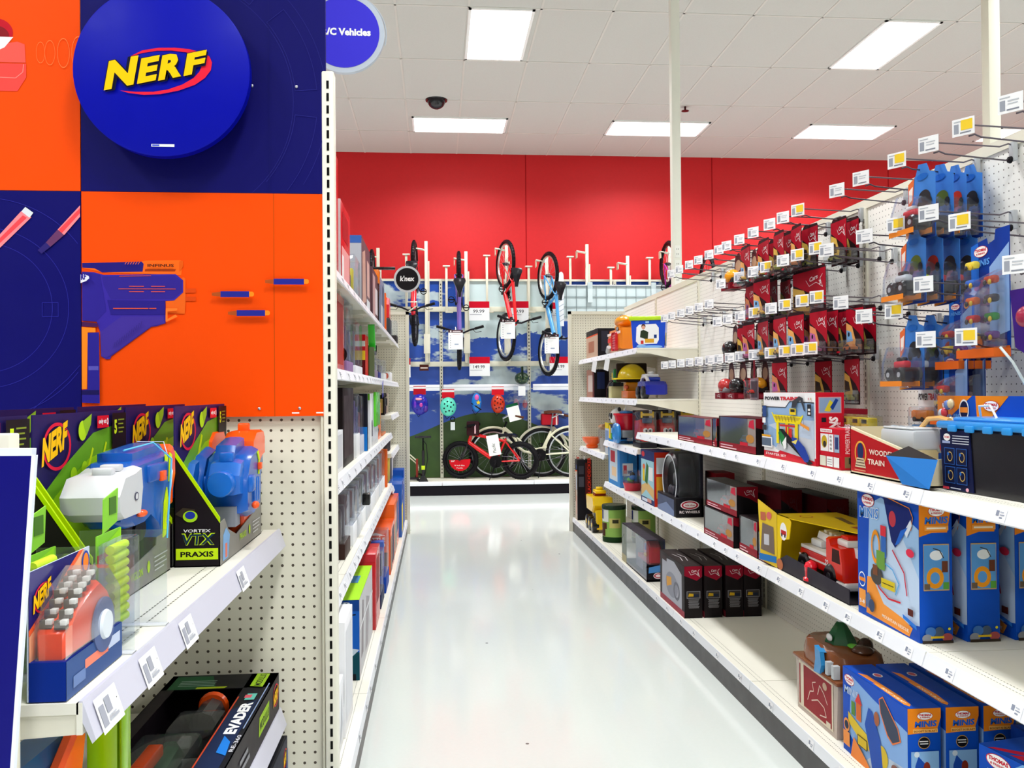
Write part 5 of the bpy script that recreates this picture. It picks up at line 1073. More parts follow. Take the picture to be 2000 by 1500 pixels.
def canister(label,loc):
    t=thing('toy_canister',label,'canister',loc,FR); R_=.098; h=.30
    m=MB(); m.lathe([(R_*.97,0),(R_,.01),(R_,.045)],(0,0,0),'1c3a1c','z',36); m.obj('base_band',t)
    m=MB(); m.lathe([(R_*.99,.045),(R_*.99,h-.03)],(0,0,0),'8fb85a','z',36)
    N=36
    def patch(a0,a1,z0,z1,c,k):
        n=8; pts=[]; rr=R_*.99+.0008*k
        for i in range(n): 
            A=math.radians(a0+(a1-a0)*i/n); B=math.radians(a0+(a1-a0)*(i+1)/n)
            m.add([(rr*math.cos(A),rr*math.sin(A),z0),(rr*math.cos(B),rr*math.sin(B),z0),(rr*math.cos(B),rr*math.sin(B),z1),(rr*math.cos(A),rr*math.sin(A),z1)],[(0,1,2,3)],c)
    patch(-150,-40,.17,.27,'dfe4dc',1); patch(-120,-75,.19,.265,'2a3a78',2); patch(-140,-60,.05,.11,'4a2818',1); patch(-100,-50,.11,.16,'4a2c1a',1.5); patch(-35,20,.12,.2,'c8c070',1); patch(-20,10,.16,.19,'3a3a28',2); patch(-130,-100,.14,.19,'e8ece8',2)
    m.obj('label_print',t)
    m=MB(); m.lathe([(R_*1.01,h-.03),(R_*1.04,h-.03),(R_*1.04,h),(R_*.99,h+.006),(.0,h+.004)],(0,0,0),'15301cg','z',36); m.obj('lid',t)
    m=MB(); m.art((-.05,-R_-.003,.012),(1,0,0),(0,0,1),[('t',"k'nex",0,0,1,1,'e8f0e4',0,0,.06)],.07,.024); m.obj('brand_print',t)
    return t
canister('round green printed canister of building pieces, the front one',(1.468,7.18,.141)); canister('round green canister in shade behind the front one',(1.70,7.10,.141))
t=thing('toy_truck','yellow toy dump truck in a clear pack on the base deck by the canister','toy truck',(1.46,7.80,.141),FR)
m=MB(); chamfer([(-.17,.17),(-.20,.30),(.17,.31),(.20,.24),(.14,.17)],.09,-.09,m,'f0c40cg',.012); m.obj('dump_bed',t)
m=MB(); chamfer([(.10,.03),(.09,.20),(.20,.20),(.22,.12),(.22,.03)],.07,-.07,m,'f0c40cg',.012); m.box(.12,.19,-.072,-.068,.12,.17,'2a2c34'); m.obj('cab',t)
m=MB(); m.box(-.06,.08,-.05,.05,.33,.36,'f4cc10g',.01); m.box(-.02,.03,-.03,.03,.36,.385,'f4cc10g',.008); m.box(-.05,.06,-.05,.05,.31,.33,'8a2c14'); m.obj('top_shovel',t)
for x in (-.12,.02,.16):
    m=MB(); m.lathe([(.055,-.10),(.062,-.095),(.062,-.045),(.055,-.04)],(x,0,.062),'141216g','y',24); m.lathe([(.022,-.103),(.022,-.098)],(x,0,.062),'e8bc10g','y',14); m.obj('wheel',t)
Rbox('tool_box_set','tall black and orange boxed toy workbench at the far end of the base deck',8.37,9.05-.55,1.352,.145,.14,.585,'17141a',front=[('r',0,0,1,1,'c8b8a8'),('r',0,.82,1,1,'1c1618'),('l',[(0,.8),(1,.82)],.01,'e0501c'),('r',.1,.3,.4,.7,'8a6a50'),('r',.5,.1,.9,.4,'d8a898'),('e',.7,.88,.1,.04,'3a5ab0'),('r',.4,.5,.9,.75,'b8c0cc')],side=[('r',.55,.35,.95,.95,'5a1c18'),('t','BLACK+DECKER',.92,.40,2.6,.055,'e03a24',90,0,.02),('r',.1,.55,.45,.72,'4a4a54'),('r',.1,.76,.45,.9,'3a3a44')]).name
m=MB(); m.torus((0,0,0),.02,.006,'e8e8e8g','x',14,6); o=m.obj('carry_handle'); o.parent=None; o.location=(1.43,8.41,.735); tag(o,'small white plastic loop handle on the tall black box','handle')
# mountain tub
t=thing('train_tub','brown topped play tub with a green snow-capped mountain, on the base deck','toy tub',Rloc(2.99,3.38,1.405,.235,.14),FR); w,d=.37,.22
m=MB(); m.prism([(-.168,0),(.168,0),(.182,.20),(-.182,.20)],'y',-d/2+.006,d/2-.006,'b9a79cg'); m.art((-.18,-d/2+.005,0),(1,0,0),(0,0,1),[('r',.08,.08,.9,.96,'e2d6c0'),('r',.20,.12,.87,.92,'96202a'),('r',.09,.12,.12,.9,'96202a')],.36,.20)
m.art((-.18,-d/2+.0045,0),(1,0,0),(0,0,1),[('l',[(.3,.3),(.36,.5),(.45,.55),(.42,.7),(.5,.75)],.004,'e8cfc0'),('l',[(.4,.35),(.55,.45),(.7,.4),(.75,.25),(.6,.2)],.004,'e8cfc0'),('l',[(.55,.55),(.6,.75),(.7,.65),(.78,.5)],.004,'e8cfc0'),('e',.72,.80,.05,.07,'c8a890'),('r',.75,.1,.85,.2,'e2d6c0')],.36,.20)
m.obj('tub',t)
m=MB(); m.box(-.195,.195,-d/2-.006,d/2+.006,.195,.212,'7a4420g',.007)
N=14; vs_=[];fs=[]
rr=random.Random(5)
for j,(zz,sc_) in enumerate(((.21,.93),(.25,.91),(.285,.86),(.298,.76))):
    for i in range(40):
        a=2*PI*i/40; cx_=abs(math.cos(a))**.5*(1 if math.cos(a)>0 else -1); cy_=abs(math.sin(a))**.5*(1 if math.sin(a)>0 else -1)
        vs_.append((cx_*.19*sc_+rr.uniform(-.004,.004),cy_*(d/2)*sc_+rr.uniform(-.004,.004),zz+rr.uniform(-.004,.004)))
for j in range(3):
    for i in range(40): fs.append((j*40+i,j*40+(i+1)%40,(j+1)*40+(i+1)%40,(j+1)*40+i))
fs.append(tuple(range(120,160))); m.add(vs_,fs,'7c4622g',True); m.obj('rock_lid',t)
m=MB(); m.lathe([(.062,0),(.055,.02),(.035,.055),(.016,.085),(.002,.098)],(-.01,.0,.288),'14582cg','z',7); m.obj('mountain',t)
m=MB(); m.lathe([(.024,.064),(.018,.078),(.010,.092),(.0,.102)],(-.01,0,.290),'f4f6f8g','z',7); 
m.ell((.0,-.050,.318),(.022,.008,.014),'f4f6f8g'); m.obj('snow',t)
m=MB(); m.prism([(.03,.30),(.075,.288),(.085,.24),(.07,.205),(.02,.20),(.035,.25)],'y',-d/2-.012,-d/2+.004,'2a86c4g'); m.poly([(.03,-d/2+.0,.29),(.075,-d/2+.0,.285),(.10,.03,.285),(.06,.03,.285)],'2a86c4g'); m.obj('waterfall',t)
m=MB(); m.box(.10,.12,-d/2-.004,-d/2+.02,.215,.262,'b8bcc0'); m.box(.15,.17,-d/2-.004,-d/2+.02,.215,.262,'b8bcc0'); m.obj('pillars',t)
m=MB(); m.ell((.12,.02,.30),(.04,.04,.02),'4a2812g'); m.ell((.08,.05,.305),(.025,.03,.03),'3a2010g'); m.ell((.09,.0,.308),(.03,.02,.008),'5ab02cg'); m.obj('rocks',t)
# low minis boxes
def minis_low(label,xf):
    w,d,h=.42,.105,.287
    front=[('r',0,0,1,1,TB),('p',[(.1,.25),(.15,.95),(.5,.85),(1,.75),(1,.0),(.4,0)],'86aee4'),('p',[(.3,.0),(.6,.3),(1,.35),(1,0)],'b8c8dc')]+cloud(.04,.83,.15,.1)+[('t','MINIS',.03,.70,.24,.09,'b8ccec',3,.15,.03),
       ('p',[(.60,.9),(.66,.96),(.88,.72),(.92,.60),(.80,.5),(.72,.55),(.62,.75)],'e8783a'),('p',[(.61,.9),(.66,.94),(.87,.71),(.90,.60),(.80,.52),(.73,.57),(.63,.76)],'3a4258'),
       ('p',[(.10,.5),(.3,.42),(.52,.36),(.52,.2),(.3,.26),(.1,.38)],'e0c030'),('e',.65,.28,.08,.12,'d8b828'),('p',[(.38,.5),(.44,.72),(.5,.7),(.62,.45),(.66,.1),(.5,0),(.46,.2)],'1f4fb0'),('r',.24,.48,.32,.7,'d86a28'),('p',[(.22,.68),(.28,.8),(.34,.68)],'d83a38'),('r',.16,.5,.22,.66,'5a8a3a'),('e',.57,.66,.04,.08,'a86040'),('r',.26,.2,.42,.32,'4a3a10'),('r',.27,.21,.41,.31,'d8b828'),
       ('r',.02,.08,.13,.25,'f0964a'),('e',.08,.33,.05,.08,'f0964a'),('e',.08,.33,.035,.05,'20304a'),('p',[(.15,0),(.5,0),(.4,.1),(.2,.25)],'f0893a'),('e',.85,.25,.06,.06,'8a5a50'),('p',[(.76,.12),(.95,.02),(.96,.06),(.78,.16)],'2a78d8')]
    side=[('p',[(0,1),(1,1),(1,.9),(.86,.75),(0,.73)],TO)]+cloud(.30,.885,.44,.07)+[('t','MINIS',.20,.80,.66,.065,'1f5fc8',2,.15,.04),('r',.15,.745,.9,.785,'f8b860'),('t','BOOST N BLAST',.18,.752,.7,.02,'8a4a10'),('e',.48,.64,.18,.065,'caa050'),('e',.48,.64,.165,.058,'15151c'),('r',.34,.65,.6,.66,'e8e8e8'),('r',.36,.625,.6,.635,'e8e8e8'),
       ('r',.08,.0,.92,.55,'8ab8e8'),('p',[(.15,.0),(.2,.4),(.3,.5),(.5,.42),(.62,.1),(.6,0)],'1f4fb0'),('e',.55,.38,.1,.06,'8a3020'),('e',.25,.52,.08,.03,'d8e4f0'),('p',[(.5,0),(.9,0),(.9,.2),(.7,.1)],'c83860')]
    top=[('r',0,0,1,1,'0a49b8'),('p',[(.2,.1),(.26,.3),(.75,.35),(.95,.25),(.75,.22)],'e8863a'),('p',[(.45,.10),(.50,.30),(.92,.28),(.96,.16),(.92,.08)],'f0902e'),('t','BOOST N BLAST',.56,.13,.34,.1,'fff0d0'),('e',.28,.62,.05,.14,'ffffff'),('e',.28,.62,.04,.1,'d86a7a')]
    m=carton_mesh(w,d,h,TB,front,side,top); return as_thing(m.obj('train_set_box'),label,'toy box',Rloc(2.53,2.95,xf,d,.14),FR)
minis_low('low wide blue train set box on the base deck, front one with yellow track picture',1.412); minis_low('low wide blue train set box on the base deck, second one back',1.533); minis_low('low wide blue train set box on the base deck, third one back in shade',1.654)
front=[('r',0,0,1,1,'7fb4ea'),('p',[(0,.7),(0,1),(.5,1),(.1,.65)],TB),('p',[(.1,.1),(.5,.3),(1,.35),(1,0),(.1,0)],'a8b4cc'),('e',.6,.45,.2,.08,'c8d8ee')]+cloud(.10,.82,.26,.14)+[('t','TRACK',.10,.64,.40,.14,'f0f4fa',0,.05,.07),('t','TRACK',.105,.645,.385,.125,'5a6a8a',0,.05,.01),('t','MASTER',.14,.47,.44,.14,'f0f4fa',0,.05,.07),('t','MASTER',.145,.475,.425,.125,'5a6a8a',0,.05,.01)]
top=[('r',0,0,1,1,'0a49b8'),('p',[(.1,.0),(.12,.12),(.5,.8),(.6,.9),(.56,.6),(.2,.1)],'c81838'),('p',[(.3,.1),(.36,.28),(.85,.34),(.9,.2)],'c81838'),('t','3-IN-1',.45,.18,.3,.1,'ffffff'),('e',.5,.62,.12,.12,'ffffff'),('t','THOMAS',.41,.58,.18,.08,'d01830'),('t','TRACK MASTER',.2,.7,.2,.08,'c8dcf4')]
m=carton_mesh(.30,.16,.25,TB,front,left=[('r',.05,.05,.95,.95,'5a6474')],right=[('r',.05,0,.98,.9,'4a5468'),('r',.1,.05,.9,.85,'6a7484')],top=top)
as_thing(m.obj('train_set_box'),'blue and white track set box in the lower right corner, cut by the frame','toy box',Rloc(2.07,2.37,1.55,.16,.14),FR).rotation_euler=(0,0,FR+.18)
Rbox('train_set_box','dark blue small box in shade behind the track set box',2.40,2.50,1.72,.10,.14,.24,'0a3a9a',top=[('r',.1,.1,.9,.9,'0a49b8')])
# ---- upper shelf (z 1.10)
cars_window('first window box at the left of the upper shelf, red and silver figures',4.50,5.16,1.45,.10,1.098,.145,top='6a1c24',frontc='c8a8a8',toy='c81c28')
cars_window('red window box with red toys next along the upper shelf',4.42,4.49,1.45,.12,1.098,.15,toy='d82020')
cars_window('window box with a blue and yellow toy car at the middle of the upper shelf',3.86,4.38,1.448,.145,1.098,.165,top='4a1820',frontc='8a7a70',toy='3a68a8')
t=thing('toy_car_pack','red toy car with yellow mate in a clear pack behind the blue-yellow car box','toy',(1.64,4.05,1.0995),FR); m=MB(); car(m,0,0,.0,.15,'c01418'); m.obj('toy_car',t); m=MB(); car(m,.09,-.05,.0,.08,'e8a810'); m.obj('yellow_car',t); MB().box(-.13,.13,-.09,.06,0,.10,CLEAR,.01).obj('clear_cover',t)
# POWERTRAINS large box
front=[('r',0,0,1,1,'f2f2f4'),('r',0,.0,1,.10,'c8142a'),('p',[(0,.10),(.30,.10),(.36,.16),(1,.08),(1,0),(0,0)],'d01a30'),('p',[(0,.17),(.0,.78),(.46,.78),(.54,.87),(.98,.86),(.98,.06),(.30,.14),(.2,.2)],'8fb0d8'),('p',[(.25,.15),(.4,.4),(.98,.35),(.98,.06)],'c8ccd4'),('p',[(.1,.5),(.5,.6),(.98,.62),(.98,.35),(.4,.4)],'bccbe0'),
  ('l',[(0,.78),(.46,.78),(.54,.87),(.98,.86)],.004,'30323a'),('t','POWER',.03,.885,.32,.055,'26262c',0,.12,.05),('t','TRAINS',.35,.885,.36,.055,'d01a30',0,.12,.05),('r',.73,.90,.79,.925,'26262c'),('r',.88,.90,.90,.93,'d8a0a0'),('r',.92,.90,.94,.93,'c8b890'),('t','STARTER SET',.05,.045,.42,.035,'f4e8ea',0,0,.02),
  ('p',[(.18,.70),(.20,.70),(.22,.67),(.76,.66),(.78,.68),(.80,.68),(.74,.55),(.26,.55)],'f0dc18'),('p',[(.23,.65),(.75,.64),(.71,.60),(.27,.60)],'c8b030')]
for i in range(7): front.append(('l',[(.27+.06*i,.655),(.30+.06*i,.57)],.003,'6a5a10'))
front+=[('r',.27,.55,.73,.575,'f0dc18'),('r',.29,.24,.34,.56,'f0dc18'),('r',.65,.25,.71,.56,'e8d018'),('r',.47,.30,.53,.56,'e0c818'),('r',.36,.50,.66,.53,'c83030'),('r',.48,.34,.51,.50,'d02828'),('r',.54,.30,.60,.48,'d02828'),('r',.56,.68,.68,.77,'e8c818'),('r',.58,.72,.66,.76,'202228'),
  ('p',[(.60,.78),(.62,.88),(.70,.92),(.74,.95),(.80,.93),(.85,.75),(.83,.74),(.77,.89),(.72,.87),(.68,.79)],'3a3c44'),('l',[(.82,.62),(.82,.50)],.003,'3a3c44'),('p',[(.76,.58),(.92,.52),(.92,.47),(.76,.54)],'e8943a'),
  ('p',[(.36,.46),(.44,.46),(.98,.03),(.90,.0),(.36,.38)],'15151a'),('p',[(.34,.40),(.38,.44),(.46,.36),(.50,.22),(.46,.18),(.40,.24)],'1c7a3c'),('p',[(.42,.26),(.50,.36),(.50,.2),(.46,.16)],'f0f0f0'),('p',[(.60,.36),(.70,.35),(.84,.24),(.92,.10),(.90,.04),(.84,.03),(.62,.27)],'1d3fa0'),('p',[(.60,.29),(.72,.34),(.68,.26)],'e8d870'),
  ('r',.01,.62,.10,.80,'20262e'),('r',.015,.63,.095,.79,'2a4a88'),('r',.01,.53,.08,.61,'f2f2f4'),('r',.01,.42,.10,.50,'30323a'),('r',.0,.16,.22,.32,'f4f4f6'),('r',.0,.18,.20,.30,'5a6a80'),('p',[(.0,.32),(.18,.32),(.2,.35),(.0,.35)],'e0a020'),('r',.90,.68,.97,.84,'26282e'),('r',.915,.70,.955,.73,'e8e8ea'),('r',.915,.75,.955,.78,'e8e8ea')]
side=[('r',.10,.72,.90,.94,'d8a0a8'),('r',.13,.73,.87,.93,'8aa6c8'),('p',[(.3,.75),(.5,.9),(.62,.86),(.5,.74)],'d8cc30'),('p',[(.5,.80),(.7,.92),(.8,.90),(.6,.76)],'1d3f90'),('t','TRAINS',.78,.20,1.15,.13,'ffffff',90,.12,.05),('r',.2,.60,.36,.66,'20222a')]
carton('train_set_box','large white and red train set box with yellow bridge picture on the upper shelf',.535,.115,.285,'c8142a',Rloc(3.26,3.795,1.462,.115,1.098),FR,front,side,cat='toy box')
front=[('r',0,0,1,1,'c8142a'),('r',.02,.90,.60,.98,'f2f2f4'),('t','POWERTRAINS',.06,.92,.5,.04,'c81c30'),('r',.03,.42,.42,.86,'e8e8ea'),('e',.22,.66,.14,.16,'c0a020'),('e',.24,.6,.08,.08,'2a2a2a'),('r',.45,.42,.68,.86,'f2f2f4'),('r',.72,.42,.96,.86,'9ab0c8'),('r',.76,.5,.92,.8,'2a3a70')]+[('e',.56,.5+.1*i,.05,.03,'9a9a9a') for i in range(4)]+[('r',.02,.05,.32,.30,'d8d8c8'),('r',.36,.05,.66,.30,'f2f2f4'),('r',.70,.05,.97,.30,'e8e8ea')]+[('r',.40,.1+.06*i,.62,.115+.06*i,'8a8a8a') for i in range(3)]
carton('train_set_box','small red and white train box between the large box and the wooden train box',.17,.10,.150,'c8142a',Rloc(3.08,3.25,1.475,.10,1.098),FR,front,[('r',.15,.05,.7,.32,'8a7050'),('r',.3,.15,.55,.3,'2a2420'),('t','POWERTRAINS',.35,.40,1.1,.12,'f0c0c8',90,0,.02),('t','TRAINS',.75,.40,.6,.14,'f0d8dc',90,0,.03)],cat='toy box')
# small yellow car pack on it, red box behind
t=thing('toy_car_pack','clear pack of yellow and black train cars lying on the small red box','toy',(1.60,3.22,1.250),FR); m=MB(); 
for x in (-.12,-.05,.04,.11): m.box(x-.028,x+.028,-.02,.02,.005,.04,'c8b01cg',.006); m.box(x-.02,x+.02,-.021,.021,.018,.034,'2a2818',.002)
m.obj('train_cars',t); MB().box(-.16,.16,-.03,.03,0,.05,CLEAR,.006).obj('clear_cover',t); MB().box(-.17,.17,-.05,.05,-.004,.0,'e8e8ec').obj('card',t)
t=thing('toy_box','deep red box behind the yellow car pack','box',(1.72,3.55,1.0995),FR); m=carton_mesh(.20,.10,.215,'8a1024',front=badge(.3,.55,.5,.3,'c89098')); m.obj('carton',t)
# wooden train box
t=thing('wooden_train_box','red wooden train box lettered WOODEN TRAIN with cream slanted rim','toy box',Rloc(2.50,2.985,1.465,.20,1.098),FR); w,d=.485,.20
m=MB(); out=[(-w/2,0),(w/2,0),(w/2,.085),(-w/2+.01,.165),(-w/2,.165)]
m.prism(out,'y',-d/2,-d/2+.006,'efe3c0'); m.prism([(-w/2+.006,.010),(w/2-.006,.010),(w/2-.006,.078),(-w/2+.012,.156),(-w/2+.006,.156)],'y',-d/2-.0012,-d/2,'b4121c'); m.box(-w/2,w/2,-d/2,d/2,0,.005,'efe3c0'); m.prism(out,'y',d/2-.006,d/2,'efe3c0'); m.box(-w/2,-w/2+.006,-d/2,d/2,0,.165,'efe3c0'); m.box(w/2-.006,w/2,-d/2,d/2,0,.085,'efe3c0')
m.art((-w/2,-d/2-.0012,0),(1,0,0),(0,0,1),[('e',.16,.46,.085,.26,'e8b040'),('e',.16,.46,.07,.22,'b4121c'),('e',.16,.50,.045,.18,'1c2c5a'),('p',[(.08,.16),(.24,.16),(.21,.36),(.11,.36)],'d8c8a8'),('l',[(.09,.2),(.23,.2)],.003,'4a2a20'),('l',[(.1,.26),(.22,.26)],.003,'4a2a20'),('l',[(.11,.32),(.21,.32)],.003,'4a2a20'),('t','WOODEN',.29,.46,.34,.11,'f0e0d0',0,0,.02),('t','TRAIN',.27,.26,.23,.11,'f0e0d0',0,0,.02),('r',.08,.09,.24,.115,'d88a6a')],w,.165)
m.obj('carton',t)
m=MB(); m.box(-.13,.08,-.05,.05,.10,.165,'c8ced4g',.012); m.box(-.12,.07,-.045,.045,.165,.172,'dde2e6g',.004); m.ell((-.09,-.02,.172),(.012,.012,.004),'9aa2a8g'); m.ell((-.04,-.02,.172),(.012,.012,.004),'9aa2a8g'); m.ell((.01,-.02,.172),(.012,.012,.004),'9aa2a8g'); m.obj('train_piece',t)
m=MB(); m.tube([(-.02,.03,.16),(.05,.02,.20),(.12,.02,.205),(.2,.0,.2)],.008,'e8b86ag'); m.obj('track_piece',t)
# train cards leaning behind
t=thing('train_card_pack','tall clear pack of orange, blue and maroon train cars leaning on the pegboard','toy pack',(1.70,2.90,1.100),FR)
m=MB(); m.box(-.07,.07,.012,.014,0,.30,'d8dce2'); m.box(-.07,.07,.0112,.0118,.22,.30,'f4f4f6'); m.art((-.07,.011,.22),(1,0,0),(0,0,1),[('t','POWER',.02,.45,.42,.3,'26262c',0,.1,.03),('t','TRAINS',.45,.45,.5,.3,'c81c30',0,.1,.03)],.14,.08); m.obj('back_card',t)
for k,(z,c_) in enumerate(((.19,'e8821c'),(.14,'3a86c0'),(.085,'5a1420'),(.03,'4a1420'))):
    m=MB(); m.box(-.05,.05,-.03,.005,z,z+.032,c_+'g',.008); m.lathe([(.009,-.032),(.009,.0)],(-.025,0,z),'1c1a1e','y',10); m.lathe([(.009,-.032),(.009,.0)],(.025,0,z),'1c1a1e','y',10); m.obj('train_car',t)
MB().box(-.065,.065,-.035,.011,.005,.235,CLEAR,.01).obj('clear_blister',t)
for k,(x,y,l) in enumerate(((1.79,2.955,'white topped train pack hanging low by the slotted upright, front one'),(1.81,2.84,'white topped train pack hanging low, right one'))):
    t=thing('train_card_pack',l,'toy pack',(x,y,1.17),FR); m=MB(); m.box(-.055,.055,0,.002,0,.23,'b8bcc4'); m.box(-.055,.055,-.0006,.0,.15,.23,'f4f4f6'); m.art((-.055,-.0008,.15),(1,0,0),(0,0,1),[('t','POWER',.04,.42,.42,.3,'26262c',0,.1,.03),('t','TRAINS',.47,.42,.5,.3,'c81c30',0,.1,.03),('p',[(0,0),(.5,0),(.6,.2),(1,.2),(1,.24),(.58,.24),(.48,.05),(0,.05)],'3a3c44')],.11,.08); m.obj('back_card',t); MB().box(-.05,.05,-.03,0,.01,.14,CLEAR,.006).obj('clear_blister',t)
# minis display box + black tub with blue lid
t=thing('minis_box','blue and orange open display box with slanted tray behind the black tub','toy box',Rloc(2.34,2.72,1.56,.12,1.098),FR); w=.56
m=MB(); m.box(-.20,.36,.02,.026,.0,.275,TB); m.art((-.20,.02,0),(1,0,0),(0,0,1),[('p',[(.0,.3),(0,1),(.33,1),(.12,.75),(.06,.45)],TO),('p',[(.36,1),(.64,1),(.52,.8),(.38,.62)],TO)]+cloud(.05,.84,.11,.1)+[('t','MINIS',.03,.70,.2,.08,'5aa0ec',2,.15,.04)]+[('e',.26,.84,.045,.12,'e8eef8'),('e',.26,.84,.037,.10,'10204a'),('r',.225,.81,.295,.87,'f0903a')]+cloud(.44,.84,.12,.1),.56,.275); m.obj('back_card',t)
m=MB()
for i in range(16): m.ell((-.14+.017*(i%4)+.01*(i//8),-.01,.05+.02*(i//2)+.004*i%3),(.014,.01,.016),['a8b0bc','c83848','5a7ac0','d8c8a0'][i%4]+'g',8,5)
m.obj('figure_print',t)
m=MB(); m.T=Matrix.Translation((.155,0,0)); m.add([(-.30,-.190,.085),(-.20,-.192,.004),(-.05,-.192,.004),(-.05,-.165,.09),(-.22,-.160,.115)],[(0,1,2,3)],'2a78c8'); m.add([(-.30,-.190,.085),(-.05,-.165,.09),(-.22,-.158,.120)],[(0,1,2)],'231c1c'); m.add([(-.20,-.192,.004),(-.05,-.192,.004),(-.05,-.16,.004),(-.19,-.16,.004)],[(0,1,2,3)],'231c1c'); m.obj('tray_flap',t)
t=thing('lidded_tub','black rectangular tub with bright blue lid on the upper shelf at right','tub',(1.66,2.275,1.0995),FR+.06); w,d,h=.42,.30,.180
m=MB(); m.prism([(-w/2+.012,.0),(w/2-.012,.0),(w/2,h),(-w/2,h)],'y',-d/2,d/2,'151319g'); m.obj('tub',t)
m=MB(); m.box(-w/2-.012,w/2+.012,-d/2-.012,d/2+.012,h,h+.022,'2390e0g',.008); m.box(-w/2+.02,w/2-.02,-d/2+.02,d/2-.02,h+.02,h+.034,'3a9ae6g',.008)
for i in range(5): m.box(-w/2+.05+i*.075,-w/2+.085+i*.075,-d/2-.018,-d/2-.008,h-.008,h+.012,'2a94e2g',.004)
m.obj('lid',t)
m=MB(); m.prism([(-w/2+.012,.002),(-w/2+.145,.002),(-w/2+.13,h-.004),(-w/2-.002,h-.004)],'y',-d/2-.004,-d/2-.001,'161c44')
m.art((-w/2+.008,-d/2-.0042,0),(1,0,0),(0,0,1),[('e',.18,.86,.12,.06,'ffffff'),('t','THOMAS',.08,.84,.2,.04,'d01830'),('r',.02,.76,.3,.8,'9aa8d0')]+[('r',.38,.88-.04*i,.94,.895-.04*i,'c8ccdc') for i in range(4)]+[q for (a,b_) in ((.10,.42),(.52,.42),(.14,.12),(.55,.12)) for q in (('r',a,b_,a+.36,b_+.27,'2c5aa8'),('r',a+.02,b_+.012,a+.34,b_+.258,'141a3a'),('ring',a+.2,b_+.13,.09,.08,.8,'c8a860'),('e',a+.14,b_+.17,.03,.03,'2a6ac0'))]+[('r',.08,.02,.3,.06,'c83848'),('r',.35,.04,.7,.055,'c8ccdc'),('e',.92,.05,.05,.03,'e8a8b8')],.13,h)
m.obj('info_card',t)
MB().tube([(0,.02+.0,h+.03),(-.02,-.02,h+.12),(-.06,-.03,h+.19),(-.11,-.03,h+.235)],.004,'d8e4e6g').obj('handle',t)
MB().tube([(-.17,-.05,h+.03),(-.15,-.07,h+.065),(-.09,-.08,h+.068),(-.05,-.09,h+.032)],.0035,'e8eef0g').obj('tie_loop',t)
# ---- far upper shelves
Rbox('tool_box_set','black and orange boxed toy tools at the far end of the top shelf',7.75,8.35,1.45,.16,1.70,.26,'17141a',front=[('r',0,0,1,1,'c8a890'),('r',0,.8,1,1,'1c1618'),('l',[(0,.78),(1,.8)],.012,'e0501c'),('r',.2,.2,.7,.6,'a86a50')],side=[('r',.2,.2,.6,.9,'2a2c3a'),('r',.65,.1,.95,.9,'6a1c18')])
t=thing('toy_truck','orange and red toy truck on the top shelf left of the blue tub','toy',(1.56,7.10,1.7008),FR)
m=MB(); chamfer([(-.22,.02),(-.24,.16),(-.16,.20),(.25,.20),(.26,.03)],.10,-.10,m,'f0861cg',.02); m.obj('truck_body',t)
m=MB(); m.box(.0,.17,-.115,-.10,.02,.17,'d01c24g',.02); 
for i in range(6): m.box(.03,.14,-.118,-.114,.04+.02*i,.046+.02*i,'f06060g')
m.obj('grille',t)
m=MB(); m.ell((-.02,0,.27),(.20,.08,.05),'f4a410g'); m.box(-.16,.04,-.06,.06,.20,.25,'f4a410g',.02); m.obj('helmet_top',t)
m=MB(); m.box(-.24,.26,-.103,-.098,.155,.175,'f0e0d8'); m.box(-.22,-.06,-.104,-.098,.10,.135,'e03828'); m.art((.12,-.1035,.178),(1,0,0),(0,0,1),[('r',0,0,1,1,'1c1a1e'),('t','CAT',.1,.15,.7,.7,'ffffff')],.10,.03); m.obj('stripe',t)
MB().tube([(-.22,-.10,.03),(-.14,-.12,.02),(-.10,-.12,.06)],.02,'c8ccd0g').obj('tool_arm',t)
t=thing('building_tub','blue tub of building blocks with lime lid and boy picture on the top shelf','tub',(1.565,6.30,1.7008),-.32); w,d,h=.25,.22,.205
m=MB(); m.prism([(-w/2+.012,0),(w/2-.012,0),(w/2,h),(-w/2,h)],'y',-d/2,d/2,'0c46c8g',); m.art((-w/2,-d/2-.0004,0),(1,0,0),(0,0,1),[('p',[(.14,.25),(.16,.75),(.24,.85),(.72,.86),(.80,.72),(.80,.3),(.74,.16),(.22,.14)],'f0f0f2'),('e',.36,.78,.06,.09,'4a2c24'),('e',.36,.74,.05,.07,'d8a088'),('p',[(.26,.4),(.28,.62),(.36,.66),(.50,.58),(.48,.3)],'2c3a28'),('r',.40,.2,.66,.34,'d8a030'),('r',.5,.34,.6,.42,'f0f0f0'),('r',.66,.36,.74,.48,'1c3a80'),('r',.28,.16,.36,.28,'c83030'),('e',.3,.08,.14,.06,'8ab8ec'),('e',.6,.06,.3,.05,'7fb0ea'),('r',.42,.89,.52,.96,'9ac4f0')],w,h); m.art((w/2-.006,-d/2,0),(0,1,0),(0,0,1),[('r',.1,.1,.8,.9,'8aa8c8'),('r',.2,.2,.5,.6,'e0b040'),('r',.5,.3,.75,.7,'6a8a50')],d,h); m.obj('tub',t)
MB().box(-w/2-.014,w/2+.014,-d/2-.012,d/2+.012,h-.002,h+.03,'b8e01cg',.010).obj('lid',t)
Rbox('tool_box_set','narrow black and red boxed set on the second shelf at the far end',7.95,8.35,1.45,.14,1.333,.26,'17141a',front=[('r',0,0,1,1,'a87868'),('r',.2,.2,.8,.8,'c8b8b0'),('r',.8,0,1,1,'5a1c18')],side=[('r',.2,.3,.7,.9,'24305a')])
t=thing('hard_hat_set','yellow toy hard hat over a small tool display on the second shelf','hard hat',(1.58,6.98,1.3338),FR)
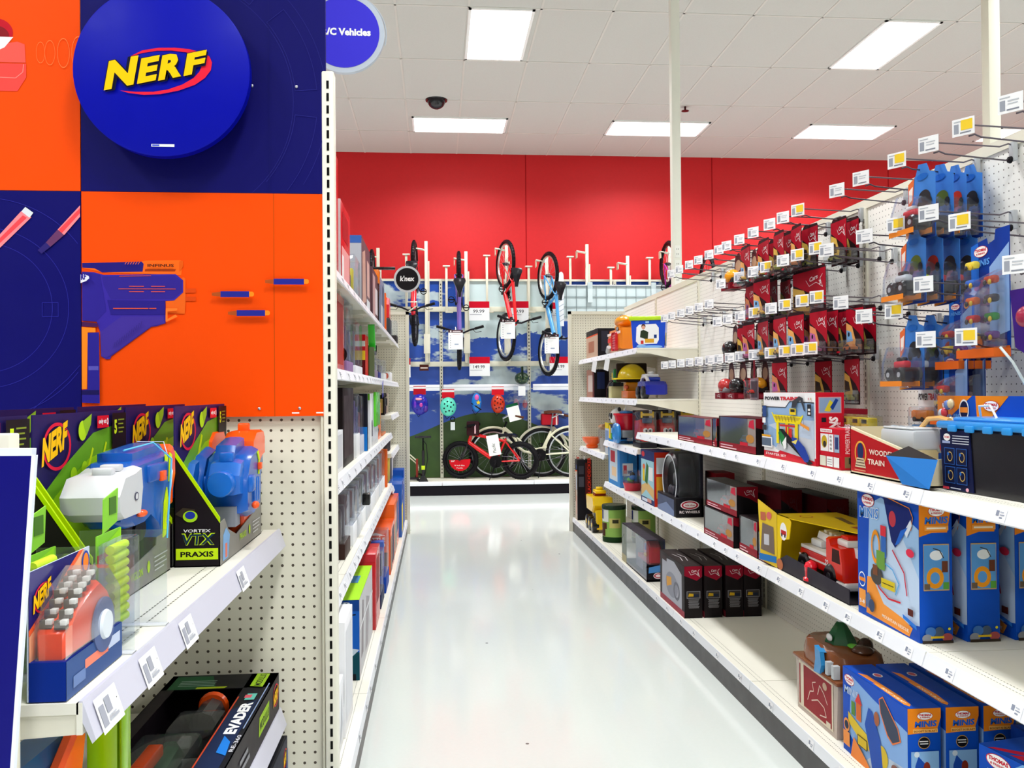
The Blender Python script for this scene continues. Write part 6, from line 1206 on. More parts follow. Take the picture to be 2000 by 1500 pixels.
m=MB(); m.ell((0,0,.16),(.15,.12,.12),'f4d40cg',22,10,0,1); m.lathe([(.15,.155),(.175,.152),(.175,.160),(.15,.165)],(0,0,0),'f4d40cg','z',26,(1.1,.9)); m.obj('helmet_shell',t)
m=MB(); m.box(-.022,.022,-.125,.125,.13,.285,'2a1e12',.01); m.obj('strap',t)
m=MB(); m.box(-.12,.12,-.06,.06,0,.06,'e8761cg',.008); m.box(-.08,.02,-.05,.05,.06,.13,'e8a41cg',.01); m.ell((.04,-.05,.09),(.03,.02,.02),'c8603ag'); m.obj('tool_base',t)
t=thing('toy_set','green yellow and grey small toys beside the yellow hard hat','toy',(1.54,7.42,1.3338),FR); m=MB(); m.box(-.06,.06,-.05,.05,0,.10,'d8d4a0',.004); m.obj('toy_box_body',t); m=MB(); m.box(-.03,.02,-.03,.03,.14,.22,'e8c81cg',.01); m.obj('yellow_toy',t); MB().box(.02,.08,-.03,.04,.13,.25,'1c7a34g',.01).obj('green_toy',t); MB().tube([(-.10,-.05,.0),(-.10,-.05,.09),(-.03,-.04,.14),(.06,0,.16)],.012,'18161ag').obj('hose',t); MB().box(-.06,.09,-.04,.05,.10,.13,'2a2c30').obj('shelf_insert',t)
t=thing('toy_police_truck','chunky blue toy vehicle with white roof bar and black wheels on second shelf','toy vehicle',(1.60,6.38,1.3338),FR)
m=MB(); chamfer([(-.14,.03),(-.15,.10),(-.10,.135),(.10,.13),(.15,.10),(.15,.03)],.08,-.08,m,'10209cg',.02); m.obj('body',t)
m=MB(); m.tube([(-.15,-.05,.05),(-.13,-.05,.12),(-.07,-.05,.165),(.03,-.05,.165),(.09,-.05,.125)],.014,'f0f2f6g'); m.box(-.09,.02,-.06,.05,.16,.185,'f0f2f6g',.01); m.ell((-.05,0,.195),(.018,.018,.012),'f0f2f6g'); m.ell((-.01,0,.195),(.018,.018,.012),'f0f2f6g'); m.obj('roof_bar',t)
for x in (-.075,.085):
    m=MB(); m.lathe([(.040,-.10),(.048,-.095),(.048,-.055),(.04,-.05)],(x,0,.048),'101014g','y',22); m.obj('wheel',t)
MB().box(.02,.06,-.05,.05,.13,.16,'1a38b0g',.006).obj('lamp_block',t)
# row of red toy cars with yellow bar
for k in range(3):
    t=thing('toy_car_pack',['red wind-up toy car with yellow bar in clear pack, front of three','red wind-up toy car with yellow bar in clear pack, middle of three','red wind-up toy car with yellow bar in clear pack, rearmost of three'][k],'toy',(1.535+.15*k,6.36,.976),FR)
    # cars look towards the camera side: local +x
    def ZM():
        q=MB(); q.T=Matrix(((1,0,0,0),(0,1,0,0),(0,0,1.33,0),(0,0,0,1))); return q
    m=ZM(); chamfer([(-.10,.035),(-.10,.15),(.03,.155),(.10,.12),(.115,.035)],.055,-.055,m,'d8121cg',.016); m.obj('car_body',t)
    m=ZM(); m.box(.085,.10,-.05,.05,.175,.190,'f0c414g',.006); m.box(.085,.10,-.05,-.035,.165,.20,'f0c414g',.005); m.box(.085,.10,.035,.05,.165,.20,'f0c414g',.005); m.obj('yellow_bar',t)
    m=ZM(); m.box(.06,.098,-.035,.035,.135,.165,'30486ag',.006); m.obj('windscreen',t)
    m=ZM(); m.ell((.106,-.018,.095),(.010,.018,.014),'f4f4f4g'); m.ell((.106,.018,.095),(.010,.018,.014),'f4f4f4g'); m.ell((.116,-.014,.094),(.004,.007,.008),'101014g'); m.ell((.116,.014,.094),(.004,.007,.008),'101014g'); m.obj('eye_lamp',t)
    m=MB(); m.box(-.12,.125,-.062,.062,.0,.03,'28262c',.004); m.box(-.12,-.11,-.062,.062,.0,.27,'2a2030'); m.obj('tray',t)
    MB().box(-.115,.128,-.064,.064,.03,.268,CLEAR,.02).obj('clear_cover',t)
t=thing('toy_barrow','red toy bucket barrow with big light blue wheels beside the red toy cars','toy',(1.50,6.80,.976),FR)
m=MB(); m.lathe([(.075,.11),(.10,.225),(.108,.225),(.108,.24),(.09,.24)],(0,0,0),'d0142cg','z',26); m.obj('bucket',t)
for s in (-1,1):
    m=MB(); m.torus((.03*s+.03,-.09,.085),.062,.018,'2a86d0g','y',30,8); m.lathe([(.05,-.088),(.05,-.08)],(.03*s+.03,0,.085),'3a96dcg','y',22); m.obj('wheel',t)
MB().box(-.06,.1,-.06,.05,.05,.11,'8a9098g',.01).obj('axle_box',t); MB().ell((.0,0,.245),(.07,.06,.018),'2a86d0g').obj('lid_knob',t)
t=thing('panda_toy','white panda faced toy over a yellow and navy box','toy',(1.50,7.14,.976),FR)
m=MB(); m.box(-.08,.08,-.06,.06,0,.14,'1c2a4a',.006); m.art((-.08,-.0605,0),(1,0,0),(0,0,1),[('p',[(0,.2),(.4,.1),(.4,.9),(.1,.95)],'f0d020'),('e',.6,.3,.2,.2,'50a050'),('r',.5,.5,.9,.8,'8ab0d8')],.16,.14); m.obj('box_body',t)
m=MB(); m.ell((0,0,.20),(.085,.07,.075),'f4f4f2g',20,10); m.obj('head',t); m=MB(); m.ell((.03,-.062,.21),(.018,.012,.026),'15131ag'); m.ell((-.035,-.06,.21),(.018,.012,.026),'15131ag'); m.ell((0,-.07,.18),(.008,.006,.006),'15131ag'); m.obj('eye_patches',t); MB().ell((.055,0,.265),(.02,.015,.02),'15131ag').obj('ear',t); MB().ell((-.055,0,.265),(.02,.015,.02),'f4f4f2g').obj('ear',t)
Rbox('toy_box','narrow pale toy box with yellow top left of the panda toy',7.34,7.50,1.46,.12,.85,.27,'b8c4d4',front=[('r',0,.82,1,1,'e8d020'),('r',.1,.2,.9,.75,'7a94c0'),('e',.5,.3,.3,.1,'e0a040')],side=[('r',0,.82,1,1,'e8d020'),('r',.1,.2,.9,.75,'98a8c4')])
t=thing('drink_tumbler','tall clear tumbler pack with brown cap on the far low shelf','toy',(1.50,7.72,.8512),FR); MB().lathe([(.05,0),(.062,.2),(.06,.2)],(0,0,0),CLEAR,'z',20).obj('tumbler',t); m=MB(); m.ell((0,0,.22),(.065,.06,.03),'a87a50g'); m.obj('cap',t); MB().lathe([(.04,0.004),(.045,.12)],(0,0,0),'c8beb4','z',16).obj('filling',t)
t=thing('toy_bowl','small orange toy bowl on the far low shelf','toy',(1.47,8.20,.8512),FR); m=MB(); m.lathe([(.05,0),(.06,.02),(.05,.03),(.085,.07),(.095,.105),(.09,.105)],(0,0,0),'f0601cg','z',22); m.obj('bowl',t)
for k,(y,l) in enumerate(((7.62,'white shelf talker strip hanging under the top shelf, left one'),(7.05,'white shelf talker strip hanging under the top shelf, right one'))):
    o=MB().box(-.001,.001,-.03,.03,-.10,0,'eef0f2').obj('shelf_talker'); o.location=(1.400,y,1.66); o.rotation_euler=(.25,0,.5); tag(o,l,'label strip')
# ======================= PEG HOOKS AND CARDED TOYS =======================
ORD=['first','second','third','fourth','fifth','sixth','seventh','eighth','ninth','tenth','eleventh','twelfth']
def make_hook(yellow,L=.285):
    t=thing('peg_hook','x','peg hook',(0,0,0))
    m=MB(); m.tube([(0,0,0),(-.02,0,.006),(-.05,0,-.004),(-L+.01,0,.006),(-L,0,.006)],.0026,'6e6870m',8); m.obj('upper_rod',t)
    m=MB(); m.tube([(.0,0,-.035),(-.03,0,-.048),(-L+.05,0,-.030),(-L+.03,0,-.022),(-L+.012,0,-.028)],.0028,'625c64m',8); m.obj('lower_rod',t)
    m=MB(); m.box(-.012,.006,-.012,.012,-.05,.012,'b8bcc0g',.004); m.lathe([(.010,-.02),(.012,-.012),(.0,-.008)],(-.0,0,-.046),'18161a','x',10); m.obj('clip',t)
    m=MB(); c=math.cos(.55); s=math.sin(.55); w=.033
    o=Vector((-L-.006+.0,0,-.026)); ux=Vector((-s,-c,0)).normalized()*1.0; ux=Vector((s*1.0,-c,0)); 
    A=o-ux*w; n=ux.cross(Vector((0,0,1)))
    m.T=Matrix.Identity(4)
    m.poly([A,A+ux*2*w,A+ux*2*w+Vector((0,0,.052)),A+Vector((0,0,.052))],'fafafc')
    m.poly([A-n*.0015+Vector((0,0,.052)),A+ux*2*w-n*.0015+Vector((0,0,.052)),A+ux*2*w-n*.0015,A-n*.0015],'e4e6ea')
    it=[('r',.08,.15,.30,.7,'a0a4b0'),('r',.36,.12,.85,.2,'8a8e9a'),('r',.08,.8,.5,.86,'b8bcc4')]
    if yellow: it.append(('r',.40,.30,.92,.88,'f8d23a'))
    else: it+= [('r',.40,.6,.85,.66,'c0c4cc'),('r',.4,.45,.8,.5,'c0c4cc')]
    m.art(A,ux,(0,0,1),it,2*w,.052); m.obj('price_tag',t)
    return t
HW=make_hook(False); HY=make_hook(True); used={}
def hook(y,z,yel,label,x=1.868):
    src=HY if yel else HW
    if src.name not in used: used[src.name]=1; src.location=(x,y,z-.004); src['label']=label; src['group']='peg hooks on the right pegboard'; return src
    return dup(src,(x,y,z-.004),None,label,'peg hooks on the right pegboard')
# carded toys: local origin at the hang hole, front -Y
def red_card(kind=0,w=.145,h=.192,toy='b8703a',twin=False):
    t=thing('carded_toy_car','x','carded toy',(0,0,0))
    m=MB(); m.prism([(-w/2,-h),(w/2,-h),(w/2,.0),(w/2-.008,.012),(-w/2+.02,.018),(-w/2,.0)],'y',0,.0012,'2a1418')
    fr=[('p',[(0,1.0),(1,1.0),(1,.25),(.75,.45),(.0,.78)],'a80c24'),('p',[(.0,.72),(.35,.62),(.55,.3),(.5,.15),(0,.15)],['e8a860','d8b050','e09060'][kind%3]),('p',[(.02,.55),(.3,.5),(.4,.3),(.02,.28)],['7ab0e0','3a2a20','b860a0'][kind%3]),('e',.16,.45,.05,.05,'202028')]+badge(.42,.62,.5,.26,'f0e6e8')
    m.art((-w/2,-.0002,-h),(1,0,0),(0,0,1),fr,w,h); m.obj('card',t)
    m=MB()
    if twin: car(m,-w*.22,-.018,-h+.012,.055,'4a9a80'); car(m,w*.2,-.024,-h+.02,.055,toy)
    else: car(m,0,-.02,-h+.014,.072,toy)
    m.obj('toy_car',t)
    m=MB(); chamfer([(-w/2+.004,-h+.004),(w/2-.004,-h+.004),(w/2-.006,-h+.062),(-w/2+.006,-h+.062)],-.001,-.044,m,CLEAR,.008); m.box(-w/2+.002,-w/2+.03,-.046,-.0445,-h+.008,-h+.016,'b01828'); m.obj('clear_blister',t)
    return t
def vis_box(kind,c1,c2):   # moulded small car in open tray with dark red lip
    t=thing('hanging_car_box','x','carded toy',(0,0,0)); w,h=.15,.165
    m=MB(); m.prism([(-w*.3,.02),(w*.1,.03),(w*.35,-.02),(w/2,-h),(-w/2,-h),(-w*.4,-.03)],'y',.03,.032,'4a1a1e'); m.art((-w/2,.0298,-h),(1,0,0),(0,0,1),[('e',.5,.75,.3,.2,'b89a80')],w,h); m.obj('card',t)
    m=MB(); m.ell((0,-.005,-h+.062),(w*.46,.04,.042),c1+'g',18,8); m.box(-w*.42,w*.42,-.03,.03,-h+.02,-h+.055,c2+'g',.01); m.obj('toy_car',t)
    m=MB(); m.prism([(-w/2,-h-.012),(w/2,-h-.012),(w/2,-h+.022),(-w/2,-h+.022)],'y',-.045,.032,'7c1020'); m.art((-w/2,-.0455,-h-.012),(1,0,0),(0,0,1),badge(.3,.2,.5,.6),w,.034); m.art((w/2,-.045,-h-.012),(0,1,0),(0,0,1),[('r',.3,.2,.8,.8,'b83848')],.07,.034); m.obj('tray_lip',t)
    return t
def blue_card(kind=0):
    t=thing('carded_monster_truck','x','carded toy',(0,0,0)); w,h=.150,.225
    m=MB(); m.prism([(-w/2,-h),(w/2,-h),(w/2,-.01),(w*.3,.0),(w*.2,.03),(-w*.1,.035),(-w*.2,.0),(-w/2,-.03)],'y',0,.0012,'3f7fd0')
    m.art((-w/2,-.0002,-h),(1,0,0),(0,0,1),[('p',[(0,0),(1,0),(1,.35),(0,.2)],'1c3c90'),('p',[(.02,.9),(.25,.97),(.2,.6),(.02,.5)],'e8703a'),('p',[(.05,.8),(.2,.85),(.17,.65),(.05,.6)],'f8e8e0'),('e',.62,.62,.22,.12,['2a2c30','5a6a2a','c8301c'][kind%3]),('e',.45,.52,.09,.07,'2a2a30'),('e',.8,.55,.09,.07,'2a2a30'),('e',.55,.95,.2,.05,'1c6ac8'),('p',[(.0,.0),(.5,.03),(.45,.1),(.0,.08)],'e09030')],w,h); m.obj('card',t)
    m=MB(); c_=['d82838','d8dce0','c8e020','e03040'][kind%4]
    m.box(-.035,.035,-.05,-.02,-h+.075,-h+.10,c_+'g',.008); m.box(-.02,.018,-.047,-.023,-h+.098,-h+.113,['f0f0f0','2a2a30','3a4a6a','202028'][kind%4]+'g',.006)
    m.obj('truck_body',t)
    for x in (-.034,.034):
        q=MB(); q.lathe([(.020,-.068),(.026,-.062),(.026,-.008),(.02,-.004)],(x,0,-h+.052),'1c1a1eg','y',18); q.lathe([(.009,-.070),(.009,-.066)],(x,0,-h+.052),'c8c8ccg','y',10); q.obj('wheel',t)
    m=MB(); chamfer([(-w/2+.004,-h+.01),(w/2-.004,-h+.006),(w/2-.004,-h+.11),(.02,-h+.145),(-.03,-h+.15),(-w/2+.01,-h+.09)],-.001,-.078,m,CLEAR,.012); m.box(-w/2+.006,w/2-.006,-.079,-.0775,-h+.012,-h+.03,'e8862c'); m.obj('clear_blister',t)
    return t
def train_card(big=False):
    t=thing('carded_train','x','carded toy',(0,0,0)); w,h=(.195,.36) if big else (.13,.225)
    m=MB(); m.prism([(-w/2,-h),(w/2,-h),(w/2,.02),(w*.15,.02),(w*.12,-.01),(-w*.05,-.02),(-w*.08,.0),(-w/2,-.01)],'y',0,.0012,'0a3a9c')
    it=[('p',[(0,0),(.25,0),(.2,.98),(0,.96)],'1f6fd8')]+cloud(.10,.86,.34,.08)+[('t','MINIS',.08,.77,.42,.055,'5a9cec',2,.15,.03),('p',[(.5,.75),(1,.92),(1,.2),(.5,.15)],'8fb2e4'),('r',0,0,1,.08,'e0701c'),('e',.75 if not big else .2,.9 if not big else .12,.1,.05,'f0943a')]
    m.art((-w/2,-.0002,-h),(1,0,0),(0,0,1),it,w,h); m.obj('card',t)
    cl_=['e8c020','5a2478','c82020','208030','e86a20','30303a','2060c0','c04020','e8d040']
    n=9 if big else 3
    for i in range(n):
        m=MB(); x=-w*.28+(i%2)*w*.5; z=-h+(.05+.055*(i//2) if big else .05+.05*(i//2)); c_=cl_[i]
        m.box(x-.025,x+.025,-.035,-.01,z,z+.024,c_+'g',.008); m.ell((x-.012,-.036,z+.004),(.009,.004,.009),'2a2a30g',8,4); m.ell((x+.012,-.036,z+.004),(.009,.004,.009),'d8b020g',8,4); m.obj('toy_train',t)
    m=MB(); chamfer([(-w/2+.006,-h+.02),(w/2-.006,-h+.02),(w/2-.006,-h*.30),(-w*.1,-h*.35),(-w/2+.006,-h*.45)],-.001,-.045,m,CLEAR,.012); m.obj('clear_blister',t)
    m=MB(); m.box(-w/2,w/2,-.052,0,-h-.004,-h+.022,'d8601c'); m.obj('bottom_tray',t)
    return t
PROTO={}
def get(kind):
    if kind not in PROTO:
        f={'r0':lambda:red_card(0),'r1':lambda:red_card(1,toy='8a8a40'),'r2':lambda:red_card(2,toy='a84878'),'tw':lambda:red_card(0,.18,.192,'d0a040',True),'big':lambda:red_card(1,.30,.225,'c8843a'),
           'yel':lambda:vis_box(0,'f0a010','1a181c'),'blk':lambda:vis_box(0,'141216','141216'),'red':lambda:vis_box(0,'d81420','181418'),'gry':lambda:vis_box(0,'b83030','8a8a90'),
           'b0':lambda:blue_card(0),'b1':lambda:blue_card(1),'b2':lambda:blue_card(2),'b3':lambda:blue_card(3),'tb':lambda:train_card(True),'ts':lambda:train_card(False)}[kind]
        PROTO[kind]=[f(),False]
    return PROTO[kind]
DEPTHN=['front','second','third','rear','fifth']
def put(kind,x,y,z,label,group,tw=0.0):
    p=get(kind); loc=(x,y,z); rot=(0,0,FR+tw)
    if not p[1]: p[1]=True; o=p[0]; o.location=loc; o.rotation_euler=rot; o['label']=label; o['group']=group; return o
    return dup(p[0],loc,rot,label,group)
rr=random.Random(3)
CN={'r':'dark red carded toy car','t':'dark red two car card','big':'large dark red carded car','yel':'yellow toy car in red tray','blk':'black toy car in red tray','red':'red toy car in red tray','gry':'red silver toy in red tray','b':'blue carded toy truck','tb':'large blue card of trains','ts':'small blue card of trains'}
rows=[
 ('top row',2.185,[(3.676,1,['r1',1.76,'r1',1.815]),(3.84,0,['r0',1.64,'r1',1.70]),(4.0,0,['r1',1.62,'tw',1.67,'r2',1.73]),(4.215,0,['tw',1.63,'r1',1.69,'r0',1.75]),(4.414,0,['tw',1.61,'r0',1.70]),(4.615,0,['yel',1.70]),(4.745,0,['yel',1.66]),(4.92,0,[]),(5.128,0,[]),(5.321,0,[]),(5.541,0,[]),(5.74,0,[])]),
 ('second row',1.99,[(3.499,1,[]),(3.686,1,[]),(3.845,0,['big',1.70]),(4.05,1,['r1',1.76,'r0',1.81]),(4.22,0,['tw',1.62,'r1',1.68,'r1',1.74]),(4.42,0,['r2',1.64,'r0',1.72]),(4.716,0,['r0',1.74])]),
 ('third row',1.785,[(3.496,1,['r0',1.74,'r1',1.79]),(3.64,1,['r2',1.65,'r0',1.70,'r1',1.76]),(3.827,1,['r0',1.63,'r2',1.70]),(3.992,0,['tw',1.62,'r1',1.70]),(4.212,1,['tw',1.62,'r2',1.69]),(4.414,0,['r2',1.62,'r0',1.70]),(4.607,0,['r1',1.66,'blk',1.72]),(4.78,0,['blk',1.65])]),
 ('fourth row',1.575,[(3.56,1,['r1',1.76]),(3.692,1,[]),(3.833,1,['r1',1.76]),(4.004,1,['r2',1.62]),(4.22,0,[]),(4.42,0,['yel',1.68]),(4.583,0,['red',1.68,'blk',1.62]),(4.764,0,['gry',1.62]),(4.929,0,[]),(5.137,0,[]),(5.33,0,[]),(5.525,0,[]),(5.735,0,[]),(5.933,0,[])]),
 ('far middle row',1.90,[(4.929,0,[]),(5.127,0,[]),(5.32,0,[]),(5.515,0,[]),(5.737,0,[]),(5.923,0,[])]),
]
def run(rows,anchor,grp):
    for rn,z,hs in rows:
        for i,h_ in enumerate(hs):
            y,yel,l=h_[:3]; zz=h_[3] if len(h_)>3 else z
            od='%s peg, %s %s'%((ORD+['thirteenth','fourteenth'])[i],rn,anchor)
            hook(y,zz,yel,('empty ' if not l else 'loaded ')+'steel hook, '+od)
            n=len(l)//2
            for k in range(n):
                kd,x=l[2*k],l[2*k+1]; key=kd if kd in CN else kd[0]
                put(kd,x,y+rr.uniform(-.008,.008),zz-.052,'%s, %s, %s'%(CN[key],DEPTHN[k] if n>1 else 'alone',od),'carded toys '+grp,rr.uniform(-.10,.10))
run(rows,'left of the slotted upright','left of the slotted upright')
rows=[('top row',2.185,[(3.303,0,[]),(3.108,0,[]),(2.854,1,['b0',1.66,'b1',1.725,'b2',1.785,'b3',1.835]),(2.661,0,[]),(2.475,1,[]),(2.26,0,[])]),
 ('second row',1.965,[(3.40,0,[]),(3.086,0,[]),(2.866,1,['b1',1.64,'b2',1.70,'b0',1.765,'b3',1.82]),(2.665,0,[]),(2.50,1,['tb',1.67],1.905)]),
 ('third row',1.74,[(3.28,0,[]),(2.70,0,['ts',1.71,'ts',1.77]),(2.25,0,[])]),
 ('bottom row',1.67,[(3.096,0,[]),(2.885,1,['b3',1.64,'b1',1.70,'b2',1.77]),(2.69,0,['ts',1.68,'ts',1.74],1.56),(2.475,1,[],1.555)])]
run(rows,'right of the slotted upright','right of the slotted upright')
t=thing('hanging_box','flat red box hanging behind the blue cards','box',(1.80,2.90,1.70),FR); MB().box(-.06,.06,-.05,.05,0,.05,'b0121c',.003).obj('carton',t); MB().box(-.03,.03,-.051,-.05,.015,.035,'d8b8b0').obj('sticker',t)
t=thing('dangling_pack','small clear pack with red toy dangling below the yellow car','carded toy',(1.60,4.28,1.345),FR); MB().box(-.055,.055,0,.001,-.0,.11,'8a7078').obj('card',t); m=MB(); car(m,0,-.02,.03,.055,'d02818'); m.obj('toy_car',t); MB().box(-.05,.05,-.04,0,.005,.10,CLEAR,.006).obj('clear_blister',t); MB().box(-.012,.012,0,.001,.11,.21,'7a1020').obj('hang_tab',t)
t=thing('dangling_pack','dark red forked card standing behind the first window boxes','carded toy',(1.80,4.10,1.13),FR); MB().prism([(-.07,0),(.07,0),(.07,.17),(.04,.21),(.0,.12),(-.04,.21),(-.07,.17)],'y',0,.002,'4a1218').obj('card',t); MB().box(-.05,.05,-.035,0,.02,.08,CLEAR,.006).obj('clear_blister',t)
t=thing('carded_toy','purple card cut by the right edge under the train cards','carded toy',(1.60,2.225,1.45),FR); MB().prism([(-.06,.06),(.06,.0),(.06,.22),(-.08,.22)],'y',0,.0015,'3a1c7a').obj('card',t); m=MB(); m.ell((.0,-.01,.14),(.035,.02,.03),'a02848g'); m.ell((.02,-.01,.06),(.02,.015,.02),'c03050g'); m.obj('toy',t)
# ======================= LEFT HAND SHELF GOODS (facing +X) =======================
def Lbox(name,label,yn,yf,xf,d,z,h,base,front=(),side=(),top=(),cat='box',group=None,**k):
    return carton(name,label,yf-yn,d,h,base,(xf-d/2,(yn+yf)/2,z+.0008),FL,front,side,top,cat,group,0,**k)
def Lpack(label,yn,yf,xf,d,z,h,back,inner,name='clear_pack',base_h=.06,basec='e8e8ea',n=3):
    """blister style pack: card back, printed base, coloured content, clear shell"""
    t=thing(name,label,'toy pack',(xf-d/2,(yn+yf)/2,z+.0008),FL); w=yf-yn; r_=random.Random(int(yn*1000))
    MB().box(-w/2,w/2,d/2-.002,d/2,0,h,back,0).obj('back_card',t)
    MB().box(-w/2,w/2,-d/2,d/2-.003,0,base_h,basec,.002).obj('base_tray',t)
    for i in range(n):
        m=MB(); x=-w*.3+w*.6*i/max(1,n-1); m.box(x-w*.12,x+w*.12,-d*.3,d*.3,base_h,base_h+(h-base_h)*r_.uniform(.5,.85),inner[i%len(inner)]+'g',.008); m.obj('toy_piece',t)
    MB().box(-w/2+.001,w/2-.001,-d/2,d/2-.004,base_h,h,CLEAR,.01).obj('clear_shell',t)
    return t
Z1,Z2,Z3,Z4,Z0=1.870,1.490,1.060,.640,.140
# top shelf
Lbox('toy_box','tall bright red box highest on the left top shelf beside the slotted post',3.20,3.95,-.435,.30,Z1,.575,'d8101cg',front=[('r',.1,.3,.9,.9,'e02028')],side=[('r',.0,.0,1,.06,'1c1418'),('r',0,.2,1,.215,'a00c14')])
Lbox('toy_box','white edged red box right of the tall bright red box on the top shelf',4.00,4.42,-.43,.12,Z1,.41,'c8101cg',front=[('r',.1,.1,.9,.5,'e8a0a0'),('r',.2,.6,.8,.9,'b00c18'),('r',.1,.02,.3,.4,'f0e8e8')],side=[('r',0,0,1,1,'e8eaee'),('r',.1,.1,.9,.4,'c83038')])
Lpack('clear angled trays of grey parts on the top shelf edge by the post',3.30,3.60,-.40,.05,Z1,.10,'b8bcc0',['d8dade','8a5a6a'],n=2,base_h=.02)
Lbox('toy_box','silver grey box printed SHARPER IMAGE on the left top shelf',5.10,5.75,-.43,.36,Z1,.44,'a8aab4',front=[('r',0,0,1,1,'6a5058'),('p',[(.1,.1),(.5,.2),(.4,.9),(.1,.8)],'c8a090'),('r',.6,.3,.9,.8,'d8b0a8'),('r',.55,.05,.95,.25,'e0e4ea')],side=[('r',0,.9,1,1,'3a62b0'),('t','SHARPER',.12,.80,.6,.06,'f4f6fa',0,0,.03),('t','IMAGE',.22,.71,.4,.06,'f4f6fa',0,0,.03),('r',0,.4,.6,.68,'e8d8dc')],top=[('r',0,0,1,1,'7aa0dc')])
Lpack('clear pack with yellow and black toy in front of the SHARPER IMAGE box',4.70,5.00,-.43,.16,Z1,.27,'4a3a48',['2a2630','d8c81c'],n=2,basec='6a4a58')
Lbox('toy_box','dark maroon and pale toy box beyond the silver box on the top shelf',5.80,6.35,-.42,.2,Z1,.36,'5a3a42',front=[('r',.1,.1,.5,.9,'c8a0a0'),('r',.5,.2,.9,.7,'e0d8dc')],side=[('r',.1,.2,.9,.8,'8a6a70')])
t=thing('toy_crossbow','black toy launcher with an orange top standing at the top shelf edge','toy',(-.45,6.50,Z1+.0008),FL); MB().box(-.03,.03,-.03,.03,0,.33,'121014g',.006).obj('body',t); MB().box(-.06,.06,-.035,.035,.33,.43,'f0760cg',.008).obj('orange_top',t); MB().box(-.012,.012,-.15,.02,.435,.455,'141216g',.004).obj('handle',t)
Lbox('toy_box','grey blue camouflage looking box past the black and orange launcher',6.65,7.15,-.42,.2,Z1,.40,'7a84a0',front=[('r',.1,.1,.5,.5,'c8ccd4'),('r',.4,.5,.9,.9,'4a5470')],side=[('r',.1,.3,.8,.9,'9aa4b8')])
Lbox('toy_box','thin orange box near the far end of the top shelf',7.35,7.42,-.42,.2,Z1,.36,'f0661c')
t=thing('toy_case','red and blue rounded toy case at the far end of the top shelf','toy case',(-.50,7.95,Z1+.19),FL); m=MB(); chamfer([(-.12,0),(-.13,.12),(-.06,.19),(.06,.19),(.13,.12),(.12,0)],.08,-.08,m,'e0182cg',.02); m.obj('case',t); MB().box(-.139,-.05,-.05,.05,.03,.10,'3a6ab8g',.004).obj('blue_panel',t); MB().box(-.14,.14,-.09,.09,-.188,-.002,'3a4048',.01).obj('lower_box',t)
Lpack('black framed crate pack of grey toys hanging over the far top shelf edge',8.2,8.5,-.37,.26,Z1,.20,'2a2830',['7a8a8a','c8ccc8','5a6a6a'],n=3,basec='3a3638')
# second shelf
Lbox('toy_box','orange box with dark red spine, first on the second left shelf',3.60,4.12,-.43,.26,Z2,.345,'d8401cg',front=[('r',.1,.1,.9,.9,'a82818')],side=[('r',.72,0,1,1,'8a0c18'),('r',.90,0,1,1,'2a0c10'),('e',.15,.5,.12,.12,'e8e0dc'),('e',.1,.25,.15,.12,'1c1418')])
Lpack('tall clear purple pack beside the orange box on the second shelf',4.18,4.50,-.425,.15,Z2,.355,'b8bcd0',['4a4a90','7a4a8a','3a3a70'],basec='8a6a9a')
Lpack('clear pack with dark purple header and white bottom on the second shelf',4.60,5.00,-.42,.18,Z2,.29,'4a2a5a',['5a5a78','3a3848','6a6a80'],basec='e0e2ea',base_h=.05)
Lbox('toy_box','small red and yellow striped box on the second shelf',5.20,5.42,-.42,.08,Z2,.25,'c8101c',side=[('r',0,.85,1,1,'d8101c'),('r',0,.72,1,.85,'e8e8e0'),('r',0,.62,1,.72,'c8202c'),('r',0,.4,1,.62,'e0b828'),('r',0,0,1,.4,'5a0c10')],front=[('r',0,.1,.9,.9,'c83020')])
t=thing('hang_tag_toy','bright green slanted toy poking up from the second shelf','toy',(-.40,5.46,Z2+.26),FL); MB().prism([(-.04,.06),(-.02,.07),(.05,-.04),(.05,-.09),(.02,-.08)],'y',-.02,.02,'2ad02cg').obj('green_blade',t); MB().box(-.02,.02,-.015,.015,-.259,-.07,'5a6a4a').obj('stem',t)
Lbox('toy_box','olive green thin box leaning on the second shelf',5.50,5.85,-.42,.09,Z2,.20,'6a7a4a',side=[('r',.2,.1,.8,.8,'8a9a60')])
t=thing('header_bar','black header strip with small orange pictures over the second shelf packs','header',(-.62,6.7,Z2+.17),FL); m=MB().box(-.5,.5,0,.006,0,.07,'17120f'); m.obj('strip',t); m=MB().box(-.5,-.496,-.20,.0,0,.07,'17120f'); m.art((-.5005,0,0),(0,-1,0),(0,0,1),[('r',.35,.3,.5,.75,'e8763c'),('r',.75,.3,.9,.75,'e8763c')],.20,.07); m.obj('end_strip',t); MB().box(-.495,.495,.01,.1,-.168,0,'2a201c').obj('holder',t)
Lpack('white and purple framed pack under the black header on the second shelf',5.95,6.30,-.42,.16,Z2,.20,'e0dce8',['6a5a7a','3a3448'],basec='8a7a90',n=2)
Lpack('small figure pack with navy and orange base on the second shelf',6.5,6.8,-.43,.14,Z2,.16,'b8bcc8',['8a4a50','c8ccd4'],basec='262a78',n=2)
Lpack('grey figure pack next to the navy and orange one on the second shelf',7.0,7.35,-.42,.15,Z2,.17,'8a8a94',['5a4a50','a8a8b0'],basec='d8dce0',n=2)
Lbox('toy_box','small white box at the far end of the second shelf',7.9,8.3,-.42,.06,Z2,.09,'e0e2e6',side=[('e',.5,.6,.3,.3,'d06a5a')])
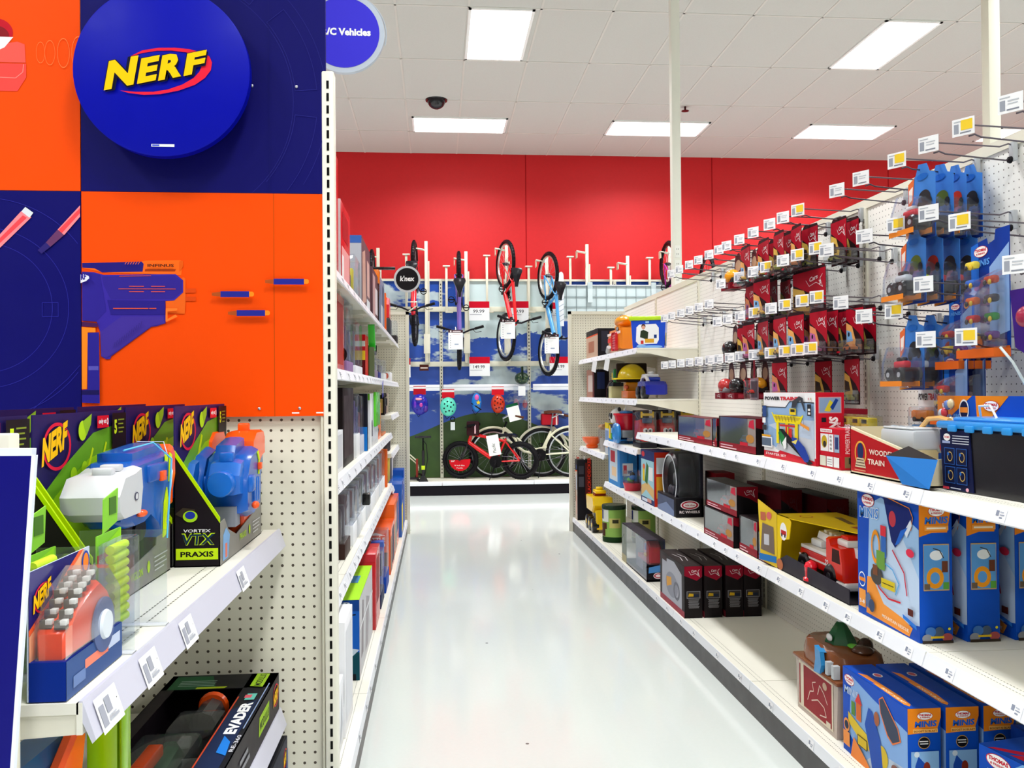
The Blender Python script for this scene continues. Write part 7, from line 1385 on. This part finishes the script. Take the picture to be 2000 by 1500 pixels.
# third shelf
Lbox('toy_box','large dark brown box with clear front at the start of the middle left shelf',3.95,4.45,-.42,.34,Z3,.36,'1c1214',side=[('r',.35,.05,.9,.85,'4a3a40'),('p',[(.45,.4),(.6,.7),(.62,.35),(.5,.3)],'9a3038'),('p',[(.6,.2),(.8,.3),(.9,.1),(.7,.1)],'b0b0b8')],front=[('r',.1,.1,.9,.9,'3a2c30')])
Lbox('toy_box','white box with grey machine drawing in front of the dark brown box',3.50,3.90,-.415,.33,Z3,.175,'e4e6ea',side=[('p',[(.3,.3),(.5,.45),(.7,.5),(.95,.45),(.9,.2),(.5,.15)],'7a7078'),('p',[(0,.4),(.2,.55),(.1,.7),(0,.75)],'6a5a62'),('l',[(.2,.9),(.5,.95),(.9,.93)],.004,'8a7a80'),('r',.1,0,1,.12,'f0f0f2'),('l',[(.0,.13),(1,.13)],.004,'c8404c'),('e',.12,.05,.1,.06,'d01420')],front=[('r',.1,.1,.9,.9,'d0d2d8')])
Lpack('tall clear purple tube pack with white base on the middle left shelf',4.55,4.75,-.415,.11,Z3,.33,'5a4a8a',['4a3a70','6a5a98'],n=2,basec='eceef2',base_h=.12)
Lpack('second tall clear violet pack with blue base on the middle left shelf',4.80,5.02,-.415,.10,Z3,.32,'3a3a78',['4a4a90','b86a70'],n=2,basec='c8ccdc',base_h=.10)
Lbox('toy_box','narrow upright board, black above and bright blue below, on the middle shelf',5.06,5.12,-.40,.09,Z3,.33,'141622',side=[('r',0,0,1,.42,'1c78d0')])
t=thing('toy_box','white and teal box with lime green edge on the middle left shelf','toy box',(-.50,5.62,Z3+.0008),FL)
m=carton_mesh(.72,.20,.33,'e6e8ec',side=[('r',0,.88,1,1,'6ab82c'),('r',.08,.70,.9,.88,'6a7a78'),('r',.12,.45,.85,.70,'3aa0c0'),('t','cozmo',.25,.6,.5,.06,'e0f4fa'),('r',.0,.45,.1,.9,'2a6a9a'),('p',[(.1,.3),(.2,.25),(.1,.2)],'1c3a8a'),('r',.6,.18,.75,.3,'5a3a90')],front=[('r',0,0,.12,1,'f4f6f8'),('r',.3,.1,.9,.9,'d8dce4'),('r',.2,.2,.28,.5,'4a4458')]); m.obj('carton',t); MB().box(-.06,.36,-.115,-.101,.12,.34,'58c824g',.003).obj('green_edge',t)
t=thing('flag_tag','small violet and white flag tag clipped to the second shelf edge','tag',(-.36,5.9,1.36),FL); MB().prism([(-.04,0),(.04,.01),(.04,.12),(-.04,.10)],'y',0,.0015,'4a48b8').obj('tag',t); MB().prism([(-.02,.03),(.0,.03),(.02,.09),(-.01,.07)],'y',-.001,0,'e0e4f0').obj('print',t)
for k,(yn,z,l) in enumerate(((6.25,Z3,'orange cube box on the middle left shelf, lower of two'),(6.25,Z3+.132,'orange cube box on the middle left shelf, upper of two'))):
    Lbox('toy_box',l,yn,yn+.35,-.42,.12,z,.128,'f0660cg',side=[('r',.2,.3,.6,.6,'f4a878')],front=[('p',[(0,.3),(.4,.5),(0,.8)],'4a4448')])
Lpack('purple and grey small window pack before the far shelf',6.75,7.2,-.42,.17,Z3,.12,'5a5878',['8a8a9a','c8b8a0'],basec='d07a4a',base_h=.02,n=2)
for k in range(3):
    t=thing('toy_figure',['dark robot figure on the small far shelf, nearest','dark figure on the small far shelf, middle one','pale figure on the small far shelf, farthest'][k],'toy figure',(-.46,7.55+.25*k,1.2058),FL); c_=['1c1418','26222a','c8b8a8'][k]
    m=MB(); m.box(-.03,.03,-.02,.02,.07,.14,c_+'g',.008); m.ell((0,0,.165),(.018,.018,.022),c_+'g',10,6); m.obj('torso',t); m=MB(); m.tube([(-.015,0,0),(-.018,0,.075)],.010,c_+'g'); m.obj('leg',t); m=MB(); m.tube([(.015,0,0),(.018,0,.075)],.010,c_+'g'); m.obj('leg',t)
Lbox('toy_box','gold and black figure box on the small far shelf',7.40,7.50,-.44,.10,1.205,.17,'1a1210',side=[('r',.2,.1,.85,.8,'c8a860'),('p',[(.3,.1),(.5,.5),(.4,.7),(.3,.5)],'141012')])
t=thing('toy_figure','small dark grey figure with white legs on the far white edged shelf','toy figure',(-.44,7.7,.8858),FL); m=MB(); m.box(-.05,.05,-.03,.03,.0,.10,'3a3440g',.01); m.obj('body',t); MB().box(.06,.08,-.02,.02,0,.12,'d8dce0').obj('leg',t)
# fourth shelf
Lbox('toy_box','dark brown box at the start of the lowest raised left shelf',3.20,3.9,-.46,.25,Z4,.27,'2a1c20',side=[('r',.3,.3,.9,.8,'4a3a40')])
Lbox('toy_box','white box with a grey curved picture, front of the lowest raised left shelf',3.00,3.35,-.41,.16,Z4,.20,'dcdee2',side=[('p',[(.5,.1),(.75,.2),(.85,.6),(.7,.95),(.6,.6)],'6a5058'),('p',[(.55,.15),(.68,.3),(.65,.6)],'c8b8c0')],front=[('r',.1,.1,.9,.9,'c8ccd2')])
Lpack('clear dark purple pack with brown base on the lowest raised shelf',4.00,4.25,-.42,.11,Z4,.31,'5a4a5a',['4a3038','6a5a68'],n=2,basec='3a2420',base_h=.07)
ws=[(4.35,4.55,'f0f2f6','6a3a48'),(4.62,4.80,'e0e4ea','8a4a50'),(4.88,5.10,'f4f6f8','7a6a72'),(5.18,5.45,'d8dce2','5a6a4a'),(5.55,5.85,'eef0f4','6a4a58'),(5.95,6.25,'f0f0f2','9a6a68'),(6.35,6.60,'dfe3ea','4a3a4a'),(6.70,6.95,'f2f2f4','8a5a50')]
on=['first','second','third','fourth','fifth','sixth','seventh','eighth']
for k,(a,b_,c_,i_) in enumerate(ws):
    Lpack('tall white clear fronted drone pack on the lowest raised shelf, %s from the post'%on[k],a,b_,-.415,.17,Z4,.30,c_,[i_,'e8eaee','a8a4ac'],basec=c_,base_h=.10,n=3)
t=thing('shelf_clip','black plastic anti-theft clip fixed on the white packs','clip',(-.392,4.62,.84),FL); MB().box(-.03,.03,-.04,.0,-.03,.03,'0c0c0eg',.006).obj('block',t); MB().tube([(.03,-.02,0),(.10,-.02,-.002)],.006,'121214').obj('arm',t)
Lbox('toy_box','thin orange edged white pack at the end of the lowest raised shelf',7.0,7.08,-.40,.10,Z4,.30,'f06a2c',side=[('r',.1,.1,.6,.9,'e0d8dc')])
Lbox('toy_box','yellow and grey box on the small far shelf above the orange boxes',7.7,8.0,-.43,.14,.59,.24,'e8c848',side=[('r',.3,.1,.9,.7,'c8ccd0')]); Lbox('toy_box','small red topped box at the end of the small far shelf',8.1,8.35,-.42,.12,.59,.27,'8a8a92',side=[('r',0,.75,1,1,'d8301c')],front=[('r',0,.75,1,1,'d8301c'),('r',.1,.1,.9,.7,'e0e0e4')])
# base deck
Lbox('toy_box','large white box with dark machine picture at the bottom left by the post',2.95,3.20,-.345,.22,Z0,.24,'eceef2',side=[('p',[(.4,.0),(.75,.05),(.8,.5),(.7,.9),(.55,.95),(.5,.4)],'5a4048'),('r',.0,.86,1,1,'f4f6f8'),('p',[(0,.5),(.3,.86),(0,.86)],'4a3034')],front=[('p',[(.3,.0),(.5,.1),(.4,.9),(.3,.9)],'3a2026'),('p',[(.6,.1),(.9,.3),(.8,.8)],'c8ccd4')])
Lbox('toy_box','white lidded box behind the large white one, dark picture at its foot',3.22,3.5,-.34,.24,Z0,.42,'f4f4f8',side=[('r',.3,.2,.95,.42,'3a2428'),('r',.4,.05,.9,.3,'8a7a80')],front=[('r',.1,.1,.9,.9,'e0e2e8')])
Lbox('toy_box','big drone box with lime green top and blue side lettered SHARPER IMAGE',3.86,4.62,-.345,.30,Z0,.35,'0c3c88',side=[('r',0,.0,1,.35,'0c4a58'),('r',0,.35,1,.86,'1c62c8'),('p',[(.5,.45),(1,.38),(.9,.3),(.6,.32)],'c8d8e8'),('r',.6,.10,.9,.2,'2a6ad0'),('l',[(.4,.75),(.95,.82)],.006,'10203a'),('t','SHARPER',.05,.93,.85,.045,'e8f0fa',0,0,.03),('t','IMAGE',.3,.87,.5,.045,'e8f0fa',0,0,.03),('r',.5,.0,.95,.08,'10141c')],
     front=[('r',0,0,1,1,'c8c8cc'),('p',[(.1,.2),(.2,.9),(.3,.85),(.25,.2)],'8a8288'),('p',[(.4,.1),(.5,.8),(.7,.7),(.6,.1)],'a09aa0'),('e',.8,.5,.1,.2,'d8dce0'),('r',0,.6,1,.64,'e8e8ec')],top=[('r',0,0,1,1,'a8e02c'),('l',[(.5,.15),(.7,.5),(.62,.8)],.008,'2a4a1c'),('l',[(.75,.2),(.85,.6)],.008,'2a4a1c'),('l',[(.8,.8),(.9,.3)],.006,'2a4a1c'),('r',.38,.40,.50,.58,'14181a'),('r',.45,.12,.66,.24,'4a86c0')]+[('r',.04+.05*i,.5,.065+.05*i,.9,'3a6a1c') for i in range(6)])
Lbox('toy_box','glossy red upright box behind the lime topped drone box',4.66,5.00,-.33,.30,Z0,.40,'c8101cg',side=[('r',.0,.9,1,1,'d83040'),('r',.2,.3,.8,.7,'a80c18')],front=[('r',.2,.3,.8,.9,'8a0c14'),('e',.5,.95,.1,.03,'f0d8dc')],top=[('r',.2,.3,.8,.6,'8a9a60'),('l',[(.1,.2),(.9,.2)],.01,'5a4a40')])
Lpack('navy clear pack with silver top behind the red box',5.10,5.40,-.33,.16,Z0,.31,'1c2a6a',['3a4a8a','8aa0c8','101c4a'],basec='14204a',base_h=.08)
Lpack('second navy clear pack farther along the base deck',5.50,5.85,-.325,.14,Z0,.36,'1c4ab0',['2a2a5a','1a58c0'],n=2,basec='1040a0',base_h=.10)
Lbox('toy_box','orange box lettered BATTLE GROUND on the left base deck',6.05,6.60,-.325,.20,Z0,.31,'e8561cg',side=[('t','BATTLE',.12,.74,.7,.09,'f4e8e0',0,0,.03),('t','GROUND',.12,.62,.7,.09,'f4e8e0',0,0,.03),('p',[(.2,.88),(.5,.94),(.8,.88)],'f4e0d8'),('r',.15,.05,.6,.45,'2a2a5a'),('p',[(.6,.1),(.9,.1),(.9,.5),(.7,.5)],'5a2a20')],front=[('r',0,.05,.3,.8,'8a6a58'),('r',.4,.1,.9,.9,'3a3048')])
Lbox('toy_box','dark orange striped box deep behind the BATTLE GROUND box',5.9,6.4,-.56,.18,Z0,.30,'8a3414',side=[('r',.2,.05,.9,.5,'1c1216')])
Lbox('toy_box','plain orange box with white diamond beyond the BATTLE GROUND box',6.70,7.45,-.33,.24,Z0,.40,'f0620cg',side=[('e',.35,.72,.12,.05,'f8c8a0'),('p',[(.55,.0),(.8,.0),(.95,.35),(.7,.45)],'8a8078')],front=[('r',.1,.05,.5,.6,'a8a090'),('r',.5,.3,.9,.9,'3a4a88')],top=[('r',.3,.3,.7,.7,'8a7868')])
Lbox('toy_box','blue box with white lettered window at the far end of the base deck',7.6,8.2,-.31,.22,Z0,.46,'1c58b8g',side=[('e',.4,.9,.25,.1,'5ab0e8'),('t','MISSION',.3,.68,.4,.05,'e8f0fa'),('r',.1,.2,.6,.6,'c8d4e0'),('p',[(.5,.1),(.8,.1),(.8,.5),(.5,.55)],'e8d020')],front=[('r',0,.1,.4,.6,'e8d020'),('r',.4,.1,.9,.9,'1c48a8')])
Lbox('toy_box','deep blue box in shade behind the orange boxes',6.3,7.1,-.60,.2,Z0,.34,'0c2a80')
Lbox('toy_box','tall blue backed orange trimmed box against the far end panel',8.28,8.55,-.32,.30,Z0,.52,'1048a0',side=[('r',.6,.1,.95,.9,'1c60c0'),('r',.0,.0,.3,.4,'e8b088')])
# ---- groups of look-alikes
for o in bpy.data.objects:
    if o.parent or 'label' not in o or 'group' in o: continue
    l=o['label']
    for key,g in (('tall blue train set box','tall blue train set boxes'),('low wide blue train set box','low wide blue train set boxes'),('black and red boxed car','black and red boxed cars'),('red wind-up toy car','red wind-up toy cars'),
                  ('tall white clear fronted drone pack','white drone packs'),('bicycle hanging','hanging bicycles'),('cream upright bike rack','bike racks'),('thin cream post with flat cap','capped hook posts'),('bike display bay','bike display bays'),
                  ('toy blaster box','boxed toy blasters'),('rear row blaster box','boxed toy blasters'),('blue wrapped','blue wrapped packs'),('green printed canister','green canisters'),('green canister in shade','green canisters'),('orange cube box','orange cube boxes'),
                  ('clear divider','clear shelf dividers'),('info card','bike info cards'),('price sign','bike price signs'),('dark window box with toy scene','stacked window boxes'),('screw','header panel screws')):
        if key in l: o['group']=g; break
